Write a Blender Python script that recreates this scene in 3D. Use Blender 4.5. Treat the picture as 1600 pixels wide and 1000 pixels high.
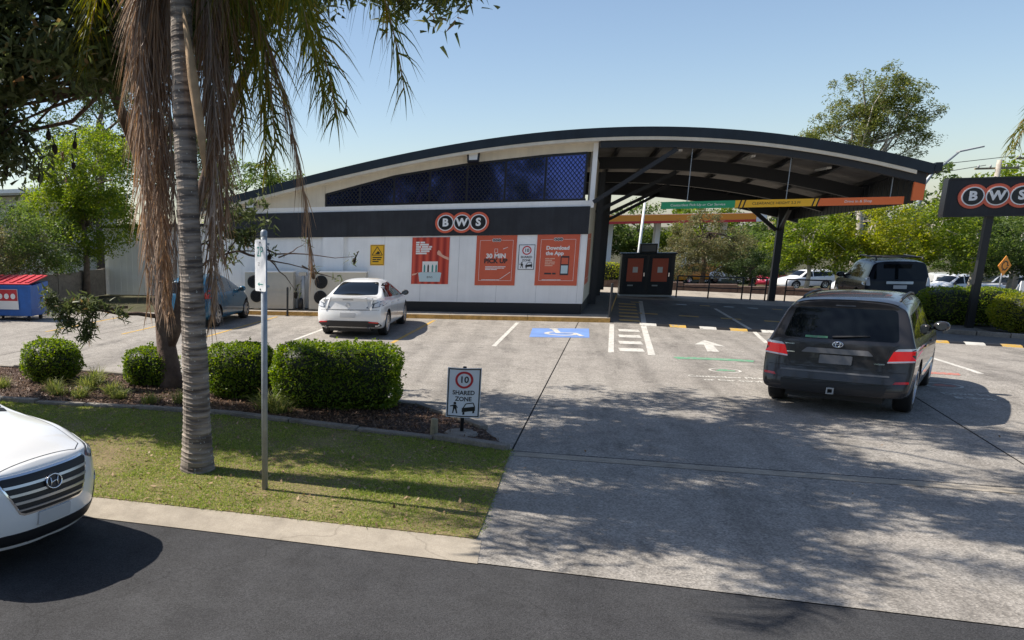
import bpy, bmesh, math, random
import numpy as np
from mathutils import Vector, Matrix, Quaternion
from mathutils.bvhtree import BVHTree

for o in list(bpy.data.objects):
    bpy.data.objects.remove(o, do_unlink=True)
scene = bpy.context.scene
C = scene.collection
R = math.radians
PI = math.pi

# ------------------------------------------------------------------ camera
# site frame: x runs along the shop front (to the right), y runs away from the street, z up
cam_d = bpy.data.cameras.new('camera')
cam = bpy.data.objects.new('camera', cam_d)
C.objects.link(cam)
cam.matrix_world = (Matrix.Translation((-1.426, -28.847, 2.9)) @ Matrix.Rotation(R(20.85), 4, 'Z')
                    @ Matrix.Rotation(R(90.0 - 12.782), 4, 'X') @ Matrix.Rotation(-0.0165, 4, 'Z'))
cam_d.sensor_fit = 'HORIZONTAL'
cam_d.sensor_width = 36.0
cam_d.lens = 36.0 * 1297.7 / 1600.0
cam_d.shift_x = (800 - 342) / 1600.0
cam_d.shift_y = (650 - 500) / 1600.0
cam_d.clip_start = 0.1
cam_d.clip_end = 3000
scene.camera = cam
scene.render.resolution_x = 1024
scene.render.resolution_y = 640

# ------------------------------------------------------------------ light
SUN_EL = R(49.5)
SUN_AZ = Vector((-0.999, 0.045, 0))
world = bpy.data.worlds.new('World')
scene.world = world
world.use_nodes = True
wn = world.node_tree
bg = wn.nodes['Background']
sky = wn.nodes.new('ShaderNodeTexSky')
sky.sky_type = 'NISHITA'
sky.sun_disc = False
sky.sun_elevation = SUN_EL
sky.sun_rotation = math.atan2(SUN_AZ.x, SUN_AZ.y)
sky.air_density = 0.9
sky.dust_density = 0.8
sky.ozone_density = 1.1
wn.links.new(sky.outputs[0], bg.inputs['Color'])
bg.inputs['Strength'].default_value = 0.10
sd = bpy.data.lights.new('sun', 'SUN')
sd.energy = 5.0
sd.angle = R(0.5)
sd.color = (1.0, 0.93, 0.83)
sun = bpy.data.objects.new('sun', sd)
C.objects.link(sun)
sdir = Vector((-SUN_AZ.x * math.cos(SUN_EL), -SUN_AZ.y * math.cos(SUN_EL), -math.sin(SUN_EL)))
sun.rotation_euler = sdir.to_track_quat('-Z', 'Y').to_euler()
sun.location = (-30, 0, 40)
scene.view_settings.view_transform = 'Standard'
scene.view_settings.look = 'None'
scene.view_settings.gamma = 1.0
scene.view_settings.exposure = 0.60
scene.view_settings.use_curve_mapping = False

# ------------------------------------------------------------------ materials
MATS = {}
def nodes_of(m):
    m.use_nodes = True
    nt = m.node_tree
    return nt, nt.nodes, nt.links, nt.nodes['Principled BSDF']

def mat(name, col, rough=0.6, metal=0.0, var=0.0, scale=6.0, bump=0.0, bscale=40.0, coat=0.0, col2=None, spec=0.5, emit=None):
    if name in MATS:
        return MATS[name]
    m = bpy.data.materials.new(name)
    nt, N, L, b = nodes_of(m)
    c = (col[0], col[1], col[2], 1)
    b.inputs['Base Color'].default_value = c
    b.inputs['Roughness'].default_value = rough
    b.inputs['Metallic'].default_value = metal
    b.inputs['Specular IOR Level'].default_value = spec
    b.inputs['Coat Weight'].default_value = coat
    b.inputs['Coat Roughness'].default_value = 0.04
    if emit:
        b.inputs['Emission Color'].default_value = (emit[0], emit[1], emit[2], 1)
        b.inputs['Emission Strength'].default_value = emit[3]
    if var > 0 or col2:
        tc = N.new('ShaderNodeTexCoord')
        nz = N.new('ShaderNodeTexNoise')
        nz.inputs['Scale'].default_value = scale
        nz.inputs['Detail'].default_value = 6
        nz.inputs['Roughness'].default_value = 0.65
        L.new(tc.outputs['Object'], nz.inputs['Vector'])
        cr = N.new('ShaderNodeValToRGB')
        cr.color_ramp.elements[0].position = 0.32
        cr.color_ramp.elements[1].position = 0.68
        d = col2 if col2 else tuple(max(0, x * (1 - var)) for x in col)
        cr.color_ramp.elements[0].color = (d[0], d[1], d[2], 1)
        cr.color_ramp.elements[1].color = c if col2 else tuple(min(1, x * (1 + var * 0.6)) for x in col) + (1,)
        L.new(nz.outputs['Fac'], cr.inputs['Fac'])
        L.new(cr.outputs['Color'], b.inputs['Base Color'])
    if bump > 0:
        tc = N.new('ShaderNodeTexCoord')
        nz = N.new('ShaderNodeTexNoise')
        nz.inputs['Scale'].default_value = bscale
        nz.inputs['Detail'].default_value = 4
        L.new(tc.outputs['Object'], nz.inputs['Vector'])
        bp = N.new('ShaderNodeBump')
        bp.inputs['Strength'].default_value = bump
        bp.inputs['Distance'].default_value = 0.02
        L.new(nz.outputs['Fac'], bp.inputs['Height'])
        L.new(bp.outputs['Normal'], b.inputs['Normal'])
    MATS[name] = m
    return m

def weathered(name, col, streak, rough=0.6, wear=None, wscale=14.0, wcut=0.62):
    """painted surface with vertical rain streaks, or road paint worn through to the concrete"""
    m = bpy.data.materials.new(name)
    nt, N, L, b = nodes_of(m)
    tc = N.new('ShaderNodeTexCoord')
    mp = N.new('ShaderNodeMapping')
    mp.inputs['Scale'].default_value = (1, 1, 1) if wear else (7.0, 7.0, 0.35)
    L.new(tc.outputs['Object'], mp.inputs['Vector'])
    nz = N.new('ShaderNodeTexNoise')
    nz.inputs['Scale'].default_value = wscale if wear else 1.0
    nz.inputs['Detail'].default_value = 8
    nz.inputs['Roughness'].default_value = 0.7
    L.new(mp.outputs['Vector'], nz.inputs['Vector'])
    cr = N.new('ShaderNodeValToRGB')
    cr.color_ramp.elements[0].position = wcut if wear else 0.45
    cr.color_ramp.elements[1].position = wcut + 0.06 if wear else 0.8
    cr.color_ramp.elements[0].color = (*col, 1)
    d = wear if wear else tuple(c * (1 - streak) for c in col)
    cr.color_ramp.elements[1].color = (*d, 1)
    L.new(nz.outputs['Fac'], cr.inputs['Fac'])
    n2 = N.new('ShaderNodeTexNoise')
    n2.inputs['Scale'].default_value = 2.2
    n2.inputs['Detail'].default_value = 5
    L.new(tc.outputs['Object'], n2.inputs['Vector'])
    c2 = N.new('ShaderNodeValToRGB')
    c2.color_ramp.elements[0].position = 0.3
    c2.color_ramp.elements[1].position = 0.7
    c2.color_ramp.elements[0].color = (1 - streak, 1 - streak, 1 - streak, 1)
    c2.color_ramp.elements[1].color = (1, 1, 1, 1)
    L.new(n2.outputs['Fac'], c2.inputs['Fac'])
    x = N.new('ShaderNodeMix')
    x.data_type = 'RGBA'
    x.blend_type = 'MULTIPLY'
    x.inputs[0].default_value = 1.0
    L.new(cr.outputs['Color'], x.inputs[6])
    L.new(c2.outputs['Color'], x.inputs[7])
    L.new(x.outputs[2], b.inputs['Base Color'])
    b.inputs['Roughness'].default_value = rough
    b.inputs['Specular IOR Level'].default_value = 0.3
    MATS[name] = m
    return m

def ground_mat(name, base, dark, light, agg=90.0, aggamt=0.35, stain=0.35, rough=0.85, stain_col=None, bump=0.35):
    """concrete or asphalt: large mottling, stains, aggregate speckle and fine relief"""
    m = bpy.data.materials.new(name)
    nt, N, L, b = nodes_of(m)
    tc = N.new('ShaderNodeTexCoord')
    def noise(s, det=5, ro=0.6):
        n = N.new('ShaderNodeTexNoise')
        n.inputs['Scale'].default_value = s
        n.inputs['Detail'].default_value = det
        n.inputs['Roughness'].default_value = ro
        L.new(tc.outputs['Object'], n.inputs['Vector'])
        return n
    def ramp(src, p0, p1, c0, c1):
        r = N.new('ShaderNodeValToRGB')
        r.color_ramp.elements[0].position = p0
        r.color_ramp.elements[1].position = p1
        r.color_ramp.elements[0].color = (*c0, 1)
        r.color_ramp.elements[1].color = (*c1, 1)
        L.new(src, r.inputs['Fac'])
        return r
    def mix(kind, fac, a, bb):
        x = N.new('ShaderNodeMix')
        x.data_type = 'RGBA'
        x.blend_type = kind
        if isinstance(fac, float):
            x.inputs[0].default_value = fac
        else:
            L.new(fac, x.inputs[0])
        L.new(a, x.inputs[6])
        L.new(bb, x.inputs[7])
        return x.outputs[2]
    big = ramp(noise(0.45, 6, 0.7).outputs['Fac'], 0.3, 0.7, dark, base)
    mid = ramp(noise(3.1, 6, 0.7).outputs['Fac'], 0.3, 0.75, (0.78, 0.77, 0.76), (1.1, 1.1, 1.1))
    c = mix('MULTIPLY', 1.0, big.outputs['Color'], mid.outputs['Color'])
    # stretched drip / tyre stains
    mp = N.new('ShaderNodeMapping')
    mp.inputs['Scale'].default_value = (1.0, 0.3, 1.0)
    L.new(tc.outputs['Object'], mp.inputs['Vector'])
    sn = N.new('ShaderNodeTexNoise')
    sn.inputs['Scale'].default_value = 1.3
    sn.inputs['Detail'].default_value = 8
    sn.inputs['Roughness'].default_value = 0.75
    L.new(mp.outputs['Vector'], sn.inputs['Vector'])
    st = ramp(sn.outputs['Fac'], 0.52, 0.72, (1, 1, 1), stain_col or (1 - stain, 1 - stain, 1 - stain))
    c = mix('MULTIPLY', 1.0, c, st.outputs['Color'])
    vor = N.new('ShaderNodeTexVoronoi')
    vor.inputs['Scale'].default_value = agg
    L.new(tc.outputs['Object'], vor.inputs['Vector'])
    sp = ramp(vor.outputs['Color'], 0.1, 0.95, (1 - aggamt,) * 3, (1 + aggamt * 0.8,) * 3)
    c = mix('MULTIPLY', 1.0, c, sp.outputs['Color'])
    pk = N.new('ShaderNodeTexVoronoi')
    pk.inputs['Scale'].default_value = agg * 0.45
    L.new(tc.outputs['Object'], pk.inputs['Vector'])
    pr = ramp(pk.outputs['Distance'], 0.12, 0.2, (1, 1, 1), (0, 0, 0))
    lm = N.new('ShaderNodeRGB')
    lm.outputs[0].default_value = (*light, 1)
    ml = N.new('ShaderNodeMath')
    ml.operation = 'MULTIPLY'
    ml.inputs[1].default_value = aggamt
    L.new(pr.outputs['Color'], ml.inputs[0])
    c = mix('MIX', ml.outputs[0], c, lm.outputs[0])
    # wheel tracks running up the drive, oil drips and hairline cracks
    mt = N.new('ShaderNodeMapping')
    mt.inputs['Scale'].default_value = (1.7, 0.07, 1.0)
    mt.inputs['Rotation'].default_value = (0, 0, 0.09)
    L.new(tc.outputs['Object'], mt.inputs['Vector'])
    tn = N.new('ShaderNodeTexNoise')
    tn.inputs['Scale'].default_value = 1.0
    tn.inputs['Detail'].default_value = 4
    L.new(mt.outputs['Vector'], tn.inputs['Vector'])
    tr_ = ramp(tn.outputs['Fac'], 0.48, 0.70, (1, 1, 1), (1 - stain * 0.55,) * 3)
    c = mix('MULTIPLY', 1.0, c, tr_.outputs['Color'])
    dv = N.new('ShaderNodeTexVoronoi')
    dv.inputs['Scale'].default_value = 0.8
    L.new(tc.outputs['Object'], dv.inputs['Vector'])
    dr = ramp(dv.outputs['Distance'], 0.03, 0.10, (1 - stain,) * 3, (1, 1, 1))
    c = mix('MULTIPLY', 0.8, c, dr.outputs['Color'])
    wn2 = N.new('ShaderNodeTexNoise')
    wn2.inputs['Scale'].default_value = 1.6
    wn2.inputs['Detail'].default_value = 5
    L.new(tc.outputs['Object'], wn2.inputs['Vector'])
    va = N.new('ShaderNodeVectorMath')
    va.operation = 'MULTIPLY_ADD'
    va.inputs[1].default_value = (0.7, 0.7, 0.7)
    L.new(wn2.outputs['Color'], va.inputs[0])
    L.new(tc.outputs['Object'], va.inputs[2])
    cv = N.new('ShaderNodeTexVoronoi')
    cv.feature = 'DISTANCE_TO_EDGE'
    cv.inputs['Scale'].default_value = 0.22
    L.new(va.outputs[0], cv.inputs['Vector'])
    ck_ = ramp(cv.outputs['Distance'], 0.0012, 0.0028, (0.35, 0.34, 0.33), (1, 1, 1))
    c = mix('MULTIPLY', 0.38, c, ck_.outputs['Color'])
    L.new(c, b.inputs['Base Color'])
    b.inputs['Roughness'].default_value = rough
    b.inputs['Specular IOR Level'].default_value = 0.25
    bp = N.new('ShaderNodeBump')
    bp.inputs['Strength'].default_value = bump
    bp.inputs['Distance'].default_value = 0.008
    L.new(vor.outputs['Distance'], bp.inputs['Height'])
    L.new(bp.outputs['Normal'], b.inputs['Normal'])
    MATS[name] = m
    return m

def leaf_mat(name, c1, c2, trans=0.35, rough=0.5, brown=None):
    m = bpy.data.materials.new(name)
    nt, N, L, b = nodes_of(m)
    g = N.new('ShaderNodeNewGeometry')
    cr = N.new('ShaderNodeValToRGB')
    cr.color_ramp.elements[0].color = (*c1, 1)
    cr.color_ramp.elements[1].color = (*c2, 1)
    if brown:
        e = cr.color_ramp.elements.new(0.93)
        e.color = (*c2, 1)
        cr.color_ramp.elements[-1].color = (*brown, 1)
    L.new(g.outputs['Random Per Island'], cr.inputs['Fac'])
    b.inputs['Roughness'].default_value = rough
    b.inputs['Specular IOR Level'].default_value = 0.3
    L.new(cr.outputs['Color'], b.inputs['Base Color'])
    tr = N.new('ShaderNodeBsdfTranslucent')
    hs = N.new('ShaderNodeHueSaturation')
    hs.inputs['Saturation'].default_value = 1.15
    hs.inputs['Value'].default_value = 2.0
    L.new(cr.outputs['Color'], hs.inputs['Color'])
    L.new(hs.outputs['Color'], tr.inputs['Color'])
    mx = N.new('ShaderNodeMixShader')
    mx.inputs[0].default_value = trans
    L.new(b.outputs[0], mx.inputs[1])
    L.new(tr.outputs[0], mx.inputs[2])
    out = N['Material Output']
    L.new(mx.outputs[0], out.inputs['Surface'])
    MATS[name] = m
    return m

# ------------------------------------------------------------------ mesh helpers
class MB:
    def __init__(s):
        s.v = []
        s.f = []
    def add(s, vs, fs):
        k = len(s.v)
        s.v += [tuple(p) for p in vs]
        s.f += [tuple(i + k for i in f) for f in fs]
        return s
    def box(s, x0, x1, y0, y1, z0, z1):
        return s.add([(x0, y0, z0), (x1, y0, z0), (x1, y1, z0), (x0, y1, z0), (x0, y0, z1), (x1, y0, z1), (x1, y1, z1), (x0, y1, z1)],
                     [(0, 3, 2, 1), (4, 5, 6, 7), (0, 1, 5, 4), (1, 2, 6, 5), (2, 3, 7, 6), (3, 0, 4, 7)])
    def tube(s, pts, rad, n=8, cap=True):
        pts = [Vector(p) for p in pts]
        if not isinstance(rad, (list, tuple)):
            rad = [rad] * len(pts)
        rings = []
        up = None
        for i, p in enumerate(pts):
            d = (pts[min(i + 1, len(pts) - 1)] - pts[max(i - 1, 0)]).normalized()
            if up is None:
                up = Vector((0, 0, 1)) if abs(d.z) < 0.9 else Vector((1, 0, 0))
            a = d.cross(up)
            if a.length < 1e-5:
                a = d.orthogonal()
            a.normalize()
            b = a.cross(d).normalized()
            up = b
            rings.append([p + (a * math.cos(2 * PI * k / n) + b * math.sin(2 * PI * k / n)) * rad[i] for k in range(n)])
        vs = [q for r in rings for q in r]
        fs = []
        for i in range(len(pts) - 1):
            for k in range(n):
                k2 = (k + 1) % n
                fs.append((i * n + k, i * n + k2, (i + 1) * n + k2, (i + 1) * n + k))
        if cap:
            fs.append(tuple(range(n - 1, -1, -1)))
            fs.append(tuple((len(pts) - 1) * n + k for k in range(n)))
        return s.add(vs, fs)
    def bar(s, p0, p1, w, h):
        """rectangular bar between two points"""
        p0, p1 = Vector(p0), Vector(p1)
        d = (p1 - p0).normalized()
        a = d.cross(Vector((0, 0, 1)))
        if a.length < 1e-4:
            a = Vector((1, 0, 0))
        a.normalize()
        b = a.cross(d)
        vs = []
        for p in (p0, p1):
            for i, j in ((-1, -1), (1, -1), (1, 1), (-1, 1)):
                vs.append(p + a * (w / 2 * i) + b * (h / 2 * j))
        return s.add(vs, [(0, 1, 2, 3), (7, 6, 5, 4), (0, 4, 5, 1), (1, 5, 6, 2), (2, 6, 7, 3), (3, 7, 4, 0)])
    def prism(s, poly, a0, a1, axis='y'):
        """polygon in two axes extruded along the third: axis y -> poly is (x,z); z -> (x,y); x -> (y,z)"""
        n = len(poly)
        def pt(p, a):
            return (p[0], a, p[1]) if axis == 'y' else ((p[0], p[1], a) if axis == 'z' else (a, p[0], p[1]))
        vs = [pt(p, a0) for p in poly] + [pt(p, a1) for p in poly]
        fs = [tuple(range(n)), tuple(range(2 * n - 1, n - 1, -1))]
        for i in range(n):
            j = (i + 1) % n
            fs.append((i, i + n, j + n, j))
        return s.add(vs, fs)
    def lathe(s, prof, n=24, axis='z', c=(0, 0, 0)):
        vs = []
        for r, h in prof:
            for k in range(n):
                a = 2 * PI * k / n
                x, y = r * math.cos(a), r * math.sin(a)
                vs.append((x + c[0], y + c[1], h + c[2]) if axis == 'z' else ((h + c[0], x + c[1], y + c[2]) if axis == 'x' else (x + c[0], h + c[1], y + c[2])))
        fs = []
        for i in range(len(prof) - 1):
            for k in range(n):
                k2 = (k + 1) % n
                fs.append((i * n + k, i * n + k2, (i + 1) * n + k2, (i + 1) * n + k))
        return s.add(vs, fs)
    def build(s, name, m, parent=None, smooth=False, bevel=0.0, kind=None):
        me = bpy.data.meshes.new(name)
        me.from_pydata(s.v, [], s.f)
        bm = bmesh.new()
        bm.from_mesh(me)
        bmesh.ops.recalc_face_normals(bm, faces=bm.faces)
        if bevel > 0:
            ed = [e for e in bm.edges if len(e.link_faces) == 2 and e.calc_face_angle(0) > 0.6]
            bmesh.ops.bevel(bm, geom=ed, offset=bevel, segments=2, affect='EDGES', profile=0.6, clamp_overlap=True)
        bm.to_mesh(me)
        bm.free()
        return link(name, me, m, parent, smooth, kind)

def link(name, me, m, parent=None, smooth=False, kind=None):
    if m is not None:
        me.materials.append(MATS[m] if isinstance(m, str) else m)
    if smooth:
        me.polygons.foreach_set('use_smooth', [True] * len(me.polygons))
    o = bpy.data.objects.new(name, me)
    C.objects.link(o)
    if parent is not None:
        o.parent = parent
    if kind:
        o['kind'] = kind
    return o

def np_mesh(name, V, F, m, parent=None, kind=None, smooth=False):
    """fast mesh from arrays: V (n,3), F (m,k)"""
    me = bpy.data.meshes.new(name)
    V = np.asarray(V, np.float32)
    F = np.asarray(F, np.int32)
    k = F.shape[1]
    me.vertices.add(len(V))
    me.vertices.foreach_set('co', V.ravel())
    me.loops.add(F.size)
    me.loops.foreach_set('vertex_index', F.ravel())
    me.polygons.add(len(F))
    me.polygons.foreach_set('loop_start', np.arange(0, F.size, k, dtype=np.int32))
    me.polygons.foreach_set('loop_total', np.full(len(F), k, np.int32))
    me.update(calc_edges=True)
    me.validate()
    return link(name, me, m, parent, smooth, kind)

def thing(name, label, cat, loc=(0, 0, 0), rz=0.0, group=None):
    o = bpy.data.objects.new(name, None)
    o.empty_display_size = 0.2
    C.objects.link(o)
    o.location = loc
    o.rotation_euler = (0, 0, rz)
    return tag(o, label, cat, group)

def tag(o, label, cat, group=None):
    o['label'] = label
    o['category'] = cat
    if group:
        o['group'] = group
    return o

def struct(o):
    o['kind'] = 'structure'
    return o

def text(body, size, m, parent, loc, rot=(PI / 2, 0, 0), name='lettering', bold=0.0, sx=1.0, depth=0.003, align='CENTER'):
    cu = bpy.data.curves.new(name, 'FONT')
    cu.body = body
    cu.size = size
    cu.align_x = align
    cu.align_y = 'CENTER'
    cu.offset = bold
    cu.extrude = depth
    cu.resolution_u = 3
    to = bpy.data.objects.new(name, cu)
    C.objects.link(to)
    bpy.context.view_layer.update()
    me = bpy.data.meshes.new_from_object(to.evaluated_get(bpy.context.evaluated_depsgraph_get()))
    bpy.data.objects.remove(to, do_unlink=True)
    me.materials.clear()
    o = link(name, me, m, parent)
    o.location = loc
    o.rotation_euler = rot
    o.scale = (sx, 1, 1)
    return o

def disc(mb, cx, cz, r, y0, y1, n=40, a0=0, a1=2 * PI):
    return mb.prism([(cx + r * math.cos(a0 + (a1 - a0) * k / n), cz + r * math.sin(a0 + (a1 - a0) * k / n)) for k in range(n)], y0, y1)

def ringp(mb, cx, cz, r0, r1, y0, y1, n=40):
    for k in range(n):
        a, b = 2 * PI * k / n, 2 * PI * (k + 1) / n
        mb.prism([(cx + r0 * math.cos(a), cz + r0 * math.sin(a)), (cx + r1 * math.cos(a), cz + r1 * math.sin(a)),
                  (cx + r1 * math.cos(b), cz + r1 * math.sin(b)), (cx + r0 * math.cos(b), cz + r0 * math.sin(b))], y0, y1)
    return mb

def sstep(a, b, x):
    t = np.clip((x - a) / (b - a), 0, 1)
    return t * t * (3 - 2 * t)

def gz(u, v):
    """height of the ground: the site falls away to the right and drops to the far street behind"""
    a = -0.04 * np.clip(u - 1.0, 0, 12) * sstep(-11, -3, v)
    b = -0.075 * np.clip(v - 13.0, 0, 40) * sstep(-9, 2, u)
    return a + b

# ------------------------------------------------------------------ palette
ground_mat('aggregate_concrete', (0.36, 0.335, 0.30), (0.28, 0.258, 0.232), (0.52, 0.50, 0.46), agg=60, aggamt=0.38, stain=0.5)
ground_mat('smooth_concrete', (0.42, 0.37, 0.30), (0.33, 0.29, 0.235), (0.5, 0.47, 0.4), agg=140, aggamt=0.14, stain=0.25)
ground_mat('asphalt', (0.060, 0.060, 0.062), (0.042, 0.042, 0.045), (0.13, 0.13, 0.13), agg=110, aggamt=0.4, stain=0.3)
ground_mat('canopy_concrete', (0.19, 0.185, 0.175), (0.14, 0.137, 0.13), (0.26, 0.25, 0.23), agg=90, aggamt=0.25, stain=0.3)  # concrete under the canopy, part of its shade put into the colour
ground_mat('apron_concrete', (0.44, 0.39, 0.32), (0.35, 0.31, 0.26), (0.5, 0.47, 0.4), agg=60, aggamt=0.15, stain=0.3)
ground_mat('soil', (0.09, 0.085, 0.042), (0.06, 0.058, 0.028), (0.14, 0.13, 0.08), agg=40, aggamt=0.4, stain=0.3)
ground_mat('turf_soil', (0.24, 0.205, 0.09), (0.19, 0.135, 0.075), (0.25, 0.2, 0.12), agg=60, aggamt=0.4, stain=0.2)
ground_mat('mulch', (0.085, 0.05, 0.034), (0.055, 0.034, 0.025), (0.22, 0.15, 0.1), agg=45, aggamt=0.5, stain=0.3, bump=0.8)  # brown mulch, its tone lowered to carry the shade lying on the bed
ground_mat('old_concrete', (0.32, 0.29, 0.25), (0.2, 0.18, 0.155), (0.4, 0.37, 0.33), agg=60, aggamt=0.2, stain=0.45)
mat('joint_filler', (0.02, 0.019, 0.018), 0.9)
weathered('white_paint', (0.60, 0.58, 0.53), 0.2, 0.75, (0.33, 0.31, 0.275), 9.0, 0.545)
weathered('yellow_paint', (0.58, 0.36, 0.08), 0.2, 0.75, (0.33, 0.30, 0.25), 9.0, 0.53)
weathered('blue_paint', (0.17, 0.29, 0.60), 0.25, 0.75, (0.33, 0.34, 0.38), 7.0, 0.60)
weathered('green_paint', (0.13, 0.34, 0.20), 0.2, 0.8, (0.33, 0.32, 0.29), 12.0, 0.52)
weathered('red_paint', (0.50, 0.17, 0.13), 0.2, 0.8, (0.33, 0.30, 0.27), 12.0, 0.52)
mat('kerb_yellow', (0.60, 0.35, 0.10), 0.8, var=0.35, scale=8, bump=0.3, bscale=30)
weathered('wall_white', (0.88, 0.88, 0.86), 0.08, 0.6)
weathered('wall_cream', (0.70, 0.64, 0.52), 0.14, 0.65)
weathered('band_charcoal', (0.036, 0.039, 0.046), 0.35, 0.55)
mat('skirt_black', (0.012, 0.012, 0.014), 0.6)
weathered('roof_navy', (0.024, 0.036, 0.048), 0.25, 0.5)
mat('steel_dark', (0.016, 0.017, 0.020), 0.5)
mat('roof_underside', (0.23, 0.21, 0.19), 0.6, var=0.35, scale=1.7)
mat('frame_black', (0.010, 0.010, 0.012), 0.4)
mat('orange_print', (0.62, 0.115, 0.055), 0.5, var=0.06, scale=3)
mat('red_print', (0.58, 0.055, 0.035), 0.5)
mat('logo_orange', (0.72, 0.135, 0.07), 0.4)
mat('logo_black', (0.012, 0.013, 0.016), 0.35)
mat('logo_white', (0.85, 0.85, 0.84), 0.4)
mat('print_white', (0.80, 0.78, 0.75), 0.5)
mat('print_dark', (0.03, 0.025, 0.028), 0.5)
mat('print_teal', (0.05, 0.28, 0.26), 0.5)
mat('print_pale', (0.50, 0.62, 0.64), 0.5)
mat('print_skin', (0.75, 0.42, 0.30), 0.5)
mat('print_curtain', (0.42, 0.03, 0.02), 0.5)
mat('sign_white', (0.80, 0.81, 0.83), 0.35)
mat('sign_black', (0.012, 0.012, 0.013), 0.4)
mat('sign_red', (0.55, 0.02, 0.03), 0.4)
mat('sign_yellow', (0.80, 0.44, 0.02), 0.4)
mat('sign_green', (0.02, 0.30, 0.13), 0.4)
mat('sign_teal', (0.05, 0.28, 0.24), 0.4)
mat('sign_orange', (0.75, 0.16, 0.04), 0.4)
mat('diamond_orange', (0.85, 0.30, 0.02), 0.4)
mat('galvanised', (0.30, 0.33, 0.36), 0.5, metal=0.4, var=0.2, scale=12)
mat('beige_metal', (0.52, 0.48, 0.40), 0.5, var=0.08, scale=4)
mat('grey_metal', (0.42, 0.43, 0.43), 0.5, var=0.1, scale=4)
mat('fan_black', (0.010, 0.010, 0.012), 0.5)
mat('lamp_glass', (0.75, 0.75, 0.72), 0.15)
mat('bin_blue', (0.02, 0.12, 0.42), 0.45, var=0.2, scale=3)
mat('bin_red', (0.52, 0.03, 0.04), 0.45, var=0.15, scale=4)
mat('timber_grey', (0.28, 0.24, 0.16), 0.85, var=0.35, scale=9, bump=0.4, bscale=25)
mat('rubber', (0.014, 0.014, 0.015), 0.75)
mat('chrome', (0.75, 0.76, 0.78), 0.12, metal=1.0)
mat('alloy', (0.52, 0.53, 0.55), 0.3, metal=0.85)
mat('plastic_black', (0.016, 0.016, 0.018), 0.5)
mat('car_glass', (0.005, 0.007, 0.009), 0.03, coat=0.0, spec=0.3)
mat('car_glass_grey', (0.045, 0.055, 0.062), 0.04, coat=0.3, spec=0.9)
mat('lens_red', (0.62, 0.012, 0.015), 0.12, coat=0.4)
mat('lens_brake', (0.62, 0.010, 0.014), 0.15, coat=0.2, spec=0.3, emit=(0.9, 0.015, 0.02, 0.16))
mat('lens_clear', (0.62, 0.64, 0.68), 0.1, coat=0.6)
mat('lens_smoke', (0.10, 0.11, 0.13), 0.1, coat=0.6)
mat('plate_pale', (0.55, 0.55, 0.55), 0.5)
mat('plate_grey', (0.16, 0.16, 0.165), 0.5)
mat('paint_white', (0.80, 0.80, 0.79), 0.28, coat=0.8)
mat('paint_grey', (0.044, 0.042, 0.044), 0.24, metal=0.3, coat=0.5, spec=0.3)
mat('paint_blue', (0.008, 0.085, 0.16), 0.28, metal=0.1, coat=0.6)
mat('paint_black', (0.006, 0.008, 0.014), 0.2, coat=0.15, spec=0.2)
mat('paint_red', (0.45, 0.02, 0.05), 0.3, coat=0.8)
mat('paint_silver', (0.50, 0.52, 0.54), 0.3, metal=0.5, coat=0.6)
mat('paint_orange', (0.62, 0.24, 0.02), 0.4, coat=0.4)
mat('bark_grey', (0.20, 0.16, 0.13), 0.9, col2=(0.10, 0.075, 0.06), scale=7, bump=0.8, bscale=18)
def ring_bark():
    m = bpy.data.materials.new('palm_bark')
    nt, N, L, b = nodes_of(m)
    tc = N.new('ShaderNodeTexCoord')
    mp = N.new('ShaderNodeMapping')
    mp.inputs['Scale'].default_value = (2.0, 2.0, 17.0)
    L.new(tc.outputs['Object'], mp.inputs['Vector'])
    nz = N.new('ShaderNodeTexNoise')
    nz.inputs['Scale'].default_value = 1.0
    nz.inputs['Detail'].default_value = 6
    L.new(mp.outputs['Vector'], nz.inputs['Vector'])
    cr = N.new('ShaderNodeValToRGB')
    cr.color_ramp.elements[0].position = 0.36
    cr.color_ramp.elements[1].position = 0.64
    cr.color_ramp.elements[0].color = (0.075, 0.06, 0.052, 1)
    cr.color_ramp.elements[1].color = (0.33, 0.28, 0.235, 1)
    L.new(nz.outputs['Fac'], cr.inputs['Fac'])
    n2 = N.new('ShaderNodeTexNoise')
    n2.inputs['Scale'].default_value = 28
    n2.inputs['Detail'].default_value = 2
    L.new(tc.outputs['Object'], n2.inputs['Vector'])
    c2 = N.new('ShaderNodeValToRGB')
    c2.color_ramp.elements[0].position = 0.67
    c2.color_ramp.elements[1].position = 0.72
    L.new(n2.outputs['Fac'], c2.inputs['Fac'])
    x = N.new('ShaderNodeMix')
    x.data_type = 'RGBA'
    L.new(c2.outputs['Color'], x.inputs[0])
    L.new(cr.outputs['Color'], x.inputs[6])
    x.inputs[7].default_value = (0.42, 0.42, 0.38, 1)
    L.new(x.outputs[2], b.inputs['Base Color'])
    b.inputs['Roughness'].default_value = 0.9
    bp = N.new('ShaderNodeBump')
    bp.inputs['Strength'].default_value = 0.9
    bp.inputs['Distance'].default_value = 0.02
    L.new(nz.outputs['Fac'], bp.inputs['Height'])
    L.new(bp.outputs['Normal'], b.inputs['Normal'])
    MATS['palm_bark'] = m
ring_bark()
mat('bark_brown', (0.17, 0.115, 0.085), 0.9, col2=(0.085, 0.05, 0.04), scale=5, bump=0.8, bscale=14)
mat('bark_pale', (0.50, 0.46, 0.40), 0.85, col2=(0.32, 0.28, 0.23), scale=4, bump=0.3)
mat('cone_dark', (0.035, 0.022, 0.018), 0.95, bump=0.8, bscale=60)
mat('spathe_tan', (0.42, 0.28, 0.16), 0.8, var=0.3, scale=6)
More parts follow.
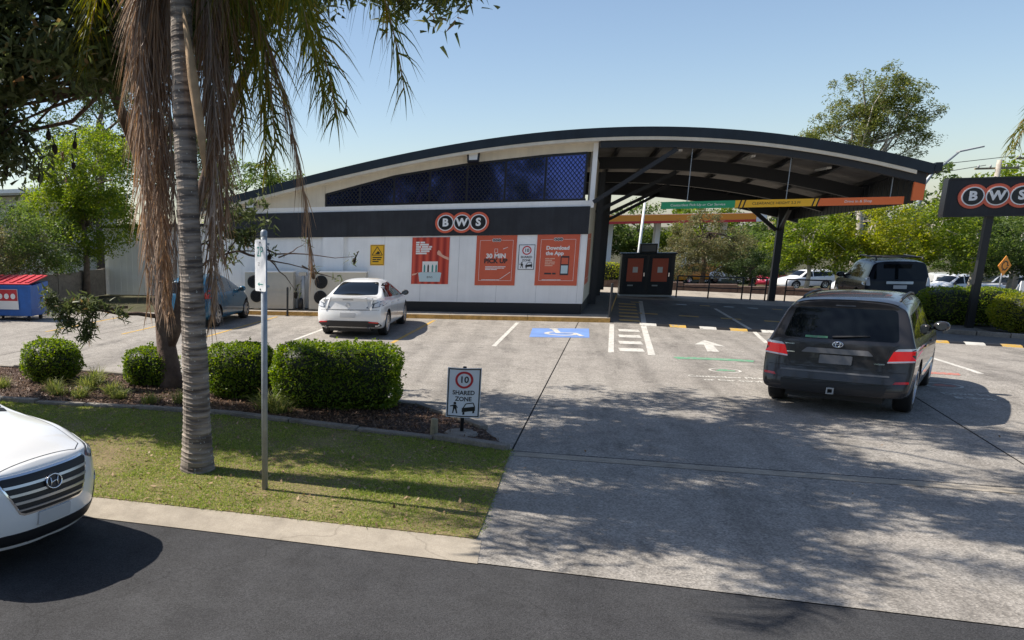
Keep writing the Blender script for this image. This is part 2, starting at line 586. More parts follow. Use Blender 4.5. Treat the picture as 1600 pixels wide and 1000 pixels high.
leaf_mat('leaf_banksia', (0.045, 0.062, 0.022), (0.12, 0.14, 0.055), 0.3, brown=(0.2, 0.11, 0.05))
leaf_mat('leaf_bright', (0.075, 0.13, 0.018), (0.23, 0.26, 0.042), 0.5)
leaf_mat('leaf_mid', (0.055, 0.095, 0.025), (0.14, 0.18, 0.045), 0.42)
leaf_mat('leaf_dark', (0.035, 0.06, 0.022), (0.09, 0.12, 0.04), 0.36)
leaf_mat('leaf_gum', (0.07, 0.10, 0.028), (0.18, 0.19, 0.05), 0.42, brown=(0.2, 0.13, 0.04))
leaf_mat('leaf_yellow', (0.12, 0.165, 0.018), (0.32, 0.31, 0.042), 0.5)
leaf_mat('leaf_hedge', (0.055, 0.11, 0.010), (0.20, 0.25, 0.028), 0.42)
leaf_mat('leaf_grevillea', (0.08, 0.09, 0.038), (0.20, 0.18, 0.08), 0.36, brown=(0.24, 0.15, 0.08))
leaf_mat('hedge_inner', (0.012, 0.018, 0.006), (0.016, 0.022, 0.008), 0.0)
leaf_mat('palm_green', (0.06, 0.09, 0.014), (0.19, 0.17, 0.025), 0.42, brown=(0.34, 0.19, 0.03))
leaf_mat('palm_dead', (0.19, 0.14, 0.11), (0.47, 0.38, 0.31), 0.3)
leaf_mat('palm_dead_red', (0.19, 0.115, 0.07), (0.40, 0.26, 0.16), 0.25)
leaf_mat('grass_blade', (0.10, 0.165, 0.025), (0.29, 0.32, 0.085), 0.42, brown=(0.45, 0.36, 0.2))
leaf_mat('grass_tuft', (0.08, 0.115, 0.025), (0.24, 0.25, 0.08), 0.4, brown=(0.34, 0.25, 0.12))
leaf_mat('chips', (0.05, 0.028, 0.018), (0.22, 0.13, 0.075), 0.0)  # darker version of litter, the garden bed's shade held in the colour
leaf_mat('litter', (0.14, 0.08, 0.04), (0.42, 0.30, 0.18), 0.1)
# ================================================================== GROUND
def sheet(name, u0, u1, v0, v1, off, m, step=1.0, parent=None, skew=(0, 0), thick=0.0):
    """a sheet laid on the ground shape; skew tilts its left and right edges"""
    nu = max(2, int((u1 - u0) / step) + 1)
    nv = max(2, int((v1 - v0) / step) + 1)
    vs = np.linspace(v0, v1, nv)
    t = np.linspace(0, 1, nu)
    V = []
    for v in vs:
        a = u0 + skew[0] * (v - v1)
        b = u1 + skew[1] * (v - v1)
        for s in t:
            u = a + (b - a) * s
            V.append((u, v, float(gz(u, v)) + off))
    F = [(j * nu + i, j * nu + i + 1, (j + 1) * nu + i + 1, (j + 1) * nu + i) for j in range(nv - 1) for i in range(nu - 1)]
    return np_mesh(name, V, F, m, parent)

us = np.unique(np.concatenate([np.linspace(-700, -60, 6), np.linspace(-60, 60, 61), np.linspace(60, 700, 6)]))
vs = np.unique(np.concatenate([np.linspace(-400, -50, 5), np.linspace(-50, 100, 76), np.linspace(100, 900, 7)]))
UU, VV = np.meshgrid(us, vs)
ZZ = gz(UU, VV) - 0.03
F = [(j * len(us) + i, j * len(us) + i + 1, (j + 1) * len(us) + i + 1, (j + 1) * len(us) + i) for j in range(len(vs) - 1) for i in range(len(us) - 1)]
struct(np_mesh('ground', np.stack([UU, VV, ZZ], -1).reshape(-1, 3), F, 'soil', smooth=True))

park = struct(sheet('car_park', -26, 20, -21.7, -2.0, -0.014, 'joint_filler', 1.0))
# cast slabs with open joints between them
J = 0.011
def slab(c0, c1, v0, v1, s0, s1, m='aggregate_concrete'):
    return sheet('slab', c0 + J, c1 - J, v0 + J, v1 - J, 0.0, m, 0.8, park, (s0, s1))
slab(-26, -12.4, -17.72, -2.02, 0, 0.09)
slab(-12.4, -0.17, -17.72, -2.02, 0.09, 0.09)
slab(-0.17, 5.45, -17.72, -2.02, 0.09, 0.09)
slab(5.45, 12.0, -17.72, -2.02, 0.09, 0.09)
slab(12.0, 20, -17.72, -2.02, 0.09, 0)
slab(-1.95, 4.0, -21.7, -17.72, 0.0, 0.06)
slab(4.0, 10.6, -21.7, -17.72, 0.06, 0.06)
slab(10.6, 20, -21.7, -17.72, 0.06, 0)
# lighter spoon drain across the driveway
struct(sheet('drain_strip', -1.55, 20, -17.98, -17.78, 0.005, 'smooth_concrete', 0.9))
struct(sheet('gutter_strip', -40, -1.75, -21.72, -21.12, 0.004, 'smooth_concrete', 1.0))
struct(sheet('road', -60, 60, -60, -21.7, -0.004, 'asphalt', 4.0))
struct(sheet('drive_through_lane', 0.72, 11.0, -2.02, 7.0, 0.004, 'canopy_concrete', 0.8))
struct(sheet('side_court', 11.0, 22.0, -2.02, 13.0, 0.002, 'asphalt', 1.0))
struct(sheet('rear_apron', -14, 22, 7.0, 21.0, 0.0, 'apron_concrete', 1.0))
struct(sheet('far_street', -60, 140, 30, 62, 0.01, 'asphalt', 3.0))

# grass verge and garden bed
def flat(name, poly, z, m, th=0.0):
    mb = MB()
    mb.prism(poly, z - 0.05, z, 'z')
    return struct(mb.build(name, m))
bed_front = [(-16.0, -16.95), (-9.31, -16.9), (-7.5, -16.8), (-5.83, -16.8), (-3.7, -17.22), (-2.6, -17.42), (-1.62, -17.75)]
bed_back = [(-1.62, -17.7), (-2.0, -16.7), (-2.5, -16.0), (-3.1, -15.3), (-4.3, -14.9), (-6.0, -14.6), (-8.9, -14.1), (-10.8, -13.85), (-16.0, -13.7)]
verge = [(-16.0, -21.12), (-1.80, -21.12), (-1.68, -19.4), (-1.60, -17.75)] + bed_front[::-1][1:]
flat('verge', verge, 0.012, 'turf_soil')
flat('garden_bed', bed_front + bed_back[1:], 0.026, 'mulch')

# painted markings on the car park (flat paint, each its own sheet)
def paint(name, poly, m, off=0.004):
    V = [(x, y, float(gz(x, y)) + off) for x, y in poly]
    me = bpy.data.meshes.new(name)
    me.from_pydata(V, [], [tuple(range(len(V)))])
    o = link(name, me, m, park)
    return o
def stripe(u0, v0, u1, v1, w, m, off=0.004, name='bay_line'):
    d = Vector((u1 - u0, v1 - v0, 0)).normalized()
    n = Vector((-d.y, d.x, 0)) * (w / 2)
    k = max(1, int(math.hypot(u1 - u0, v1 - v0) / 0.8))
    V, F = [], []
    for i in range(k + 1):
        t = i / k
        x, y = u0 + (u1 - u0) * t, v0 + (v1 - v0) * t
        for sgn in (1, -1):
            V.append((x + n.x * sgn, y + n.y * sgn, float(gz(x, y)) + off))
    F = [(2 * i, 2 * i + 1, 2 * i + 3, 2 * i + 2) for i in range(k)]
    return np_mesh(name, V, F, m, park)
stripe(-1.86, -2.6, -2.28, -7.9, 0.1, 'white_paint')
stripe(-4.28, -2.5, -4.72, -7.9, 0.1, 'yellow_paint')
stripe(-6.85, -2.5, -7.25, -7.9, 0.1, 'white_paint')
stripe(-9.35, -2.5, -9.75, -7.9, 0.1, 'yellow_paint')
stripe(-11.9, -2.5, -12.3, -7.9, 0.1, 'yellow_paint')
stripe(-14.4, -2.5, -14.8, -7.9, 0.1, 'yellow_paint')
stripe(6.92, -5.0, 6.55, -9.3, 0.1, 'white_paint')
stripe(9.0, -6.2, 9.9, -6.2, 0.35, 'white_paint')
stripe(4.0, -5.0, 4.28, -2.3, 0.1, 'white_paint')
stripe(4.28, -2.0, 4.47, 4.4, 0.1, 'white_paint', 0.009)
# ladder walkway
def lx(v):
    return 0.26 + 0.075 * (v + 8.3)
stripe(lx(-8.3), -8.3, lx(-2.5), -2.5, 0.12, 'white_paint', name='walkway_line')
stripe(lx(-8.5) + 0.82, -8.5, lx(-2.5) + 0.82, -2.5, 0.14, 'white_paint', name='walkway_line')
stripe(lx(-2.2) + 0.86, -2.0, lx(6.0) + 0.95, 6.0, 0.13, 'white_paint', 0.009, name='walkway_line')
for i in range(4):
    v = -7.75 + i * 1.28
    stripe(lx(v) + 0.17, v, lx(v) + 0.68, v, 0.55, 'white_paint', name='walkway_bar')
for i in range(6):
    v = -1.3 + i * 1.15
    stripe(lx(v) + 0.2, v, lx(v) + 0.75, v, 0.45, 'yellow_paint', 0.009, name='walkway_bar')
# direction arrow
paint('direction_arrow', [(2.62, -5.15), (2.24, -6.2), (2.45, -6.15), (2.31, -7.47), (2.55, -7.44), (2.64, -6.2), (2.87, -6.33)], 'white_paint')
# disabled bay panel and wheelchair mark
paint('accessible_panel', [(-1.44, -3.95), (0.03, -3.72), (-0.06, -5.75), (-1.5, -5.95)], 'blue_paint')
def ring_paint(cx, cy, r, w, a0, a1, m, off, name, n=24):
    V, F = [], []
    for k in range(n + 1):
        a = a0 + (a1 - a0) * k / n
        for rr in (r - w / 2, r + w / 2):
            x, y = cx + rr * math.cos(a), cy + rr * math.sin(a)
            V.append((x, y, float(gz(x, y)) + off))
    F = [(2 * i, 2 * i + 1, 2 * i + 3, 2 * i + 2) for i in range(n)]
    return np_mesh(name, V, F, m, park)
ring_paint(-0.72, -5.05, 0.36, 0.12, R(120), R(370), 'white_paint', 0.008, 'wheelchair_mark')
stripe(-0.86, -4.2, -0.78, -4.95, 0.14, 'white_paint', 0.009, 'wheelchair_mark')
stripe(-0.8, -4.9, -0.34, -4.9, 0.12, 'white_paint', 0.010, 'wheelchair_mark')
stripe(-0.38, -4.9, -0.22, -5.5, 0.12, 'white_paint', 0.011, 'wheelchair_mark')
ring_paint(-0.88, -4.08, 0.06, 0.12, 0, 2 * PI, 'white_paint', 0.012, 'wheelchair_mark')
# lane emblems: arc, small vehicle badge, two lines of writing
def lane_emblem(cu, cv, m, line1, line2):
    ring_paint(cu, cv - 3.1, 3.25, 0.3, R(76), R(102), m, 0.004, 'lane_arc')
    ring_paint(cu, cv - 1.42, 0.26, 0.045, 0, 2 * PI, 'white_paint', 0.004, 'lane_badge', 30).scale = (1, 1, 1)
    paint('lane_badge', [(cu - 0.16, cv - 1.5), (cu + 0.17, cv - 1.5), (cu + 0.17, cv - 1.4), (cu + 0.09, cv - 1.38), (cu + 0.05, cv - 1.3), (cu - 0.08, cv - 1.3), (cu - 0.12, cv - 1.4), (cu - 0.16, cv - 1.42)], m)
    for k, ln in enumerate((line1, line2)):
        t = text(ln, 0.26, 'white_paint', park, (cu - 0.0, cv - 2.25 - k * 0.36, 0.0045), (0, 0, 0), 'lane_writing', 0.006, 0.72, 0.0005)
lane_emblem(2.16, -8.85, 'green_paint', 'Contactless Pick-Up', 'or Car Service')
lane_emblem(5.35, -9.6, 'red_paint', 'Drive In', '& Shop')

# rubber speed hump: yellow and black segments bolted down
hump = thing('speed_hump', 'yellow and black segmented hump across the drive-through mouth', 'speed hump', (0, -2.25, 0))
def hump_seg(u0, u1, m, v=0.0):
    mb = MB()
    za, zb = float(gz(u0, -2.25)), float(gz(u1, -2.25))
    prof = [(-0.16, 0.0), (-0.09, 0.04), (0.0, 0.055), (0.09, 0.04), (0.16, 0.0)]
    vs = [(u0, y + v, za + z) for y, z in prof] + [(u1, y + v, zb + z) for y, z in prof]
    mb.add(vs, [(i, i + 1, i + 6, i + 5) for i in range(4)] + [(0, 1, 2, 3, 4), (9, 8, 7, 6, 5)])
    mb.build('hump_segment', m, hump)
u = 1.45
k = 0
while u < 12.5:
    w = 0.33 if k % 2 else 0.42
    hump_seg(u, u + w - 0.012, 'plastic_black' if k % 2 else ('yellow_paint' if k % 4 else 'white_paint'))
    u += w
    k += 1
# painted dashes inside the lane
for i in range(6):
    u = 1.75 + i * 1.15
    stripe(u, 1.2 - 0.1 * i, u + 0.55, 1.15 - 0.1 * i, 0.32, 'yellow_paint', 0.009, 'lane_dash')
for i in range(9):
    u = 1.9 + i * 0.75
    stripe(u, 5.4, u + 0.32, 5.4, 0.3, 'sign_black' if i % 3 else 'yellow_paint', 0.009, 'lane_dash')

# ================================================================== SHOP
W = -1.2
RV0, RV1 = -1.62, 9.9
shop = thing('bottle_shop', 'white and charcoal drive-through shop under a low curved navy roof', 'shop')
ARC = [(-13.2, 3.52), (-11, 3.97), (-9.48, 4.26), (-8.19, 4.53), (-6.8, 4.84), (-5.35, 5.10), (-3.83, 5.27), (-2.37, 5.38), (-0.11, 5.46), (1.85, 5.44), (3.42, 5.27), (4.93, 5.01), (6.4, 4.67), (7.4, 4.37), (7.95, 4.18)]
ax = np.array([a[0] for a in ARC])
az = np.array([a[1] for a in ARC])
pc = np.polyfit(ax, az, 4)
def rt(u):
    return float(np.polyval(pc, u))
SL = 0.075
def fall(v):
    return SL * (v - RV0)
def sk(v):
    return 0.10 * (v - W)
def arc_strip(u0, u1, lo, hi, v0, v1, name, m, parent=shop, n=48):
    us_ = np.linspace(u0, u1, n + 1)
    poly = [(u, rt(u) - hi) for u in us_] + [(u, rt(u) - lo) for u in us_[::-1]]
    vs, fs = [], []
    for u in us_:
        for a, b in ((v0, lo), (v1, lo), (v1, hi), (v0, hi)):
            vs.append((u, a, rt(u) - b - fall(a)))
    for i in range(n):
        for k in range(4):
            k2 = (k + 1) % 4
            fs.append((4 * i + k, 4 * i + k2, 4 * i + 4 + k2, 4 * i + 4 + k))
    fs += [(0, 1, 2, 3), (4 * n + 3, 4 * n + 2, 4 * n + 1, 4 * n)]
    mb = MB()
    mb.add(vs, fs)
    return mb.build(name, m, parent)
roof = arc_strip(-13.2, 7.9, 0.0, 0.035, RV0 + 0.04, RV1, 'roof', 'roof_navy')
arc_strip(-13.25, 7.95, -0.012, 0.245, RV0, RV0 + 0.038, 'fascia', 'roof_navy', roof)
arc_strip(-13.25, 7.95, -0.012, 0.25, RV1 + 0.002, RV1 + 0.04, 'fascia', 'roof_navy', roof)
arc_strip(-13.2, 7.6, 0.25, 0.34, RV0 + 0.012, RV0 + 0.06, 'fascia_trim', 'wall_cream', roof)
mb = MB()
mb.prism([(RV0, rt(7.9) - 0.2), (RV1, rt(7.9) - 0.2 - fall(RV1)), (RV1, rt(7.9) + 0.03 - fall(RV1)), (RV0, rt(7.9) + 0.03)], 7.96, 8.12, 'x')
mb.build('gutter', 'roof_navy', roof, bevel=0.01)
arc_strip(-13.2, 0.02, 0.32, 0.335, RV0 + 0.062, W + 0.03, 'soffit', 'wall_cream', roof)
# purlins on top of arc beams under the canopy
for i in range(7):
    u = 0.75 + i * 1.15
    mb = MB()
    mb.prism([(RV0 + 0.08, rt(u) - 0.19), (RV1, rt(u) - 0.19 - fall(RV1)), (RV1, rt(u) - 0.055 - fall(RV1)), (RV0 + 0.08, rt(u) - 0.06)], u - 0.05, u + 0.05, 'x')
    mb.build('purlin', 'steel_dark', roof)
arc_strip(0.06, 7.9, 0.037, 0.05, RV0 + 0.06, RV1 - 0.01, 'ceiling_sheet', 'roof_underside', roof)
for v, dp in ((-1.45, 0.52), (2.6, 0.58), (6.3, 0.58)):
    arc_strip(0.06, 7.85, 0.21, dp, v - 0.07, v + 0.07, 'arc_beam', 'steel_dark', roof)
# deep rear beam, and a hanging screen of dark sheets down the right side
arc_strip(0.06, 7.85, 0.21, 0.66, 9.7, 9.82, 'arc_beam', 'steel_dark', roof)
for i in range(30):
    v = -1.3 + i * 0.37
    mb = MB()
    mb.box(7.70, 7.73, v, v + 0.32, 3.18 - 0.035 * v, rt(7.7) - 0.09 - fall(v + 0.3))
    mb.build('screen_sheet', 'steel_dark', roof)
for i in range(3):
    u = 2.3 + i * 1.9
    mb = MB()
    mb.box(u, u + 0.1, 0.2, 1.4, rt(u) - 0.30 - fall(1), rt(u) - 0.24 - fall(1))
    mb.build('strip_light', 'lamp_glass', roof)

# walls
def wbox(name, u0, u1, v0, v1, z0, z1, m, bev=0.0, parent=shop):
    q = MB()
    q.box(u0, u1, v0, v1, z0, z1)
    return q.build(name, m, parent, bevel=bev)
wall = wbox('front_wall', -7.3, -0.1, W, W + 0.2, 0.46, 2.53, 'wall_white')
for i in range(6):
    u = -6.1 + i * 1.17
    wbox('panel_joint', u, u + 0.008, W - 0.0015, W + 0.01, 0.47, 2.52, 'grey_metal', parent=wall)
lwall = wbox('left_wall', -12.4, -7.302, W + 0.06, W + 0.26, 0.16, 2.53, 'wall_white')
for i in range(13):
    u = -12.2 + i * 0.38
    wbox('cladding_rib', u, u + 0.02, W + 0.052, W + 0.062, 0.2, 2.5, 'wall_white', parent=lwall)
wbox('pilaster', -8.15, -7.45, W - 0.03, W + 0.055, 0.16, 2.525, 'wall_white', parent=lwall)
wbox('skirt', -7.28, -0.112, W + 0.012, W + 0.19, 0.1, 0.458, 'skirt_black')
q = MB()
q.prism([(-0.105, W + 0.012), (-0.09, W + 0.012), (-0.09 + sk(8), 8.0), (-0.105 + sk(8), 8.0)], 0.1, 0.458, 'z')
q.build('side_skirt', 'skirt_black', shop)
band = wbox('charcoal_band', -11.6, -0.06, W - 0.035, W + 0.2, 2.532, 3.34, 'band_charcoal')
for u in (-10.0, -8.6, -7.3, -5.9, -4.5, -2.2, -1.0):
    wbox('band_joint', u, u + 0.007, W - 0.037, W - 0.03, 2.54, 3.33, 'skirt_black', parent=band)
wbox('left_wall_top', -12.4, -11.602, W + 0.0, W + 0.2, 2.532, 3.34, 'wall_white')
wbox('window_sill', -12.4, -0.1, W, W + 0.2, 3.342, 3.51, 'wall_white')
# upper wall round the glazed strip (front face polygons)
def wtop(u):
    return np.interp(u, [-8.09, -5.83, -3.67, -1.4, -0.26], [3.93, 4.44, 4.71, 4.87, 4.90])
q = MB()
us_ = np.linspace(-8.09, -0.1, 30)
poly = [(u, wtop(u)) for u in us_] + [(u, rt(u) - 0.3) for u in us_[::-1]]
for i in range(29):
    a, b = us_[i], us_[i + 1]
    q.prism([(a, wtop(a)), (b, wtop(b)), (b, rt(b) - 0.3), (a, rt(a) - 0.3)], W, W + 0.2)
us_ = np.linspace(-12.4, -8.1, 14)
for i in range(13):
    a, b = us_[i], us_[i + 1]
    q.prism([(a, 3.512), (b, 3.512), (b, rt(b) - 0.3), (a, rt(a) - 0.3)], W, W + 0.2)
q.build('upper_wall', 'wall_cream', shop)
wbox('corner_post', -0.1, 0.03, W - 0.01, W + 0.2, 3.3, rt(0) - 0.3, 'wall_white')
wbox('corner_post_low', -0.098, -0.07, W + 0.0, W + 0.2, 0.46, 3.298, 'wall_white')
# glazed strip: dark panes, frame, mullions and a diamond security mesh
win = wbox('window_frame', -8.09, -0.2, W + 0.05, W + 0.09, 3.512, 3.57, 'frame_black')
q = MB()
us_ = np.linspace(-8.06, -0.25, 24)
for i in range(23):
    a, b = us_[i], us_[i + 1]
    q.prism([(a, wtop(a) - 0.07), (b, wtop(b) - 0.07), (b, wtop(b) + 0.03), (a, wtop(a) + 0.03)], W + 0.02, W + 0.09)
q.build('window_head', 'frame_black', win)
mul = [-8.06, -6.95, -5.85, -4.74, -3.62, -2.5, -1.36, -0.25]
m = bpy.data.materials.new('window_glass')
nt, N, L, b_ = nodes_of(m)
b_.inputs['Base Color'].default_value = (0.05, 0.075, 0.30, 1)
b_.inputs['Metallic'].default_value = 0.9
b_.inputs['Roughness'].default_value = 0.05
MATS['window_glass'] = m
for i in range(7):
    a, b = mul[i] + 0.02, mul[i + 1] - 0.02
    q = MB()
    q.prism([(a, 3.56), (b, 3.56), (b, wtop(b) - 0.02), (a, wtop(a) - 0.02)], W + 0.07, W + 0.08)
    pane = q.build('window_pane', 'window_glass', win)
    pane.rotation_euler = (0, 0, 0)
    q = MB()
    sp = 0.12
    # mesh wires in both diagonal directions, clipped to the pane
    def clip(a0, sgn):
        pts = []
        for t in np.linspace(0, 1.6, 33):
            u, z = a0 + sgn * t * 0.8, 3.56 + t
            if a <= u <= b and z <= wtop(u) - 0.03:
                pts.append((u, W + 0.045, z))
        return pts
    kk = a - 1.5
    while kk < b + 1.5:
        for sgn in (1, -1):
            pts = clip(kk, sgn)
            if len(pts) > 1:
                p0, p1 = Vector(pts[0]), Vector(pts[-1])
                d = (p1 - p0).normalized()
                nn = Vector((-d.z, 0, d.x)) * 0.009
                q.add([p0 + nn, p0 - nn, p1 - nn, p1 + nn], [(0, 1, 2, 3)])
        kk += sp
    q.build('security_mesh', 'steel_dark', pane)
for u in mul:
    q = MB()
    q.box(u - 0.03, u + 0.03, W + 0.03, W + 0.088, 3.571, float(wtop(u)) - 0.03)
    q.build('mullion', 'frame_black', win)
# walls behind and inside
q = MB()
a0, a1 = W + 0.202, 8.0
vs = []
for off in (-0.16, -0.08):
    for v, z in ((a0, 0.46), (a1, 0.46), (a1, rt(-0.1) - 0.4 - fall(a1)), (a0, rt(-0.1) - 0.4 - fall(a0))):
        vs.append((off + sk(v), v, z))
q.add(vs, [(0, 1, 2, 3), (7, 6, 5, 4), (0, 4, 5, 1), (1, 5, 6, 2), (2, 6, 7, 3), (3, 7, 4, 0)])
q.build('side_wall', 'wall_cream', shop)
wbox('rear_wall', -12.4, 0.7, 8.002, 8.2, 0.0, 2.7, 'wall_white')
wbox('end_wall', -12.4, -12.2, W + 0.262, 8.0, 0.0, 2.7, 'wall_white')
for v, zt in ((2.5, 4.5), (6.2, 4.2), (9.65, 4.0)):
    wbox('dark_column', -0.05 + sk(v), 0.15 + sk(v), v, v + 0.2, 0.1, zt, 'steel_dark')
# raking struts from wall to arc beams
for v, u0, z0, u1, z1 in ((-1.4, 0.0, 3.45, 2.05, 4.85), (2.6, 0.3, 3.2, 2.6, 4.42), (6.3, 0.7, 3.05, 2.9, 4.14), (9.75, 1.0, 2.85, 3.0, 3.96)):
    q = MB()
    q.bar((u0, v, z0), (u1, v, z1), 0.1, 0.12)
    q.build('raking_strut', 'steel_dark', shop)
# canopy post with brackets
q = MB()
q.box(7.12, 7.34, 9.3, 9.52, -0.35, rt(7.2) - 0.3 - fall(9.4))
q.build('canopy_post', 'steel_dark', shop)
q = MB()
q.bar((7.1, 9.4, 2.45), (6.1, 9.4, rt(6.1) - 0.55 - fall(9.4)), 0.1, 0.14)
q.bar((7.2, 9.3, 2.5), (7.2, 8.2, rt(7.2) - 0.45 - fall(8.2)), 0.1, 0.12)
q.build('post_bracket', 'steel_dark', shop)
q = MB()
q.box(7.62, 7.86, -1.5, -1.42, 3.3, rt(7.7) - 0.3)
q.build('end_panel', 'sign_orange', shop)
# kerbed footpath along the front and the side
path = thing('shop_footpath', 'raised concrete footpath with yellow kerb along the shop front', 'footpath')
for i in range(6):
    a = -13.0 + i * 2.28
    b = min(a + 2.27, 0.7)
    q = MB()
    q.box(a, b, -2.06, W + 0.2, -0.1, 0.135)
    q.build('path_slab', 'apron_concrete', path)
    q = MB()
    q.box(a, b, -2.075, -2.061, -0.1, 0.12)
    q.build('kerb_face', 'kerb_yellow', path)
q = MB()
q.prism([(-0.088, W + 0.202), (0.7, W + 0.202), (0.7 + sk(7.8), 7.8), (-0.088 + sk(7.8), 7.8)], -0.1, 0.135, 'z')
q.build('side_slab', 'canopy_concrete', path)
q = MB()
q.prism([(0.701, W + 0.2), (0.715, W + 0.2), (0.715 + sk(7.8), 7.8), (0.701 + sk(7.8), 7.8)], -0.1, 0.12, 'z')
q.build('kerb_face', 'kerb_yellow', path)

# floodlights on the upper wall
def flood(u, z, label):
    t = thing('floodlight', label, 'floodlight', (u, W, z))
    q = MB()
    q.add([(-0.17, -0.30, -0.16), (0.17, -0.30, -0.16), (0.17, -0.16, -0.2), (-0.17, -0.16, -0.2), (-0.19, -0.24, 0.13), (0.19, -0.24, 0.13), (0.19, -0.1, 0.1), (-0.19, -0.1, 0.1)],
          [(0, 3, 2, 1), (4, 5, 6, 7), (0, 1, 5, 4), (1, 2, 6, 5), (2, 3, 7, 6), (3, 0, 4, 7)])
    q.box(-0.03, 0.03, -0.14, -0.001, -0.06, 0.04)
    q.build('housing', 'frame_black', t, bevel=0.01)
    q = MB()
    q.add([(-0.12, -0.309, -0.12), (0.12, -0.309, -0.12), (0.13, -0.264, 0.07), (-0.13, -0.264, 0.07)], [(0, 1, 2, 3)])
    q.build('lamp_face', 'lamp_glass', t)
flood(-3.45, 4.90, 'small square floodlight above the glazed strip, near the roof peak')
flood(-10.6, 3.66, 'small square floodlight above the left end of the charcoal band')

# ---------------------------------------------------------------- shop signs
def circles_logo(parent, cx, cz, r, y, dx):
    """three overlapping orange rings with white-edged black discs and letters"""
    for k, ch in enumerate('BWS'):
        x = cx + (k - 1) * dx
        q = MB()
        disc(q, x, cz, r, y - 0.03 - 0.0015 * k, y)
        q.build('orange_disc', 'logo_orange', parent)
    for k, ch in enumerate('BWS'):
        x = cx + (k - 1) * dx
        q = MB()
        disc(q, x, cz, r * 0.78, y - 0.042, y - 0.0345)
        q.build('white_disc', 'logo_white', parent)
        q = MB()
        disc(q, x, cz, r * 0.69, y - 0.048, y - 0.0425)
        q.build('black_disc', 'logo_black', parent)
        text(ch, r * 1.02, 'logo_white', parent, (x - r * 0.01, y - 0.0515, cz), bold=r * 0.045, name='letter')
lg = thing('wall_sign', 'three orange ringed black discs reading BWS on the charcoal band', 'sign', (-3.71, W - 0.036, 2.93))
circles_logo(lg, 0, 0, 0.315, -0.001, 0.495)

def bars(parent, x0, z0, rows, h, gap, m, y, name='small_print'):
    q = MB()
    for k, ws in enumerate(rows):
        z = z0 - k * (h + gap)
        x = x0
        for w in ws:
            q.box(x, x + w, y - 0.002, y, z - h, z)
            x += w + h * 0.5
    return q.build(name, m, parent)
def frame_line(parent, w, h, y, m, t=0.008, name='border_line', gap=None):
    q = MB()
    q.box(-w / 2, w / 2, y - 0.002, y, -h / 2, -h / 2 + t)
    if gap:
        q.box(-w / 2, -gap, y - 0.002, y, h / 2 - t, h / 2)
        q.box(gap, w / 2, y - 0.002, y, h / 2 - t, h / 2)
    else:
        q.box(-w / 2, w / 2, y - 0.002, y, h / 2 - t, h / 2)
    q.box(-w / 2, -w / 2 + t, y - 0.002, y, -h / 2 + t, h / 2 - t)
    q.box(w / 2 - t, w / 2, y - 0.002, y, -h / 2 + t, h / 2 - t)
    return q.build(name, m, parent)
def poster_root(cx, cz, w, h, m, label):
    t = thing('poster', label, 'poster', (cx, W - 0.0015, cz))
    q = MB()
    q.box(-w / 2, w / 2, -0.012, -0.001, -h / 2, h / 2)
    q.build('backing', m, t)
    return t
def mini_logo(t, z):
    for k in (-1, 0, 1):
        q = MB()
        disc(q, k * 0.082, z, 0.052, -0.0175, -0.0125, 20)
        q.build('logo_disc', 'print_white', t)
        q = MB()
        disc(q, k * 0.082, z, 0.040, -0.0205, -0.018, 20)
        q.build('logo_disc', 'print_dark', t)
        text('BWS'[k + 1], 0.055, 'print_white', t, (k * 0.082, -0.0225, z), depth=0.001, name='letter', bold=0.001)
# poster with curtain and six pack
curt = bpy.data.materials.new('curtain_print')
nt, N, L, b_ = nodes_of(curt)
tc = N.new('ShaderNodeTexCoord')
wv = N.new('ShaderNodeTexWave')
wv.inputs['Scale'].default_value = 1.5
wv.inputs['Distortion'].default_value = 2.5
wv.inputs['Detail'].default_value = 1.5
wv.inputs['Detail Scale'].default_value = 0.6
mp = N.new('ShaderNodeMapping')
mp.inputs['Scale'].default_value = (1.0, 1.0, 0.12)
L.new(tc.outputs['Object'], mp.inputs['Vector'])
L.new(mp.outputs['Vector'], wv.inputs['Vector'])
cr = N.new('ShaderNodeValToRGB')
cr.color_ramp.elements[0].color = (0.32, 0.022, 0.016, 1)
cr.color_ramp.elements[1].color = (0.66, 0.085, 0.045, 1)
L.new(wv.outputs['Fac'], cr.inputs['Fac'])
L.new(cr.outputs['Color'], b_.inputs['Base Color'])
b_.inputs['Roughness'].default_value = 0.5
MATS['curtain_print'] = curt
p1 = poster_root(-4.635, 1.755, 1.16, 1.47, 'curtain_print', 'red curtain poster of a six pack of drinks, nearest the white sedan')
bars(p1, -0.46, 0.60, [(0.11, 0.14), (0.10, 0.27), (0.16, 0.2, 0.09), (0.12, 0.33), (0.13, 0.27), (0.34,)], 0.052, 0.016, 'print_white', -0.013)
q = MB()
q.prism([(-0.32, -0.66), (0.32, -0.66), (0.36, -0.38), (0.30, -0.36), (-0.28, -0.36), (-0.36, -0.38)], -0.016, -0.0125)
q.build('printed_crate', 'print_pale', p1)
q = MB()
q.box(-0.24, 0.24, -0.0145, -0.0128, -0.355, -0.02)
q.build('printed_carton', 'print_white', p1)
for k, mm in enumerate(('print_teal', 'print_dark', 'print_teal', 'print_teal')):
    q = MB()
    x = -0.17 + k * 0.115 + (0.02 if k > 1 else 0)
    q.prism([(x - 0.026, -0.355), (x + 0.026, -0.355), (x + 0.026, -0.18), (x + 0.012, -0.12), (x - 0.012, -0.12), (x - 0.026, -0.18)], -0.0165, -0.0148)
    q.build('printed_bottle', mm, p1)
text('BWS', 0.09, 'print_dark', p1, (0.0, -0.0175, -0.52), depth=0.0008, name='letter')
q = MB()
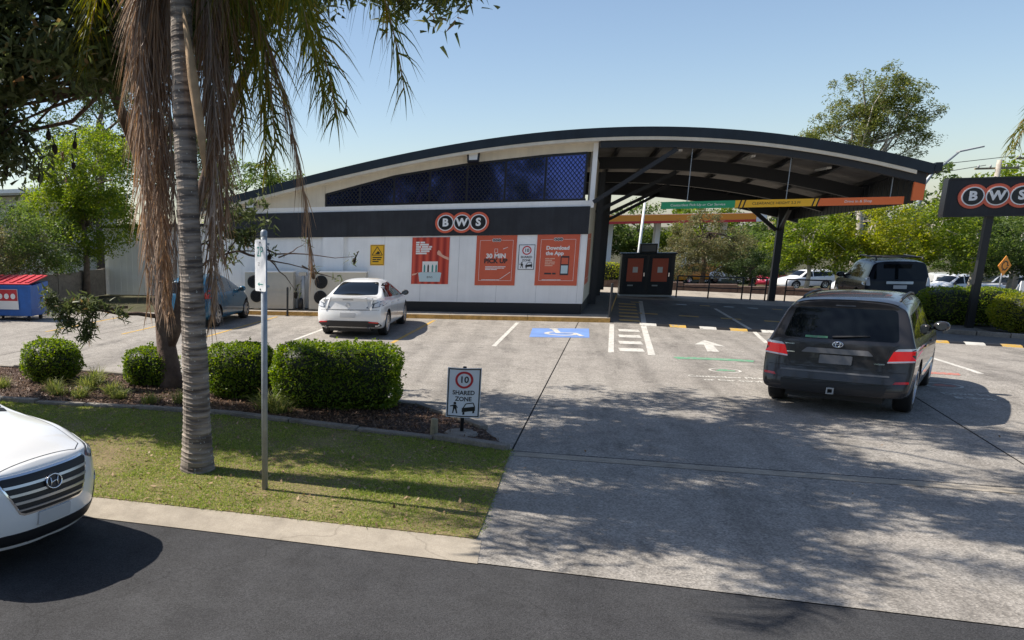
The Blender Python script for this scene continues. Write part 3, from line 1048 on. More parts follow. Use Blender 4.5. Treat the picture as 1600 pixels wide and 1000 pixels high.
q.prism([(0.575, 0.10), (0.575, 0.02), (0.42, 0.08), (0.30, 0.15), (0.22, 0.19), (0.20, 0.25), (0.24, 0.33), (0.29, 0.31), (0.33, 0.25), (0.36, 0.20), (0.45, 0.15)], -0.016, -0.0125)
q.build('printed_arm', 'print_skin', p1)
q = MB()
q.prism([(-0.56, -0.47), (-0.44, -0.44), (-0.36, -0.36), (-0.42, -0.39), (-0.56, -0.42)], -0.016, -0.0125)
q.build('printed_arm', 'print_skin', p1)
# pick up poster
p2 = poster_root(-2.645, 1.76, 1.19, 1.53, 'orange_print', 'orange 30 MIN PICK UP poster in the middle of the three')
frame_line(p2, 0.98, 1.24, -0.0125, 'print_white', gap=0.16)
mini_logo(p2, 0.62)
frame = MB()
frame.box(-0.05, 0.05, -0.0145, -0.0125, 0.24, 0.25)
frame.box(-0.05, -0.04, -0.0145, -0.0125, 0.25, 0.35)
frame.box(0.04, 0.05, -0.0145, -0.0125, 0.25, 0.35)
frame.box(-0.05, 0.05, -0.0145, -0.0125, 0.35, 0.36)
frame.build('bag_icon', 'print_white', p2)
text('30 MIN', 0.19, 'print_white', p2, (0.0, -0.0135, 0.135), bold=0.008, name='headline', depth=0.001)
text('PICK UP', 0.19, 'print_dark', p2, (0.0, -0.0135, -0.02), bold=0.008, name='headline', depth=0.001)
bars(p2, -0.3, -0.18, [(0.2, 0.14, 0.24), (0.26, 0.2, 0.08), (0.16, 0.18)], 0.022, 0.02, 'print_white', -0.0127)
bars(p2, -0.4, -0.585, [(0.12, 0.3, 0.1)], 0.018, 0.02, 'print_white', -0.0127)
q = MB()
q.prism([(0.2, 0.34), (0.34, 0.40), (0.345, 0.415), (0.2, 0.36)], -0.0145, -0.0125)
q.prism([(0.15, -0.58), (0.45, -0.36), (0.455, -0.34), (0.15, -0.56)], -0.0145, -0.0125)
q.build('streak', 'print_white', p2)
# app poster
p3 = poster_root(-0.87, 1.77, 1.20, 1.53, 'orange_print', 'orange Download the App poster at the right-hand corner of the shop front')
frame_line(p3, 0.98, 1.24, -0.0125, 'print_white', gap=0.16)
mini_logo(p3, 0.62)
text('Download', 0.155, 'print_white', p3, (-0.33, -0.0135, 0.36), bold=0.006, name='headline', depth=0.001, align='LEFT')
text('the App', 0.155, 'print_white', p3, (-0.33, -0.0135, 0.20), bold=0.006, name='headline', depth=0.001, align='LEFT')
bars(p3, -0.34, 0.06, [(0.12, 0.14), (0.2,), (0.1, 0.17), (0.16, 0.1), (0.22,)], 0.03, 0.022, 'print_skin', -0.0127)
bars(p3, -0.34, -0.38, [(0.2, 0.1)], 0.05, 0.02, 'print_dark', -0.0127)
q = MB()
q.box(0.10, 0.34, -0.016, -0.0125, -0.45, 0.12)
q.build('printed_phone', 'print_dark', p3)
q = MB()
q.box(0.125, 0.315, -0.0175, -0.0162, -0.12, 0.07)
q.build('phone_screen', 'orange_print', p3)
q = MB()
q.box(0.125, 0.315, -0.0175, -0.0162, -0.40, -0.16)
q.build('phone_screen', 'print_pale', p3)
bars(p3, -0.4, -0.585, [(0.12, 0.3, 0.1)], 0.018, 0.02, 'print_white', -0.0127)
# side wall poster
ps = thing('poster', 'orange poster on the shaded side wall beside the walkway', 'poster', (-0.075 + sk(-0.1), -0.1, 1.77), -math.atan(0.10))
q = MB()
q.box(0.0, 0.012, -0.7, 0.9, -0.76, 0.76)
q.build('backing', 'orange_print', ps)
q = MB()
for z in (-0.6, 0.6):
    q.box(0.0125, 0.0145, -0.58, 0.78, z, z + 0.01)
q.build('border_line', 'print_white', ps)
# yellow warning sign
ys = thing('warning_sign', 'small yellow warning triangle sign on the white wall', 'sign', (-6.33, W - 0.0015, 1.94))
q = MB()
q.box(-0.23, 0.23, -0.012, -0.001, -0.33, 0.33)
q.build('plate', 'sign_yellow', ys, bevel=0.003)
frame_line(ys, 0.42, 0.62, -0.0125, 'sign_black', 0.012)
q = MB()
for a, b in (((-0.17, 0.0), (0.17, 0.0)), ((0.17, 0.0), (0.0, 0.27)), ((0.0, 0.27), (-0.17, 0.0))):
    q.bar((a[0], -0.0135, a[1]), (b[0], -0.0135, b[1]), 0.002, 0.022)
q.prism([(-0.07, 0.03), (0.08, 0.03), (0.08, 0.09), (0.02, 0.13), (-0.02, 0.08)], -0.0145, -0.0125)
q.build('warning_triangle', 'sign_black', ys)
bars(ys, -0.15, -0.06, [(0.3,), (0.12, 0.13), (0.2,)], 0.035, 0.03, 'sign_black', -0.0127)

def shared_face(t, w, h, y):
    """face of a 10 shared zone sign centred on the parent, facing -y"""
    s = h / 0.75
    frame_line(t, w - 0.012 * s, h - 0.012 * s, y, 'sign_black', 0.016 * s)
    q = MB()
    ringp(q, 0, 0.2 * s, 0.098 * s, 0.130 * s, y - 0.003, y)
    q.build('red_ring', 'sign_red', t)
    text('10', 0.135 * s, 'sign_black', t, (0, y - 0.001, 0.2 * s), bold=0.003 * s, depth=0.001)
    text('SHARED', 0.092 * s, 'sign_black', t, (0, y - 0.001, -0.0 * s), bold=0.002 * s, depth=0.001, sx=0.95)
    text('ZONE', 0.092 * s, 'sign_black', t, (0, y - 0.001, -0.095 * s), bold=0.002 * s, depth=0.001, sx=0.95)
    q = MB()
    x, z = -0.12 * s, -0.25 * s
    disc(q, x, z + 0.088 * s, 0.02 * s, y - 0.003, y, 14)
    def P(pts):
        q.prism([(x + a * s, z + b * s) for a, b in pts], y - 0.003, y)
    P([(-0.022, 0.065), (0.022, 0.065), (0.028, 0.0), (-0.026, 0.0)])
    P([(-0.024, 0.06), (-0.07, 0.045), (-0.07, 0.032), (-0.024, 0.04)])
    P([(0.02, 0.06), (0.045, 0.02), (0.036, 0.015), (0.02, 0.04)])
    P([(-0.024, 0.0), (-0.004, 0.0), (-0.02, -0.07), (-0.036, -0.07)])
    P([(0.004, 0.0), (0.028, 0.0), (0.042, -0.065), (0.026, -0.07)])
    q.build('walker_symbol', 'sign_black', t)
    q = MB()
    x, z = 0.085 * s, -0.25 * s
    P([(-0.10, 0.02), (0.09, 0.045), (0.092, -0.02), (-0.10, -0.045)])
    P([(-0.088, -0.045), (-0.06, -0.042), (-0.06, -0.08), (-0.088, -0.085)])
    P([(0.055, -0.025), (0.082, -0.02), (0.082, -0.055), (0.055, -0.06)])
    for a, b in (((-0.08, 0.022), (-0.045, 0.085)), ((-0.045, 0.085), (0.06, 0.1)), ((0.06, 0.1), (0.082, 0.042))):
        q.bar((x + a[0] * s, y - 0.0015, z + a[1] * s), (x + b[0] * s, y - 0.0015, z + b[1] * s), 0.002, 0.014 * s)
    q.build('car_symbol', 'sign_black', t)
wz = thing('shared_zone_sign', 'small 10 SHARED ZONE plate on the wall between two orange posters', 'sign', (-1.75, W - 0.0015, 1.86))
q = MB()
q.box(-0.24, 0.24, -0.01, -0.001, -0.385, 0.385)
q.build('plate', 'sign_white', wz, bevel=0.003)
shared_face(wz, 0.48, 0.77, -0.0105)
# the same sign on a short post at the driveway corner, its plate bent
fs = thing('shared_zone_sign', 'bent 10 SHARED ZONE sign on a short post beside the driveway', 'sign', (-2.27, -17.06, 0.0), R(4))
q = MB()
q.lathe([(0.0, 0.055), (0.13, 0.06), (0.2, 0.05), (0.235, 0.03), (0.24, 0.0), (0.0, 0.0)], 22)
q.build('concrete_footing', 'old_concrete', fs, smooth=True)
q = MB()
q.tube([(0, 0.03, 0.03), (0, 0.03, 0.97)], 0.026, 10)
q.build('post', 'plastic_black', fs, smooth=True)
face = bpy.data.objects.new('face', None)
q = MB()
pts = [(-0.225, -0.012), (-0.11, -0.002), (0.0, 0.008), (0.11, 0.0), (0.225, -0.012)]
vs, fsx = [], []
for x, y in pts:
    zs = 0.012 * (abs(x) / 0.225)
    for yy in (y, y - 0.004):
        for z in (0.25 + zs, 0.95 + zs):
            vs.append((x, yy, z))
for i in range(4):
    a = 4 * i
    fsx += [(a + 2, a + 6, a + 7, a + 3), (a, a + 1, a + 5, a + 4), (a, a + 4, a + 6, a + 2), (a + 1, a + 3, a + 7, a + 5)]
fsx += [(0, 2, 3, 1), (16, 17, 19, 18)]
q.add(vs, fsx)
plate = q.build('plate', 'sign_white', fs)
bpy.data.objects.remove(face, do_unlink=True)
kids_before = set(bpy.data.objects)
shared_face(plate, 0.44, 0.69, 0.0)
for o in set(bpy.data.objects) - kids_before:
    # lay the printed marks onto the bent plate
    mw = o.matrix_basis.copy()
    o.location = (0, 0, 0)
    o.rotation_euler = (0, 0, 0)
    o.scale = (1, 1, 1)
    bm = bmesh.new()
    bm.from_mesh(o.data)
    bm.transform(mw)
    for _ in range(1):
        bmesh.ops.subdivide_edges(bm, edges=[e for e in bm.edges if e.calc_length() > 0.08], cuts=3, use_grid_fill=True)
    for p in bm.verts:
        p.co.y += np.interp(p.co.x, [a for a, b in pts], [b - 0.004 for a, b in pts]) - 0.001
        p.co.z += 0.6 + 0.012 * (abs(p.co.x) / 0.225)
    bm.to_mesh(o.data)
    bm.free()

# hanging clearance board
hb = thing('clearance_board', 'green yellow and orange clearance board hanging under the canopy front', 'sign', (0, -1.32, 3.31))
for nm, a, b, m in (('green_board', 1.8, 3.64, 'sign_green'), ('yellow_board', 3.642, 5.6, 'sign_yellow'), ('orange_board', 5.602, 7.5, 'sign_orange')):
    q = MB()
    q.box(a, b, -0.03, 0.03, -0.1, 0.1)
    q.build(nm, m, hb)
q = MB()
for x in (3.72, 3.82, 5.45, 5.55):
    q.prism([(x, -0.1), (x + 0.035, -0.1), (x + 0.085, 0.1), (x + 0.05, 0.1)], -0.032, -0.0305)
q.build('black_slash', 'sign_black', hb)
text('Contactless Pick-Up or Car Service', 0.095, 'print_white', hb, (2.72, -0.0325, 0), depth=0.001)
text('CLEARANCE HEIGHT 2.2 M', 0.095, 'sign_black', hb, (4.62, -0.0325, 0), depth=0.001)
text('Drive In & Shop', 0.095, 'print_white', hb, (6.5, -0.0325, 0), depth=0.001)
for x in (2.45, 4.85, 7.2):
    q = MB()
    q.tube([(x, 0, 0.1), (x, 0, rt(x) - 0.3 - 3.31)], 0.011, 6)
    q.build('hanging_rod', 'galvanised', hb)
# ================================================================== PLANT, BOLLARDS, FURNITURE
rng = np.random.default_rng(7)
random.seed(7)

def bx(name, x0, x1, y0, y1, z0, z1, m, parent, bev=0.0):
    q = MB()
    q.box(x0, x1, y0, y1, z0, z1)
    return q.build(name, m, parent, bevel=bev)

def condenser(u0, u1, label, fans, panels):
    t = thing('condenser_unit', label, 'cooling unit', (u0, -1.66, 0.136), 0, 'cooling units along the shop wall')
    w = u1 - u0
    bx('casing', 0, w, 0, 0.36, 0.04, 1.26, 'beige_metal', t, 0.01)
    bx('lid', -0.02, w + 0.02, -0.03, 0.37, 1.262, 1.30, 'wall_white', t, 0.006)
    for x in (0.1, w - 0.2):
        bx('foot', x, x + 0.1, 0.02, 0.34, 0, 0.04, 'plastic_black', t)
    for fx, fz, r in fans:
        q = MB()
        q.lathe([(0, -0.03), (r, -0.03), (r + 0.02, -0.015), (r + 0.02, -0.001)], 28, 'y', (fx, 0, fz))
        fan = q.build('fan', 'fan_black', t, smooth=False)
        q = MB()
        for rr in (r * 0.3, r * 0.55, r * 0.8, r):
            pts = [(fx + rr * math.cos(a), -0.05, fz + rr * math.sin(a)) for a in np.linspace(0, 2 * PI, 25)]
            q.tube(pts, 0.006, 4, False)
        for a in range(6):
            aa = a * PI / 6
            q.tube([(fx - r * math.cos(aa), -0.052, fz - r * math.sin(aa)), (fx + r * math.cos(aa), -0.052, fz + r * math.sin(aa))], 0.005, 4, False)
        q.build('fan_guard', 'steel_dark', fan)
    for x0, x1, z0, z1 in panels:
        pn = bx('access_panel', x0, x1, -0.012, -0.001, z0, z1, 'beige_metal', t, 0.003)
condenser(-10.75, -9.05, 'beige cooling unit with two black fans behind the blue hatchback', [(0.32, 0.95, 0.2), (0.42, 0.47, 0.2)], [(0.75, 1.6, 0.15, 0.6), (0.75, 1.6, 0.68, 1.15)])
condenser(-8.5, -6.6, 'beige cooling unit with two black fans behind the white sedan', [(0.42, 0.95, 0.2), (0.40, 0.45, 0.2)], [(0.8, 1.75, 0.15, 0.6)])
pp = thing('pipe_stack', 'grey pipes and receiver tank between the two cooling units', 'pipes', (-8.78, -1.5, 0.136))
q = MB()
q.tube([(0.05, 0, 0.0), (0.05, 0, 1.15)], 0.06, 12)
q.build('pipe', 'grey_metal', pp, smooth=True)
q = MB()
q.tube([(-0.1, 0.05, 0.0), (-0.1, 0.05, 0.9), (-0.02, 0.05, 1.0)], 0.025, 8)
q.build('pipe', 'beige_metal', pp, smooth=True)
q = MB()
q.lathe([(0, 0), (0.09, 0.0), (0.09, 0.3), (0.05, 0.36), (0, 0.36)], 14, 'z', (-0.02, -0.1, 0.05))
q.build('tank', 'fan_black', pp, smooth=True)
bx('pipe_shroud', -0.1, 0.16, -0.06, 0.1, 1.152, 1.26, 'beige_metal', pp)

def post_bollard(u, v, h, r, m, label, cap='steel_dark', base=0.0):
    t = thing('bollard', label, 'bollard', (u, v, base))
    q = MB()
    q.lathe([(r, 0), (r, h - 0.03), (r * 0.7, h), (0, h)], 14)
    q.build('shaft', m, t, smooth=False)
    q = MB()
    q.lathe([(r * 2, 0.0), (r * 2, 0.012), (r + 0.001, 0.012)], 14)
    q.build('base_plate', cap, t)
post_bollard(-9.08, -2.2, 0.95, 0.035, 'steel_dark', 'thin black bollard on the kerb in front of the cooling units')
post_bollard(0.66, -1.9, 1.0, 0.035, 'steel_dark', 'black bollard at the corner of the shop footpath beside the striped walkway', base=0.135)
t = thing('timber_bollard', 'short weathered timber bollard in the grass beside the bent sign', 'bollard', (-2.62, -17.33, 0.0))
q = MB()
q.lathe([(0.05, 0), (0.052, 0.12), (0.048, 0.26), (0.042, 0.275), (0, 0.28)], 12)
q.build('shaft', 'timber_grey', t)

# parking sign on galvanised pole
t = thing('parking_sign', 'white 2P parking plate on a tall galvanised pole in the verge', 'sign', (-4.14, -20.3, 0.0), R(-42))
q = MB()
q.tube([(0, 0, -0.02), (0, 0, 2.84)], 0.034, 14)
q.lathe([(0.037, 2.80), (0.037, 2.85), (0.02, 2.87), (0, 2.872)], 14)
q.build('pole', 'galvanised', t, smooth=True)
q = MB()
w, h, r = 0.1125, 0.27, 0.02
pts = []
for cx, cz, a0 in ((w - r, h - r, 0), (-w + r, h - r, 90), (-w + r, -h + r, 180), (w - r, -h + r, 270)):
    for k in range(5):
        a = R(a0 + k * 22.5)
        pts.append((cx + r * math.cos(a), 2.5 + cz + r * math.sin(a)))
q.prism(pts, -0.046, -0.042)
plate = q.build('plate', 'sign_white', t)
text('2P', 0.15, 'sign_teal', plate, (-0.005, -0.0475, 2.64), bold=-0.001, depth=0.001, sx=0.85)
bars(plate, -0.05, 2.535, [(0.035,), (0.03,)], 0.012, 0.01, 'plate_pale', -0.0465)
q = MB()
q.box(-0.05, 0.055, -0.0485, -0.0465, 2.300, 2.309)
q.prism([(-0.055, 2.3045), (-0.02, 2.325), (-0.02, 2.284)], -0.0485, -0.0465)
q.build('arrow', 'sign_teal', plate)
for z in (2.28, 2.72):
    bx('clamp', -0.045, 0.045, -0.042, 0.04, z - 0.012, z + 0.012, 'galvanised', t)
    q = MB()
    q.lathe([(0.009, -0.051), (0.009, -0.0465), (0, -0.051)], 8, 'y', (0, 0, z - (0.03 if z < 2.5 else -0.02)))
    q.build('bolt', 'steel_dark', t)

# kerb stones round the garden bed
edge = thing('garden_kerb', 'low weathered concrete kerb stones between lawn and garden bed', 'kerb')
def blocks(line, L0, w, h, m, parent, z0=-0.02):
    pts = [Vector((p[0], p[1], 0)) for p in line]
    for i in range(len(pts) - 1):
        d = pts[i + 1] - pts[i]
        n = max(1, int(d.length / L0))
        for k in range(n):
            a = pts[i] + d * (k / n)
            b = pts[i] + d * ((k + 1) / n)
            e = (b - a).normalized()
            jn = Vector((-e.y, e.x, 0)) * random.uniform(-0.025, 0.025)
            q = MB()
            hh = h + random.uniform(-0.03, 0.015)
            q.bar(a + e * 0.008 + jn + Vector((0, 0, z0 + hh / 2)), b - e * 0.008 + jn + Vector((0, 0, z0 + hh / 2)), w, hh)
            q.build('kerb_stone', m, parent, bevel=0.012)
blocks(bed_front[1:], 0.85, 0.15, 0.10, 'old_concrete', edge)
blocks([bed_front[0], bed_front[1]], 0.85, 0.15, 0.10, 'old_concrete', edge)
edge2 = thing('garden_kerb', 'concrete kerb stones along the car park side of the garden bed', 'kerb')
blocks(bed_back[1:], 0.9, 0.13, 0.10, 'old_concrete', edge2)

# ---------------------------------------------------------------- kiosk cabinet and rails under the canopy
ck = thing('trolley_kiosk', 'dark cabinet with two orange posters standing behind the canopy lane', 'cabinet', (1.72, 8.3, -0.06))
bx('body', 0, 1.9, 0, 0.7, 0.08, 1.66, 'frame_black', ck, 0.015)
bx('plinth', 0.02, 1.88, 0.02, 0.68, 0, 0.08, 'grey_metal', ck)
bx('top_ledge', -0.05, 1.95, -0.05, 0.75, 1.662, 1.71, 'roof_navy', ck, 0.008)
for x in (0.22, 1.1):
    d = bx('door', x - 0.1, x + 0.68, -0.022, -0.001, 0.14, 1.6, 'band_charcoal', ck, 0.004)
    bx('door_poster', x, x + 0.56, -0.03, -0.0225, 0.6, 1.5, 'orange_print', d)
    bx('notice', x + 0.2, x + 0.38, -0.034, -0.0305, 0.95, 1.17, 'print_white', d)
    bx('door_handle', x + 0.6, x + 0.63, -0.05, -0.0225, 0.8, 0.95, 'chrome', d)
    bx('vent', x + 0.05, x + 0.25, -0.03, -0.0225, 0.42, 0.47, 'grey_metal', d)
tb = thing('display_box', 'small dark display box standing on the kiosk cabinet', 'box', (2.35, 8.45, 1.65))
bx('case', 0, 0.62, 0, 0.3, 0, 0.36, 'frame_black', tb, 0.01)
bx('screen', 0.06, 0.56, -0.008, -0.001, 0.06, 0.3, 'lens_smoke', tb)

def rail(pts, label, h=0.85):
    t = thing('handrail', label, 'rail', (pts[0][0], pts[0][1], 0))
    o = Vector((pts[0][0], pts[0][1], 0))
    q = MB()
    P = []
    for x, y in pts:
        z = float(gz(x, y))
        p = Vector((x, y, z)) - o
        P.append(p)
    q.tube([p + Vector((0, 0, h)) for p in P], 0.026, 8)
    q.build('top_rail', 'steel_dark', t, smooth=True)
    q = MB()
    q.tube([p + Vector((0, 0, 0.42)) for p in P], 0.02, 8)
    q.build('mid_rail', 'steel_dark', t, smooth=True)
    for p in P:
        q = MB()
        q.tube([p, p + Vector((0, 0, h))], 0.026, 8)
        q.build('rail_post', 'steel_dark', t, smooth=True)
rail([(3.85, 8.9), (5.0, 9.1), (6.2, 9.3)], 'black tubular handrail right of the kiosk cabinet')
rail([(6.5, 9.3), (7.0, 9.35)], 'short black handrail just left of the canopy post', 0.85)
rail([(7.7, 9.5), (9.2, 9.7)], 'black tubular handrail just right of the canopy post')
# low garden wall and planting edge at the back of the apron
lw = thing('rear_garden_wall', 'low dark retaining wall at the rear edge of the apron', 'wall', (0, 15.2, 0))
for i in range(12):
    u = -6 + i * 2.2
    bx('wall_block', u, u + 2.18, 0, 0.3, float(gz(u + 1, 15.2)) - 0.2, float(gz(u + 1, 15.2)) + 0.36, 'bark_brown', lw, 0.02)

# ---------------------------------------------------------------- pylon sign
py = thing('pylon_sign', 'charcoal BWS pylon sign on a black pole at the right edge', 'sign', (10.79, 2.32, -0.4))
bx('pole', -0.085, 0.085, -0.085, 0.085, 0, 3.28, 'steel_dark', py)
bx('sign_box', -1.12, 0.98, -0.15, 0.15, 3.28, 4.33, 'band_charcoal', py, 0.015)
q = MB()
for a, b, c, d in ((-1.15, 1.01, 4.31, 4.36), (-1.15, 1.01, 3.25, 3.30)):
    q.box(a, b, -0.17, 0.17, c, d)
q.box(-1.16, -1.11, -0.17, 0.17, 3.301, 4.309)
q.box(0.97, 1.01, -0.17, 0.17, 3.301, 4.309)
q.build('sign_frame', 'steel_dark', py)
circles_logo(py, 0.03, 3.83, 0.345, -0.152, 0.56)

# ---------------------------------------------------------------- skip bin at the left
bn = thing('recycling_bin', 'blue wheeled skip bin with red lid at the far left', 'bin', (-18.7, -5.6, 0.0))
q = MB()
L_, D_ = 1.95, 1.1
q.add([(0.08, 0.1, 0.16), (L_ - 0.08, 0.1, 0.16), (L_ - 0.08, D_ - 0.05, 0.16), (0.08, D_ - 0.05, 0.16), (0, 0, 1.15), (L_, 0, 1.15), (L_, D_, 1.25), (0, D_, 1.25)],
      [(0, 3, 2, 1), (4, 5, 6, 7), (0, 1, 5, 4), (1, 2, 6, 5), (2, 3, 7, 6), (3, 0, 4, 7)])
q.build('body', 'bin_blue', bn, bevel=0.02)
bx('rim', -0.04, L_ + 0.04, -0.04, 0.03, 1.12, 1.18, 'bin_blue', bn, 0.01)
for k in range(2):
    q = MB()
    a, b = 0.0 + k * L_ / 2, L_ / 2 + k * L_ / 2 - 0.01
    q.add([(a, -0.05, 1.19), (b, -0.05, 1.19), (b, D_, 1.40), (a, D_, 1.40), (a, -0.05, 1.225), (b, -0.05, 1.225), (b, D_, 1.44), (a, D_, 1.44)],
          [(0, 3, 2, 1), (4, 5, 6, 7), (0, 1, 5, 4), (1, 2, 6, 5), (2, 3, 7, 6), (3, 0, 4, 7)])
    lid = q.build('lid', 'bin_red', bn, bevel=0.01)
    for j in range(3):
        x = a + 0.15 + j * 0.3
        q = MB()
        q.add([(x, 0.05, 1.243), (x + 0.12, 0.05, 1.243), (x + 0.12, D_ - 0.1, 1.422), (x, D_ - 0.1, 1.422), (x, 0.05, 1.275), (x + 0.12, 0.05, 1.275), (x + 0.12, D_ - 0.1, 1.455), (x, D_ - 0.1, 1.455)],
              [(0, 3, 2, 1), (4, 5, 6, 7), (0, 1, 5, 4), (1, 2, 6, 5), (2, 3, 7, 6), (3, 0, 4, 7)])
        q.build('lid_rib', 'bin_red', lid)
lb = MB()
lb.add([(0.35, 0.022, 0.38), (1.45, 0.022, 0.38), (1.45, -0.012, 1.04), (0.35, -0.012, 1.04), (0.35, 0.042, 0.38), (1.45, 0.042, 0.38), (1.45, 0.006, 1.04), (0.35, 0.006, 1.04)],
       [(0, 1, 2, 3), (7, 6, 5, 4), (0, 4, 5, 1), (1, 5, 6, 2), (2, 6, 7, 3), (3, 7, 4, 0)])
lab = lb.build('label', 'print_white', bn)
q = MB()
q.add([(0.36, 0.002, 0.66), (1.44, 0.002, 0.66), (1.44, -0.016, 1.03), (0.36, -0.016, 1.03)], [(0, 1, 2, 3)])
q.build('label_band', 'bin_red', lab)
q = MB()
for k in range(4):
    disc(q, 0.53 + k * 0.25, 0.81, 0.09, -0.02, -0.012, 18)
q.build('label_icon', 'print_white', lab)
for x in (0.2, L_ - 0.25):
    for y in (0.2, D_ - 0.2):
        q = MB()
        q.lathe([(0, -0.03), (0.08, -0.03), (0.08, 0.03), (0, 0.03)], 12, 'x', (x, y, 0.08))
        q.build('castor', 'rubber', bn)

# ---------------------------------------------------------------- left boundary: wall, shed, house
bw = thing('boundary_wall', 'grey concrete panel wall behind the skip bin', 'wall', (-19.85, -9.0, 0))
for i in range(7):
    a = i * 2.0
    bx('wall_panel', 0, 0.12, a, a + 1.97, 0, 1.16 - 0.01 * (i % 3), 'old_concrete', bw, 0.01)
    bx('wall_post', -0.03, 0.15, a + 1.972, a + 1.998, 0, 1.2, 'old_concrete', bw)
sh = thing('white_shed', 'plain white shed with flat dark roof behind the palm', 'shed', (-19.75, 5.1, 0))
bx('wall', 0, 5.6, 0, 4.0, 0, 2.95, 'wall_white', sh)
bx('roof', -0.15, 5.75, -0.2, 4.1, 2.952, 3.08, 'steel_dark', sh, 0.01)
for i in range(18):
    x = 0.15 + i * 0.3
    bx('cladding_rib', x, x + 0.03, -0.014, -0.001, 0.05, 2.9, 'wall_white', sh)
bx('door', 2.4, 3.3, -0.03, -0.015, 0, 2.1, 'grey_metal', sh)
hs = thing('beige_house', 'beige weatherboard house with flat eaves beyond the left trees', 'house', (-42, 10.5, 0))
bx('wall', 0, 16, 0, 8, 0, 4.7, 'beige_metal', hs)
rf = bx('roof', -0.6, 16.7, -0.7, 8.6, 4.75, 5.0, 'grey_metal', hs, 0.03)
bx('gutter', -0.65, 16.75, -0.8, -0.702, 4.85, 5.05, 'wall_white', rf)
for i in range(14):
    z = 0.25 + i * 0.32
    bx('weatherboard', 0, 16, -0.02, -0.001, z, z + 0.30, 'beige_metal', hs)
for x in (12.2, 13.6, 14.7):
    wn_ = bx('window', x, x + 0.9, -0.05, -0.021, 3.0, 4.3, 'wall_white', hs)
    bx('pane', x + 0.06, x + 0.42, -0.06, -0.051, 3.06, 4.24, 'car_glass', wn_)
    bx('pane', x + 0.48, x + 0.84, -0.06, -0.051, 3.06, 4.24, 'car_glass', wn_)

# ---------------------------------------------------------------- far things behind the canopy
ps_ = thing('petrol_station', 'petrol station with an orange and red banded canopy beyond the drive-through', 'petrol station', (5.0, 66.0, -3.5), R(20.8))
bx('canopy', -14, 16, 0, 12, 6.2, 7.0, 'wall_white', ps_)
bx('orange_band', -14.03, 16.03, -0.06, -0.001, 6.35, 6.95, 'diamond_orange', ps_)
bx('red_band', -14.03, 16.03, -0.06, -0.001, 6.1, 6.34, 'sign_red', ps_)
bx('white_end', 15.0, 16.04, -0.09, -0.061, 6.12, 7.0, 'sign_white', ps_)
for x in (-8, 1.5, 6.5, 9.6, 13.5):
    bx('canopy_column', x, x + 0.5, 3, 3.5, 0, 6.2, 'wall_white', ps_)
for x in (2.6, 7.6):
    pm = bx('fuel_pump', x, x + 0.9, 2.8, 3.5, 0, 2.0, 'sign_red', ps_)
    bx('pump_screen', x + 0.15, x + 0.75, 2.75, 2.799, 1.2, 1.7, 'wall_white', pm)
bx('shop_wall', -12, 2, 18, 24, 0, 4.2, 'wall_white', ps_)
bx('shop_window', -10, 0, 17.9, 17.99, 0.5, 3.0, 'car_glass', ps_)
def mast(name, label, cat, pts, rad, m, extra=None):
    t = thing(name, label, cat, pts[0])
    o = Vector(pts[0])
    q = MB()
    q.tube([Vector(p) - o for p in pts], rad, 10)
    q.build('pole', m, t, smooth=True)
    return t
t = mast('light_pole', 'slim white light pole standing in front of the petrol station canopy', 'pole', [(6.3, 49.0, -2.9), (6.5, 49.0, 4.7)], [0.13, 0.09], 'wall_white')
t = mast('street_lamp', 'grey street lamp with upswept arm beyond the canopy right end', 'street lamp', [(18.8, 32.3, -2.1), (19.3, 32.5, 4.7), (19.7, 32.65, 5.3), (21.0, 33.2, 6.5)], [0.15, 0.13, 0.08, 0.05], 'galvanised')
q = MB()
q.bar((2.1, 0.87, 8.58), (3.4, 1.35, 8.85), 0.25, 0.09)
q.build('lamp_head', 'grey_metal', t, bevel=0.02)
for k, (x, y, top, lab) in enumerate(((25.6, 40.3, 6.3, 'pale timber power pole standing just right of the pylon sign pole'), (28.0, 41.3, 6.9, 'pale timber power pole nearest the right edge'))):
    t = mast('power_pole', lab, 'power pole', [(x, y, float(gz(x, y)) - 0.2), (x + 0.1, y, 3), (x + 0.1, y, top)], [0.19, 0.17, 0.13], 'bark_pale')
    z0 = top - (float(gz(x, y)) - 0.2)
    q = MB()
    q.bar((-1.1, 0, z0 - 0.5), (1.3, 0.4, z0 - 0.5), 0.1, 0.12)
    q.build('crossarm', 'timber_grey', t)
    for dx in (-0.95, -0.3, 0.55, 1.15):
        q = MB()
        q.lathe([(0.05, 0), (0.07, 0.08), (0.04, 0.16), (0, 0.17)], 8, 'z', (dx, 0.08 + dx * 0.14, z0 - 0.44))
        q.build('insulator', 'grey_metal', t)
for k, (a, b, lab) in enumerate((((25.0, 40.2, 6.0), (10, 60, 6.4), 'upper overhead wire running left from the power poles'), ((26.7, 40.9, 6.55), (-4, 78, 7.2), 'lower overhead wire running left from the power poles'), ((28.5, 41.4, 6.55), (45, 30, 6.9), 'overhead wire running right out of view'))):
    pts = []
    for s in np.linspace(0, 1, 14):
        p = Vector(a).lerp(Vector(b), s)
        p.z -= 1.0 * math.sin(PI * s)
        pts.append(p)
    q = MB()
    q.tube(pts, 0.022, 5)
    tag(q.build('overhead_wire', 'steel_dark'), lab, 'wire')
t = thing('roundabout_sign', 'orange diamond roundabout warning sign near the right edge', 'sign', (19.4, 21.9, float(gz(19.4, 21.9))), R(38))
q = MB()
q.tube([(0, 0.05, 0), (0, 0.05, 1.9)], 0.035, 8)
q.build('post', 'galvanised', t, smooth=True)
zc = 0.53 - float(gz(19.4, 21.9))
q = MB()
q.prism([(0, zc - 0.47), (0.47, zc), (0, zc + 0.47), (-0.47, zc)], -0.01, 0.01)
pl = q.build('plate', 'diamond_orange', t)
q = MB()
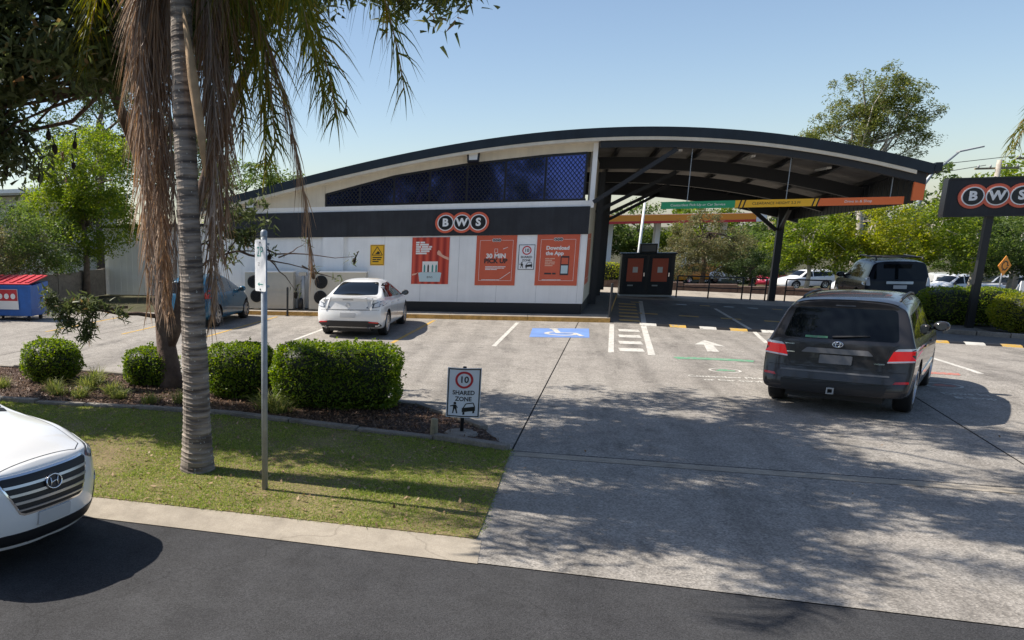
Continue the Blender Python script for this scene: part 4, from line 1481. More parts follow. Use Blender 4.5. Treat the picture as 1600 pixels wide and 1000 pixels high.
for a0 in (20, 140, 260):
    pts = [(0.2 * math.cos(R(a0 + k * 12)), -0.016, zc + 0.2 * math.sin(R(a0 + k * 12))) for k in range(8)]
    for i in range(7):
        q.bar(pts[i], pts[i + 1], 0.004, 0.06)
    e = R(a0 + 95)
    q.prism([(0.12 * math.cos(e), zc + 0.12 * math.sin(e)), (0.29 * math.cos(e), zc + 0.29 * math.sin(e)), (0.2 * math.cos(e + 0.5), zc + 0.2 * math.sin(e + 0.5))], -0.018, -0.0125)
q.build('arrow_ring', 'sign_black', pl)
t = thing('white_board', 'blank white A-frame board below the orange diamond sign', 'sign', (19.9, 21.0, float(gz(19.9, 21.0))), R(30))
bx('panel', -0.22, 0.22, -0.02, 0.02, 0.05, 0.95, 'sign_white', t, 0.005)
q = MB()
q.bar((-0.2, 0.02, 0.9), (-0.2, 0.4, 0.0), 0.03, 0.03)
q.bar((0.2, 0.02, 0.9), (0.2, 0.4, 0.0), 0.03, 0.03)
q.build('stand_leg', 'grey_metal', t)
# ================================================================== VEHICLES
def ip(tab, x):
    return float(np.interp(x, [a for a, b in tab], [b for a, b in tab]))

class Car:
    def __init__(s, label, cat, loc, heading, spec, paint, name='parked_car', sub=2):
        s.sp = spec
        s.paint = paint
        rz = math.atan2(-heading[0], heading[1])
        s.root = thing(name, label, cat, loc, rz)
        if 'tilt' in spec:
            s.root.rotation_euler = (spec['tilt'][0], spec['tilt'][1], rz)
        s.body(sub)
    def body(s, sub):
        sp = s.sp
        L = sp['L']
        hw = sp['hw']
        ys = sp['ys']
        rings = []
        def half(y):
            Wd = hw * ip(sp['W'], y)
            top, belt, bot = ip(sp['top'], y), ip(sp['belt'], y), ip(sp['bot'], y)
            tw = ip(sp['tw'], y)
            h = top - belt
            ws = Wd * 0.955
            l = lambda t: ws + (tw - ws) * t
            return [(0, bot), (0.72 * Wd, bot), (0.94 * Wd, bot + 0.02), (0.975 * Wd, bot + 0.12), (Wd, bot + 0.5 * (belt - bot)),
                    (0.993 * Wd, belt - 0.14), (0.972 * Wd, belt - 0.03), (l(0.05), belt + 0.02 * min(1, h / 0.3)), (l(0.3), belt + 0.33 * h), (l(0.75), belt + 0.78 * h),
                    (l(0.98), top - 0.075 * min(1, h / 0.3)), (tw * 0.86, top - 0.015 * min(1, h / 0.2)), (tw * 0.5, top + sp.get('crown', 0.02) * 0.7), (0, top + sp.get('crown', 0.02))]
        ry, fy = -L / 2, L / 2
        def yoff(x, y, z):
            wr = min(1, max(0, (ry + sp.get('rl', 0.75) - y) / sp.get('rl', 0.75)))
            wf = min(1, max(0, (y - (fy - sp.get('fl', 0.75))) / sp.get('fl', 0.75)))
            k = abs(x) / hw
            return y + wr * (ip(sp['rear'], z) + sp.get('rc', 0.13) * k ** 3) - wf * (ip(sp['front'], z) + sp.get('fc', 0.30) * k ** 3)
        V, F = [], []
        n = len(half(0))
        # full ring: right half bottom->top then left half top->bottom
        for y in ys:
            hf = half(y)
            ring = [(x, z) for x, z in hf] + [(-x, z) for x, z in hf[-2:0:-1]]
            rings.append([len(V) + i for i in range(len(ring))])
            V += [(x, yoff(x, y, z), z) for x, z in ring]
        m = len(rings[0])
        for a, b in zip(rings[:-1], rings[1:]):
            for i in range(m):
                j = (i + 1) % m
                F.append((a[i], a[j], b[j], b[i]))
        for end, ring in ((ys[0], rings[0]), (ys[-1], rings[-1])):
            hf = half(end)
            cols = 8
            rows = []
            for i, (x, z) in enumerate(hf):
                if i == 0 or i == n - 1:
                    rows.append([ring[i]] * (cols + 1))
                    continue
                row = [ring[m - i]]
                for c in range(1, cols):
                    xx = -x + 2 * x * c / cols
                    row.append(len(V))
                    V.append((xx, yoff(xx, end, z), z))
                row.append(ring[i])
                rows.append(row)
            for i in range(n - 1):
                for c in range(cols):
                    f = [rows[i][c], rows[i][c + 1], rows[i + 1][c + 1], rows[i + 1][c]]
                    g = []
                    for q in f:
                        if q not in g:
                            g.append(q)
                    if len(g) > 2:
                        F.append(tuple(g))
        me = bpy.data.meshes.new('body')
        me.from_pydata(V, [], F)
        bm = bmesh.new()
        bm.from_mesh(me)
        bmesh.ops.remove_doubles(bm, verts=bm.verts, dist=1e-5)
        bmesh.ops.recalc_face_normals(bm, faces=bm.faces)
        bm.to_mesh(me)
        bm.free()
        tmp = bpy.data.objects.new('body', me)
        C.objects.link(tmp)
        md = tmp.modifiers.new('s', 'SUBSURF')
        md.levels = md.render_levels = sub
        cut = None
        wr = sp['wr']
        cm = MB()
        for y in sp['axles']:
            for sg in (-1, 1):
                cm.lathe([(0, sg * (hw - 0.27)), (wr + 0.055, sg * (hw - 0.27)), (wr + 0.055, sg * (hw + 0.3)), (0, sg * (hw + 0.3))], 32, 'x', (0, y, wr + 0.01))
        cut = cm.build('cutter', 'plastic_black')
        bpy.context.view_layer.update()
        bd = tmp.modifiers.new('b', 'BOOLEAN')
        bd.operation = 'DIFFERENCE'
        bd.object = cut
        bd.solver = 'EXACT'
        dg = bpy.context.evaluated_depsgraph_get()
        dg.update()
        fin = bpy.data.meshes.new_from_object(tmp.evaluated_get(dg))
        bd.show_viewport = False
        dg.update()
        full = bpy.data.meshes.new_from_object(tmp.evaluated_get(bpy.context.evaluated_depsgraph_get()))
        s.bvh = BVHTree.FromPolygons([v.co.copy() for v in full.vertices], [tuple(p.vertices) for p in full.polygons])
        bpy.data.meshes.remove(full)
        bpy.data.objects.remove(tmp, do_unlink=True)
        bpy.data.objects.remove(cut, do_unlink=True)
        fin.materials.clear()
        fin.materials.append(MATS[s.paint])
        fin.materials.append(MATS['plastic_black'])
        fin.polygons.foreach_set('use_smooth', [True] * len(fin.polygons))
        fin.set_sharp_from_angle(angle=R(48))
        for p in fin.polygons:
            p.material_index = 1 if (p.center.z < sp.get('trim', 0.0)) else 0
        for p in fin.polygons:
            for y in sp['axles']:
                d = math.hypot(p.center.y - y, p.center.z - wr - 0.01)
                if d < wr + 0.058 and abs(p.center.x) < hw * 0.985 and abs(p.center.x) > hw - 0.3:
                    p.material_index = 1
        o = bpy.data.objects.new('body', fin)
        C.objects.link(o)
        o.parent = s.root
        s.bo = o
        # wheels
        for y in sp['axles']:
            for sg in (-1, 1):
                s.wheel(sg, y)
    def wheel(s, sg, y):
        sp = s.sp
        r = sp['wr']
        x = sg * (sp['hw'] - 0.135)
        q = MB()
        w = 0.115
        q.lathe([(r * 0.66, -w * 0.9), (r * 0.9, -w), (r * 0.97, -w * 0.9), (r, -w * 0.6), (r, w * 0.6), (r * 0.97, w * 0.9), (r * 0.9, w), (r * 0.66, w * 0.92)], 32, 'x')
        t = q.build('wheel', 'rubber', s.root, smooth=True)
        t.location = (x, y, r)
        q = MB()
        f = sg * w
        q.lathe([(r * 0.67, f * 0.95), (r * 0.62, f * 0.9), (r * 0.60, f * 0.35), (0.0, f * 0.3)], 28, 'x')
        q.build('wheel_well', 'plastic_black', t, smooth=True)
        q = MB()
        q.lathe([(r * 0.68, f * 0.93), (r * 0.665, f * 1.0), (r * 0.61, f * 0.98), (r * 0.60, f * 0.8)], 28, 'x')
        q.lathe([(0.0, f * 0.82), (r * 0.14, f * 0.80), (r * 0.17, f * 0.6)], 14, 'x')
        ns = sp.get('spokes', 5)
        for k in range(ns):
            a = 2 * PI * k / ns + 0.3
            ca, sa = math.cos(a), math.sin(a)
            w0, w1 = r * 0.085, r * 0.115
            pts = []
            for rr, ww, xx in ((r * 0.12, w0, f * 0.78), (r * 0.63, w1, f * 0.92)):
                for e in (-1, 1):
                    for dx in (0, -sg * 0.03):
                        pts.append((xx + dx, rr * ca - e * ww * sa, rr * sa + e * ww * ca))
            q.add(pts, [(0, 2, 6, 4), (1, 5, 7, 3), (0, 4, 5, 1), (2, 3, 7, 6), (0, 1, 3, 2), (4, 6, 7, 5)])
        q.build('rim', sp.get('rim', 'alloy'), t)
    # ---------------------------------------------- pieces laid on the body surface
    def proj(s, a, b, axis):
        if axis in ('+x', '-x'):
            sg = 1 if axis == '+x' else -1
            o, d = Vector((3 * sg, a, b)), Vector((-sg, 0, 0))
        elif axis in ('+y', '-y'):
            sg = 1 if axis == '+y' else -1
            o, d = Vector((a, 6 * sg, b)), Vector((0, -sg, 0))
        else:
            o, d = Vector((a, b, 5)), Vector((0, 0, -1))
        h = s.bvh.ray_cast(o, d)
        if h[0] is None:
            near = o + d * (o.length - (s.sp['hw'] if 'x' in axis else s.sp['L'] / 2))
            h = s.bvh.find_nearest(near)
        return h[0], h[1], -d
    def decal(s, name, poly, axis, m, off=0.004, depth=0.015, sub=0.07, parent=None, round_=0.0):
        if round_ > 0:
            P = []
            n = len(poly)
            for i in range(n):
                p0, p1, p2 = Vector(poly[i - 1]), Vector(poly[i]), Vector(poly[(i + 1) % n])
                a = (p0 - p1)
                b = (p2 - p1)
                r = min(round_, a.length * 0.45, b.length * 0.45)
                A, B = p1 + a.normalized() * r, p1 + b.normalized() * r
                for t in (0, 0.33, 0.67, 1):
                    P.append((A * (1 - t) ** 2 + p1 * 2 * t * (1 - t) + B * t * t)[:])
            poly = P
        bm = bmesh.new()
        bm.faces.new([bm.verts.new((a, b, 0)) for a, b in poly])
        for ax in (0, 1):
            lo, hi = min(p[ax] for p in poly), max(p[ax] for p in poly)
            k = int((hi - lo) / sub)
            for i in range(1, k + 1):
                co = [0, 0, 0]
                no = [0, 0, 0]
                co[ax] = lo + (hi - lo) * i / (k + 1)
                no[ax] = 1
                bmesh.ops.bisect_plane(bm, geom=bm.verts[:] + bm.edges[:] + bm.faces[:], plane_co=co, plane_no=no, dist=1e-6)
        nor = {}
        for v in bm.verts:
            p, nn, ad = s.proj(v.co.x, v.co.y, axis)
            if nn.dot(ad) < 0:
                nn = -nn
            nor[v] = nn
            v.co = p + nn * off
        bm.normal_update()
        f0 = max(bm.faces, key=lambda f: f.calc_area())
        if f0.normal.dot(ad) < 0:
            bmesh.ops.reverse_faces(bm, faces=bm.faces)
        be = [e for e in bm.edges if e.is_boundary]
        if depth > 0:
            ex = bmesh.ops.extrude_edge_only(bm, edges=be)
            for g in ex['geom']:
                if isinstance(g, bmesh.types.BMVert):
                    src = [e.other_vert(g) for e in g.link_edges if e.other_vert(g) in nor]
                    if src:
                        g.co = g.co - nor[src[0]] * depth
        me = bpy.data.meshes.new(name)
        bm.to_mesh(me)
        bm.free()
        me.set_sharp_from_angle(angle=R(50))
        return link(name, me, m, parent or s.root, True)
    def pair(s, name, poly, axis, m, **k):
        """mirrored left and right pieces"""
        if axis == '+x':
            s.decal(name, poly, '+x', m, **k)
            s.decal(name, poly, '-x', m, **k)
        else:
            s.decal(name, poly, axis, m, **k)
            s.decal(name, [(-a, b) for a, b in poly], axis, m, **k)
    def seam(s, pts, axis, w=0.008, m='plastic_black', name='panel_gap', off=0.0015, both=False):
        for A in ((axis, '-x') if both else (axis,)):
            V, F = [], []
            n = len(pts)
            P = []
            for i in range(n - 1):
                k = max(1, int(math.dist(pts[i], pts[i + 1]) / 0.08))
                for j in range(k):
                    t = j / k
                    P.append((pts[i][0] * (1 - t) + pts[i + 1][0] * t, pts[i][1] * (1 - t) + pts[i + 1][1] * t))
            P.append(pts[-1])
            for i, p in enumerate(P):
                a, b = P[max(0, i - 1)], P[min(len(P) - 1, i + 1)]
                d = Vector((b[0] - a[0], b[1] - a[1])).normalized()
                nx, ny = -d.y * w / 2, d.x * w / 2
                for e in (1, -1):
                    q, nn, ad = s.proj(p[0] + nx * e, p[1] + ny * e, A)
                    V.append(q + (nn if nn.dot(ad) > 0 else -nn) * off)
            F = [(2 * i, 2 * i + 1, 2 * i + 3, 2 * i + 2) for i in range(len(P) - 1)]
            me = bpy.data.meshes.new(name)
            me.from_pydata(V, [], F)
            link(name, me, m, s.root)
    def mirrors(s, y, z, m, sc=1.0):
        for sg in (-1, 1):
            x = sg * (s.sp['hw'] * 0.95)
            q = MB()
            q.lathe([(0, -0.075), (0.05, -0.07), (0.085, -0.03), (0.09, 0.02), (0.075, 0.06), (0, 0.07)], 14, 'y', (0, 0, 0))
            o = q.build('wing_mirror', m, s.root, smooth=True)
            o.location = (x + sg * 0.10, y, z + 0.05)
            o.scale = (1.25 * sc, 0.9 * sc, 0.95 * sc)
            q = MB()
            q.bar((x - sg * 0.05, y + 0.01, z - 0.01), (x + sg * 0.07, y, z + 0.03), 0.06, 0.04)
            q.build('mirror_arm', 'plastic_black', s.root)
            q = MB()
            q.lathe([(0, -0.001), (0.062, 0.0)], 14, 'y')
            g = q.build('mirror_glass', 'car_glass_grey', s.root)
            g.location = (x + sg * 0.10, y - 0.072 * sc, z + 0.05)
            g.scale = (1.2, 1, 0.95)
    def handles(s, spots, m):
        for y, z in spots:
            for A in ('+x', '-x'):
                p, nn, ad = s.proj(y, z, A)
                q = MB()
                q.box(-0.012, 0.018, -0.1, 0.1, -0.016, 0.016)
                o = q.build('door_handle', m, s.root, bevel=0.008)
                o.location = p + ad * 0.006
                if A == '-x':
                    o.rotation_euler = (0, 0, PI)
    def plate(s, x, z, w, h, axis, m='plate_pale', off=0.012):
        s.decal('number_plate', [(x - w / 2, z - h / 2), (x + w / 2, z - h / 2), (x + w / 2, z + h / 2), (x - w / 2, z + h / 2)], axis, m, off=off, depth=0.02, round_=0.015)
    def emblem(s, x, z, rx, rz, axis, m='chrome', th=0.012, extra=None, off=0.012):
        pts = []
        for k in range(25):
            a = 2 * PI * k / 24
            p, nn, ad = s.proj(x + rx * math.cos(a), z + rz * math.sin(a), axis)
            pts.append(p + nn * off)
        q = MB()
        q.tube(pts, th * 0.5, 6, False)
        for seg in (extra or []):
            pl = []
            for a, b in seg:
                p, nn, ad = s.proj(x + rx * a, z + rz * b, axis)
                pl.append(p + nn * (off + 0.001))
            q.tube(pl, th * 0.45, 6)
        q.build('emblem', m, s.root, smooth=True)

def lin(a, b, n):
    return list(np.linspace(a, b, n))

# ---------------------------------------------------------------- dark grey seven seat SUV
SUV = dict(L=4.785, hw=0.935, ys=[-2.3925, -2.33, -2.2, -1.95, -1.6, -1.2, -0.8, -0.4, 0, 0.25, 0.5, 0.8, 1.1, 1.35, 1.7, 2.0, 2.2, 2.3925],
           W=[(-2.4, 0.985), (-2.0, 0.99), (-1, 1), (1.4, 1), (2.0, 0.96), (2.4, 0.86)],
           top=[(-2.4, 1.66), (-1.9, 1.70), (-1.0, 1.735), (-0.2, 1.73), (0.3, 1.67), (1.15, 1.14), (1.5, 1.10), (2.1, 1.0), (2.4, 0.9)],
           belt=[(-2.4, 1.10), (-1.2, 1.08), (1.0, 1.03), (1.5, 0.98), (2.4, 0.82)], bot=[(-2.4, 0.32), (-1.9, 0.24), (1.9, 0.22), (2.4, 0.28)],
           tw=[(-2.4, 0.68), (-1, 0.69), (0.3, 0.65), (1.15, 0.70), (2.4, 0.6)], rear=[(0.2, 0.10), (0.36, 0.02), (0.52, 0.0), (0.66, 0.0), (0.69, 0.085), (1.02, 0.11), (1.12, 0.13), (1.56, 0.36), (1.68, 0.33), (1.75, 0.36)],
           front=[(0.2, 0.15), (0.45, 0.0), (0.75, 0.03), (0.95, 0.15)], axles=(-1.36, 1.43), wr=0.375, crown=0.018, rc=0.085, trim=0.0, spokes=5)
k = Car('dark grey SUV driving toward the canopy, seen from behind', 'car', (3.72, -12.03, 0.0), (0.39, 0.92), SUV, 'paint_grey', 'grey_suv')
k.decal('rear_window', [(-0.70, 1.13), (0.70, 1.13), (0.61, 1.575), (-0.61, 1.575)], '-y', 'car_glass', off=0.004, round_=0.06)
k.decal('roof_spoiler', [(-0.62, -2.02), (0.62, -2.02), (0.60, -1.86), (-0.60, -1.86)], '+z', 'paint_grey', off=0.02, depth=0.03, round_=0.05)
k.decal('brake_light', [(-0.12, 1.605), (0.12, 1.605), (0.12, 1.62), (-0.12, 1.62)], '-y', 'lens_smoke', off=0.01)
k.pair('tail_light', [(0.60, 0.83), (0.90, 0.86), (0.925, 0.99), (0.90, 1.02), (0.66, 1.005)], '-y', 'lens_brake', off=0.014, depth=0.03, round_=0.02)
k.pair('indicator_strip', [(0.665, 1.005), (0.905, 1.02), (0.90, 1.055), (0.70, 1.04)], '-y', 'lens_clear', off=0.016, depth=0.03, round_=0.01)
k.pair('reverse_strip', [(0.602, 0.832), (0.90, 0.862), (0.903, 0.885), (0.607, 0.855)], '-y', 'lens_clear', off=0.0165, depth=0.02, round_=0.008)
k.decal('tailgate_garnish', [(-0.44, 0.915), (0.44, 0.915), (0.37, 0.99), (-0.37, 0.99)], '-y', 'plate_grey', off=0.02, depth=0.02, round_=0.02)
k.plate(0, 0.83, 0.40, 0.13, '-y', 'plate_grey', 0.012)
k.emblem(0, 1.055, 0.062, 0.042, '-y', 'chrome', 0.012, [[(0.45 * math.cos(a), 0.95 * math.sin(a)) for a in np.linspace(0, 2 * PI, 13)], [(0.85 * math.cos(a), 0.45 + 0.42 * math.sin(a)) for a in np.linspace(0, 2 * PI, 13)]])
k.decal('bumper', [(-0.70, 0.52), (0.70, 0.52), (0.74, 0.60), (0.70, 0.645), (-0.70, 0.645), (-0.74, 0.60)], '-y', 'paint_grey', off=0.05, depth=0.07, round_=0.03)
k.decal('ridge_highlight', [(-0.66, 0.625), (0.66, 0.625), (0.65, 0.65), (-0.65, 0.65)], '-y', 'plate_grey', off=0.058, depth=0.05, round_=0.01)  # bumper ridge in lighter grey, the highlight along its edge painted in
k.decal('bumper_lower', [(-0.62, 0.34), (0.62, 0.34), (0.66, 0.5), (-0.66, 0.5)], '-y', 'plastic_black', off=0.006, depth=0.02, round_=0.04)
k.pair('bumper_reflector', [(0.70, 0.535), (0.88, 0.55), (0.88, 0.585), (0.70, 0.57)], '-y', 'lens_red', off=0.010, round_=0.008)
k.seam([(-0.735, 1.16), (-0.70, 1.08), (-0.60, 1.03), (-0.58, 0.80), (-0.55, 0.70), (0.55, 0.70), (0.58, 0.80), (0.60, 1.03), (0.70, 1.08), (0.735, 1.16)], '-y', 0.012)
k.seam([(-0.92, 0.70), (0.92, 0.70)], '-y', 0.010)
k.decal('badge', [(-0.66, 0.90), (-0.52, 0.90), (-0.52, 0.915), (-0.66, 0.915)], '-y', 'chrome', off=0.006, depth=0.005)
k.decal('badge', [(0.46, 0.80), (0.58, 0.80), (0.58, 0.82), (0.46, 0.82)], '-y', 'chrome', off=0.006, depth=0.005)
k.decal('badge', [(-0.66, 1.02), (-0.54, 1.02), (-0.54, 1.035), (-0.66, 1.035)], '-y', 'chrome', off=0.006, depth=0.005)
q = MB()
p0, n0, _ = k.proj(-0.08, 1.15, '-y')
p1, n1, _ = k.proj(0.36, 1.19, '-y')
q.tube([p0 + n0 * 0.03, p1 + n1 * 0.03], [0.018, 0.008], 6)
q.build('rear_wiper', 'plastic_black', k.root)
k.decal('sticker', [(-0.42, 1.135), (-0.14, 1.135), (-0.14, 1.165), (-0.42, 1.165)], '-y', 'green_paint', off=0.006, depth=0.0)
k.pair('side_window', [(-2.0, 1.18), (-1.22, 1.13), (-1.22, 1.53), (-1.85, 1.50)], '+x', 'car_glass', round_=0.05)
k.pair('side_window', [(-1.16, 1.125), (-0.18, 1.10), (-0.18, 1.57), (-1.16, 1.535)], '+x', 'car_glass', round_=0.05)
k.pair('side_window', [(-0.11, 1.098), (0.92, 1.07), (0.35, 1.53), (-0.11, 1.57)], '+x', 'car_glass', round_=0.05)
k.decal('windscreen', [(-0.66, 1.05), (0.66, 1.05), (0.55, 0.38), (-0.55, 0.38)], '+z', 'car_glass', round_=0.06)
k.seam([(-1.18, 1.1), (-1.15, 0.7), (-1.0, 0.45), (-0.95, 0.34)], '+x', both=True)
k.seam([(-0.15, 1.09), (-0.15, 0.34)], '+x', both=True)
k.seam([(0.95, 1.03), (1.0, 0.8), (0.95, 0.34)], '+x', both=True)
k.pair('sill_trim', [(-0.92, 0.27), (0.98, 0.27), (0.98, 0.36), (-0.92, 0.36)], '+x', 'plastic_black', off=0.012, round_=0.02)
k.pair('door_moulding', [(-0.92, 0.52), (0.92, 0.52), (0.92, 0.57), (-0.92, 0.57)], '+x', 'chrome', off=0.012, round_=0.01)
k.handles([(-0.98, 0.98), (0.05, 0.96)], 'paint_grey')
k.mirrors(0.82, 1.05, 'paint_grey', 1.0)
for sg in (-1, 1):
    q = MB()
    P = []
    for y, dz in ((-1.65, 0.0), (-1.55, 0.03), (-1.0, 0.035), (-0.4, 0.035), (0.05, 0.03), (0.15, 0.0)):
        p_, n_, _ = k.proj(sg * 0.60, y, '+z')
        P.append(p_ + Vector((0, 0, dz)))
    q.tube(P, 0.016, 8)
    q.build('roof_rail', 'plastic_black', k.root, smooth=True)
q = MB()
q.box(-0.045, 0.045, -2.43, -2.25, 0.33, 0.345)
q.box(-0.045, 0.045, -2.43, -2.25, 0.405, 0.42)
q.box(-0.045, -0.03, -2.43, -2.25, 0.345, 0.405)
q.box(0.03, 0.045, -2.43, -2.25, 0.345, 0.405)
q.build('tow_hitch', 'grey_metal', k.root)
q = MB()
q.box(-0.6, 0.6, -2.1, 1.9, 0.2, 0.3)
q.build('underbody', 'plastic_black', k.root)
k.pair('head_light', [(0.55, 0.75), (0.86, 0.8), (0.86, 0.92), (0.6, 0.9)], '+y', 'lens_clear', round_=0.03)

# ---------------------------------------------------------------- white sedan
SED = dict(L=4.735, hw=0.895, ys=[-2.3675, -2.31, -2.2, -2.0, -1.8, -1.6, -1.3, -1.0, -0.7, -0.3, 0.1, 0.4, 0.8, 1.2, 1.5, 1.9, 2.15, 2.3675],
           W=[(-2.4, 0.93), (-2.0, 0.985), (-1, 1), (1.4, 1), (2.0, 0.95), (2.4, 0.84)],
           top=[(-2.4, 1.045), (-2.1, 1.065), (-1.62, 1.06), (-0.90, 1.385), (-0.55, 1.435), (-0.1, 1.44), (0.35, 1.385), (1.25, 0.99), (1.7, 0.94), (2.2, 0.81), (2.4, 0.70)],
           belt=[(-2.4, 0.94), (-1.6, 0.955), (-0.5, 0.93), (1.2, 0.87), (2.4, 0.64)], bot=[(-2.4, 0.30), (-1.9, 0.20), (1.9, 0.18), (2.4, 0.22)],
           tw=[(-2.4, 0.68), (-1.62, 0.70), (-0.90, 0.575), (0, 0.56), (0.35, 0.55), (1.25, 0.68), (2.4, 0.55)], rear=[(0.2, 0.14), (0.36, 0.03), (0.55, 0.0), (0.70, 0.01), (0.76, 0.045), (0.98, 0.075), (1.07, 0.05)],
           front=[(0.2, 0.15), (0.45, 0.0), (0.65, 0.03), (0.8, 0.15)], axles=(-1.31, 1.415), wr=0.325, crown=0.022, spokes=10, rl=0.6, rc=0.2)
s_ = Car('white sedan parked nose-in against the shop wall', 'car', (-5.93, -5.02, 0.0), (0.02, 1.0), SED, 'paint_white', 'white_sedan')
s_.decal('rear_window', [(-0.62, 1.085), (0.62, 1.085), (0.50, 1.375), (-0.50, 1.375)], '-y', 'car_glass', off=0.004, round_=0.06, sub=0.05)
s_.pair('tail_light', [(0.46, 0.80), (0.60, 0.79), (0.87, 0.84), (0.875, 0.955), (0.80, 0.965), (0.60, 0.90)], '-y', 'lens_smoke', off=0.008, depth=0.03, round_=0.03)
s_.pair('tail_light_lens', [(0.50, 0.815), (0.61, 0.805), (0.64, 0.89), (0.60, 0.885)], '-y', 'lens_clear', off=0.011, depth=0.01, round_=0.02)
s_.pair('tail_light_lens', [(0.66, 0.815), (0.84, 0.85), (0.86, 0.94), (0.80, 0.945), (0.68, 0.905)], '-y', 'lens_clear', off=0.011, depth=0.01, round_=0.02)
s_.decal('boot_spoiler', [(-0.62, -2.27), (0.62, -2.27), (0.60, -2.10), (-0.60, -2.10)], '+z', 'paint_white', off=0.02, depth=0.025, round_=0.04)
s_.decal('brake_light', [(-0.14, 1.005), (0.14, 1.005), (0.14, 1.022), (-0.14, 1.022)], '-y', 'lens_smoke', off=0.006)
s_.plate(0, 0.62, 0.40, 0.13, '-y', 'plate_pale')
s_.emblem(0, 0.875, 0.058, 0.05, '-y', 'alloy', 0.013, [[(-0.95, 0.25), (-0.4, 0.3), (0, -0.25), (0.4, 0.3), (0.95, 0.25)]])
s_.seam([(-0.66, 1.0), (-0.58, 0.76), (0.58, 0.76), (0.66, 1.0)], '-y', 0.009)
s_.seam([(-0.88, 0.745), (0.88, 0.745)], '-y', 0.007)
s_.decal('bumper_valance', [(-0.84, 0.31), (0.84, 0.31), (0.80, 0.42), (0.5, 0.47), (-0.5, 0.47), (-0.80, 0.42)], '-y', 'plastic_black', off=0.008, depth=0.02, round_=0.03)
s_.pair('bumper_reflector', [(0.55, 0.425), (0.78, 0.405), (0.78, 0.435), (0.55, 0.455)], '-y', 'lens_red', off=0.016, round_=0.01)
for sg in (-1, 1):
    q = MB()
    q.lathe([(0.03, -0.06), (0.036, -0.05), (0.036, 0.1), (0.025, 0.1), (0.025, -0.05)], 14, 'y', (sg * 0.56, -2.3, 0.30))
    q.build('exhaust_tip', 'chrome', s_.root, smooth=True)
s_.pair('side_window', [(-1.42, 1.03), (-1.0, 1.0), (-1.0, 1.27)], '+x', 'car_glass', round_=0.03)
s_.pair('side_window', [(-0.95, 0.995), (-0.05, 0.965), (-0.05, 1.345), (-0.72, 1.335), (-0.95, 1.285)], '+x', 'car_glass', round_=0.04)
s_.pair('side_window', [(0.02, 0.962), (0.98, 0.93), (0.40, 1.30), (0.02, 1.345)], '+x', 'car_glass', round_=0.04)
s_.decal('windscreen', [(-0.62, 1.15), (0.62, 1.15), (0.52, 0.42), (-0.52, 0.42)], '+z', 'car_glass', round_=0.06)
s_.seam([(-1.0, 0.95), (-0.95, 0.7), (-0.9, 0.45), (-0.85, 0.28)], '+x', both=True)
s_.seam([(-0.02, 0.95), (-0.02, 0.26)], '+x', both=True)
s_.seam([(0.98, 0.90), (1.02, 0.6), (0.95, 0.26)], '+x', both=True)
s_.handles([(-0.8, 0.84), (0.16, 0.82)], 'paint_white')
s_.mirrors(0.84, 0.93, 'plastic_black', 0.9)
s_.pair('head_light', [(0.50, 0.60), (0.80, 0.63), (0.82, 0.74), (0.6, 0.72)], '+y', 'lens_clear', round_=0.03)
q = MB()
q.box(-0.55, 0.55, -2.0, 1.9, 0.16, 0.26)
q.build('underbody', 'plastic_black', s_.root)

# ---------------------------------------------------------------- blue hatchback
HAT = dict(L=3.95, hw=0.85, ys=[-1.975, -1.93, -1.85, -1.6, -1.3, -1.0, -0.6, -0.2, 0.1, 0.3, 0.6, 0.9, 1.15, 1.4, 1.7, 1.975],
           W=[(-2, 0.93), (-1.6, 0.98), (-1, 1), (1.2, 1), (1.6, 0.95), (2.0, 0.84)],
           top=[(-2, 1.36), (-1.6, 1.44), (-0.8, 1.50), (-0.2, 1.50), (0.2, 1.44), (1.0, 1.04), (1.35, 0.97), (1.8, 0.84), (2.0, 0.72)],
           belt=[(-2, 0.98), (-1, 0.96), (0.9, 0.90), (2.0, 0.66)], bot=[(-2, 0.30), (-1.6, 0.2), (1.6, 0.18), (2.0, 0.22)],
           tw=[(-2, 0.54), (-0.8, 0.57), (0.2, 0.55), (1.0, 0.64), (2.0, 0.52)], rear=[(0.2, 0.12), (0.4, 0.0), (0.7, 0.02), (0.95, 0.08), (1.38, 0.34), (1.5, 0.36)],
           front=[(0.2, 0.12), (0.45, 0.0), (0.65, 0.04), (0.8, 0.16)], axles=(-1.18, 1.28), wr=0.30, crown=0.02, spokes=6)
h_ = Car('blue hatchback parked behind the palm trunk', 'car', (-11.08, -4.3, 0.0), (0.02, 1.0), HAT, 'paint_blue', 'blue_hatchback')
h_.decal('rear_window', [(-0.60, 1.02), (0.60, 1.02), (0.50, 1.33), (-0.50, 1.33)], '-y', 'car_glass', round_=0.05)
h_.pair('tail_light', [(0.60, 0.86), (0.83, 0.88), (0.80, 1.12), (0.70, 1.12)], '-y', 'lens_red', off=0.01, round_=0.04)
h_.plate(0, 0.68, 0.38, 0.12, '-y')
h_.pair('side_window', [(-1.45, 1.05), (-0.85, 1.0), (-0.85, 1.36), (-1.25, 1.32)], '+x', 'car_glass_grey', round_=0.04)
h_.pair('side_window', [(-0.80, 0.995), (-0.02, 0.97), (-0.02, 1.40), (-0.80, 1.37)], '+x', 'car_glass_grey', round_=0.04)
h_.pair('side_window', [(0.04, 0.968), (0.82, 0.94), (0.30, 1.36), (0.04, 1.40)], '+x', 'car_glass_grey', round_=0.04)
h_.decal('windscreen', [(-0.60, 0.92), (0.60, 0.92), (0.50, 0.28), (-0.50, 0.28)], '+z', 'car_glass_grey', round_=0.05)
h_.seam([(-0.83, 0.95), (-0.75, 0.5), (-0.7, 0.26)], '+x', both=True)
h_.seam([(0.0, 0.95), (0.0, 0.26)], '+x', both=True)
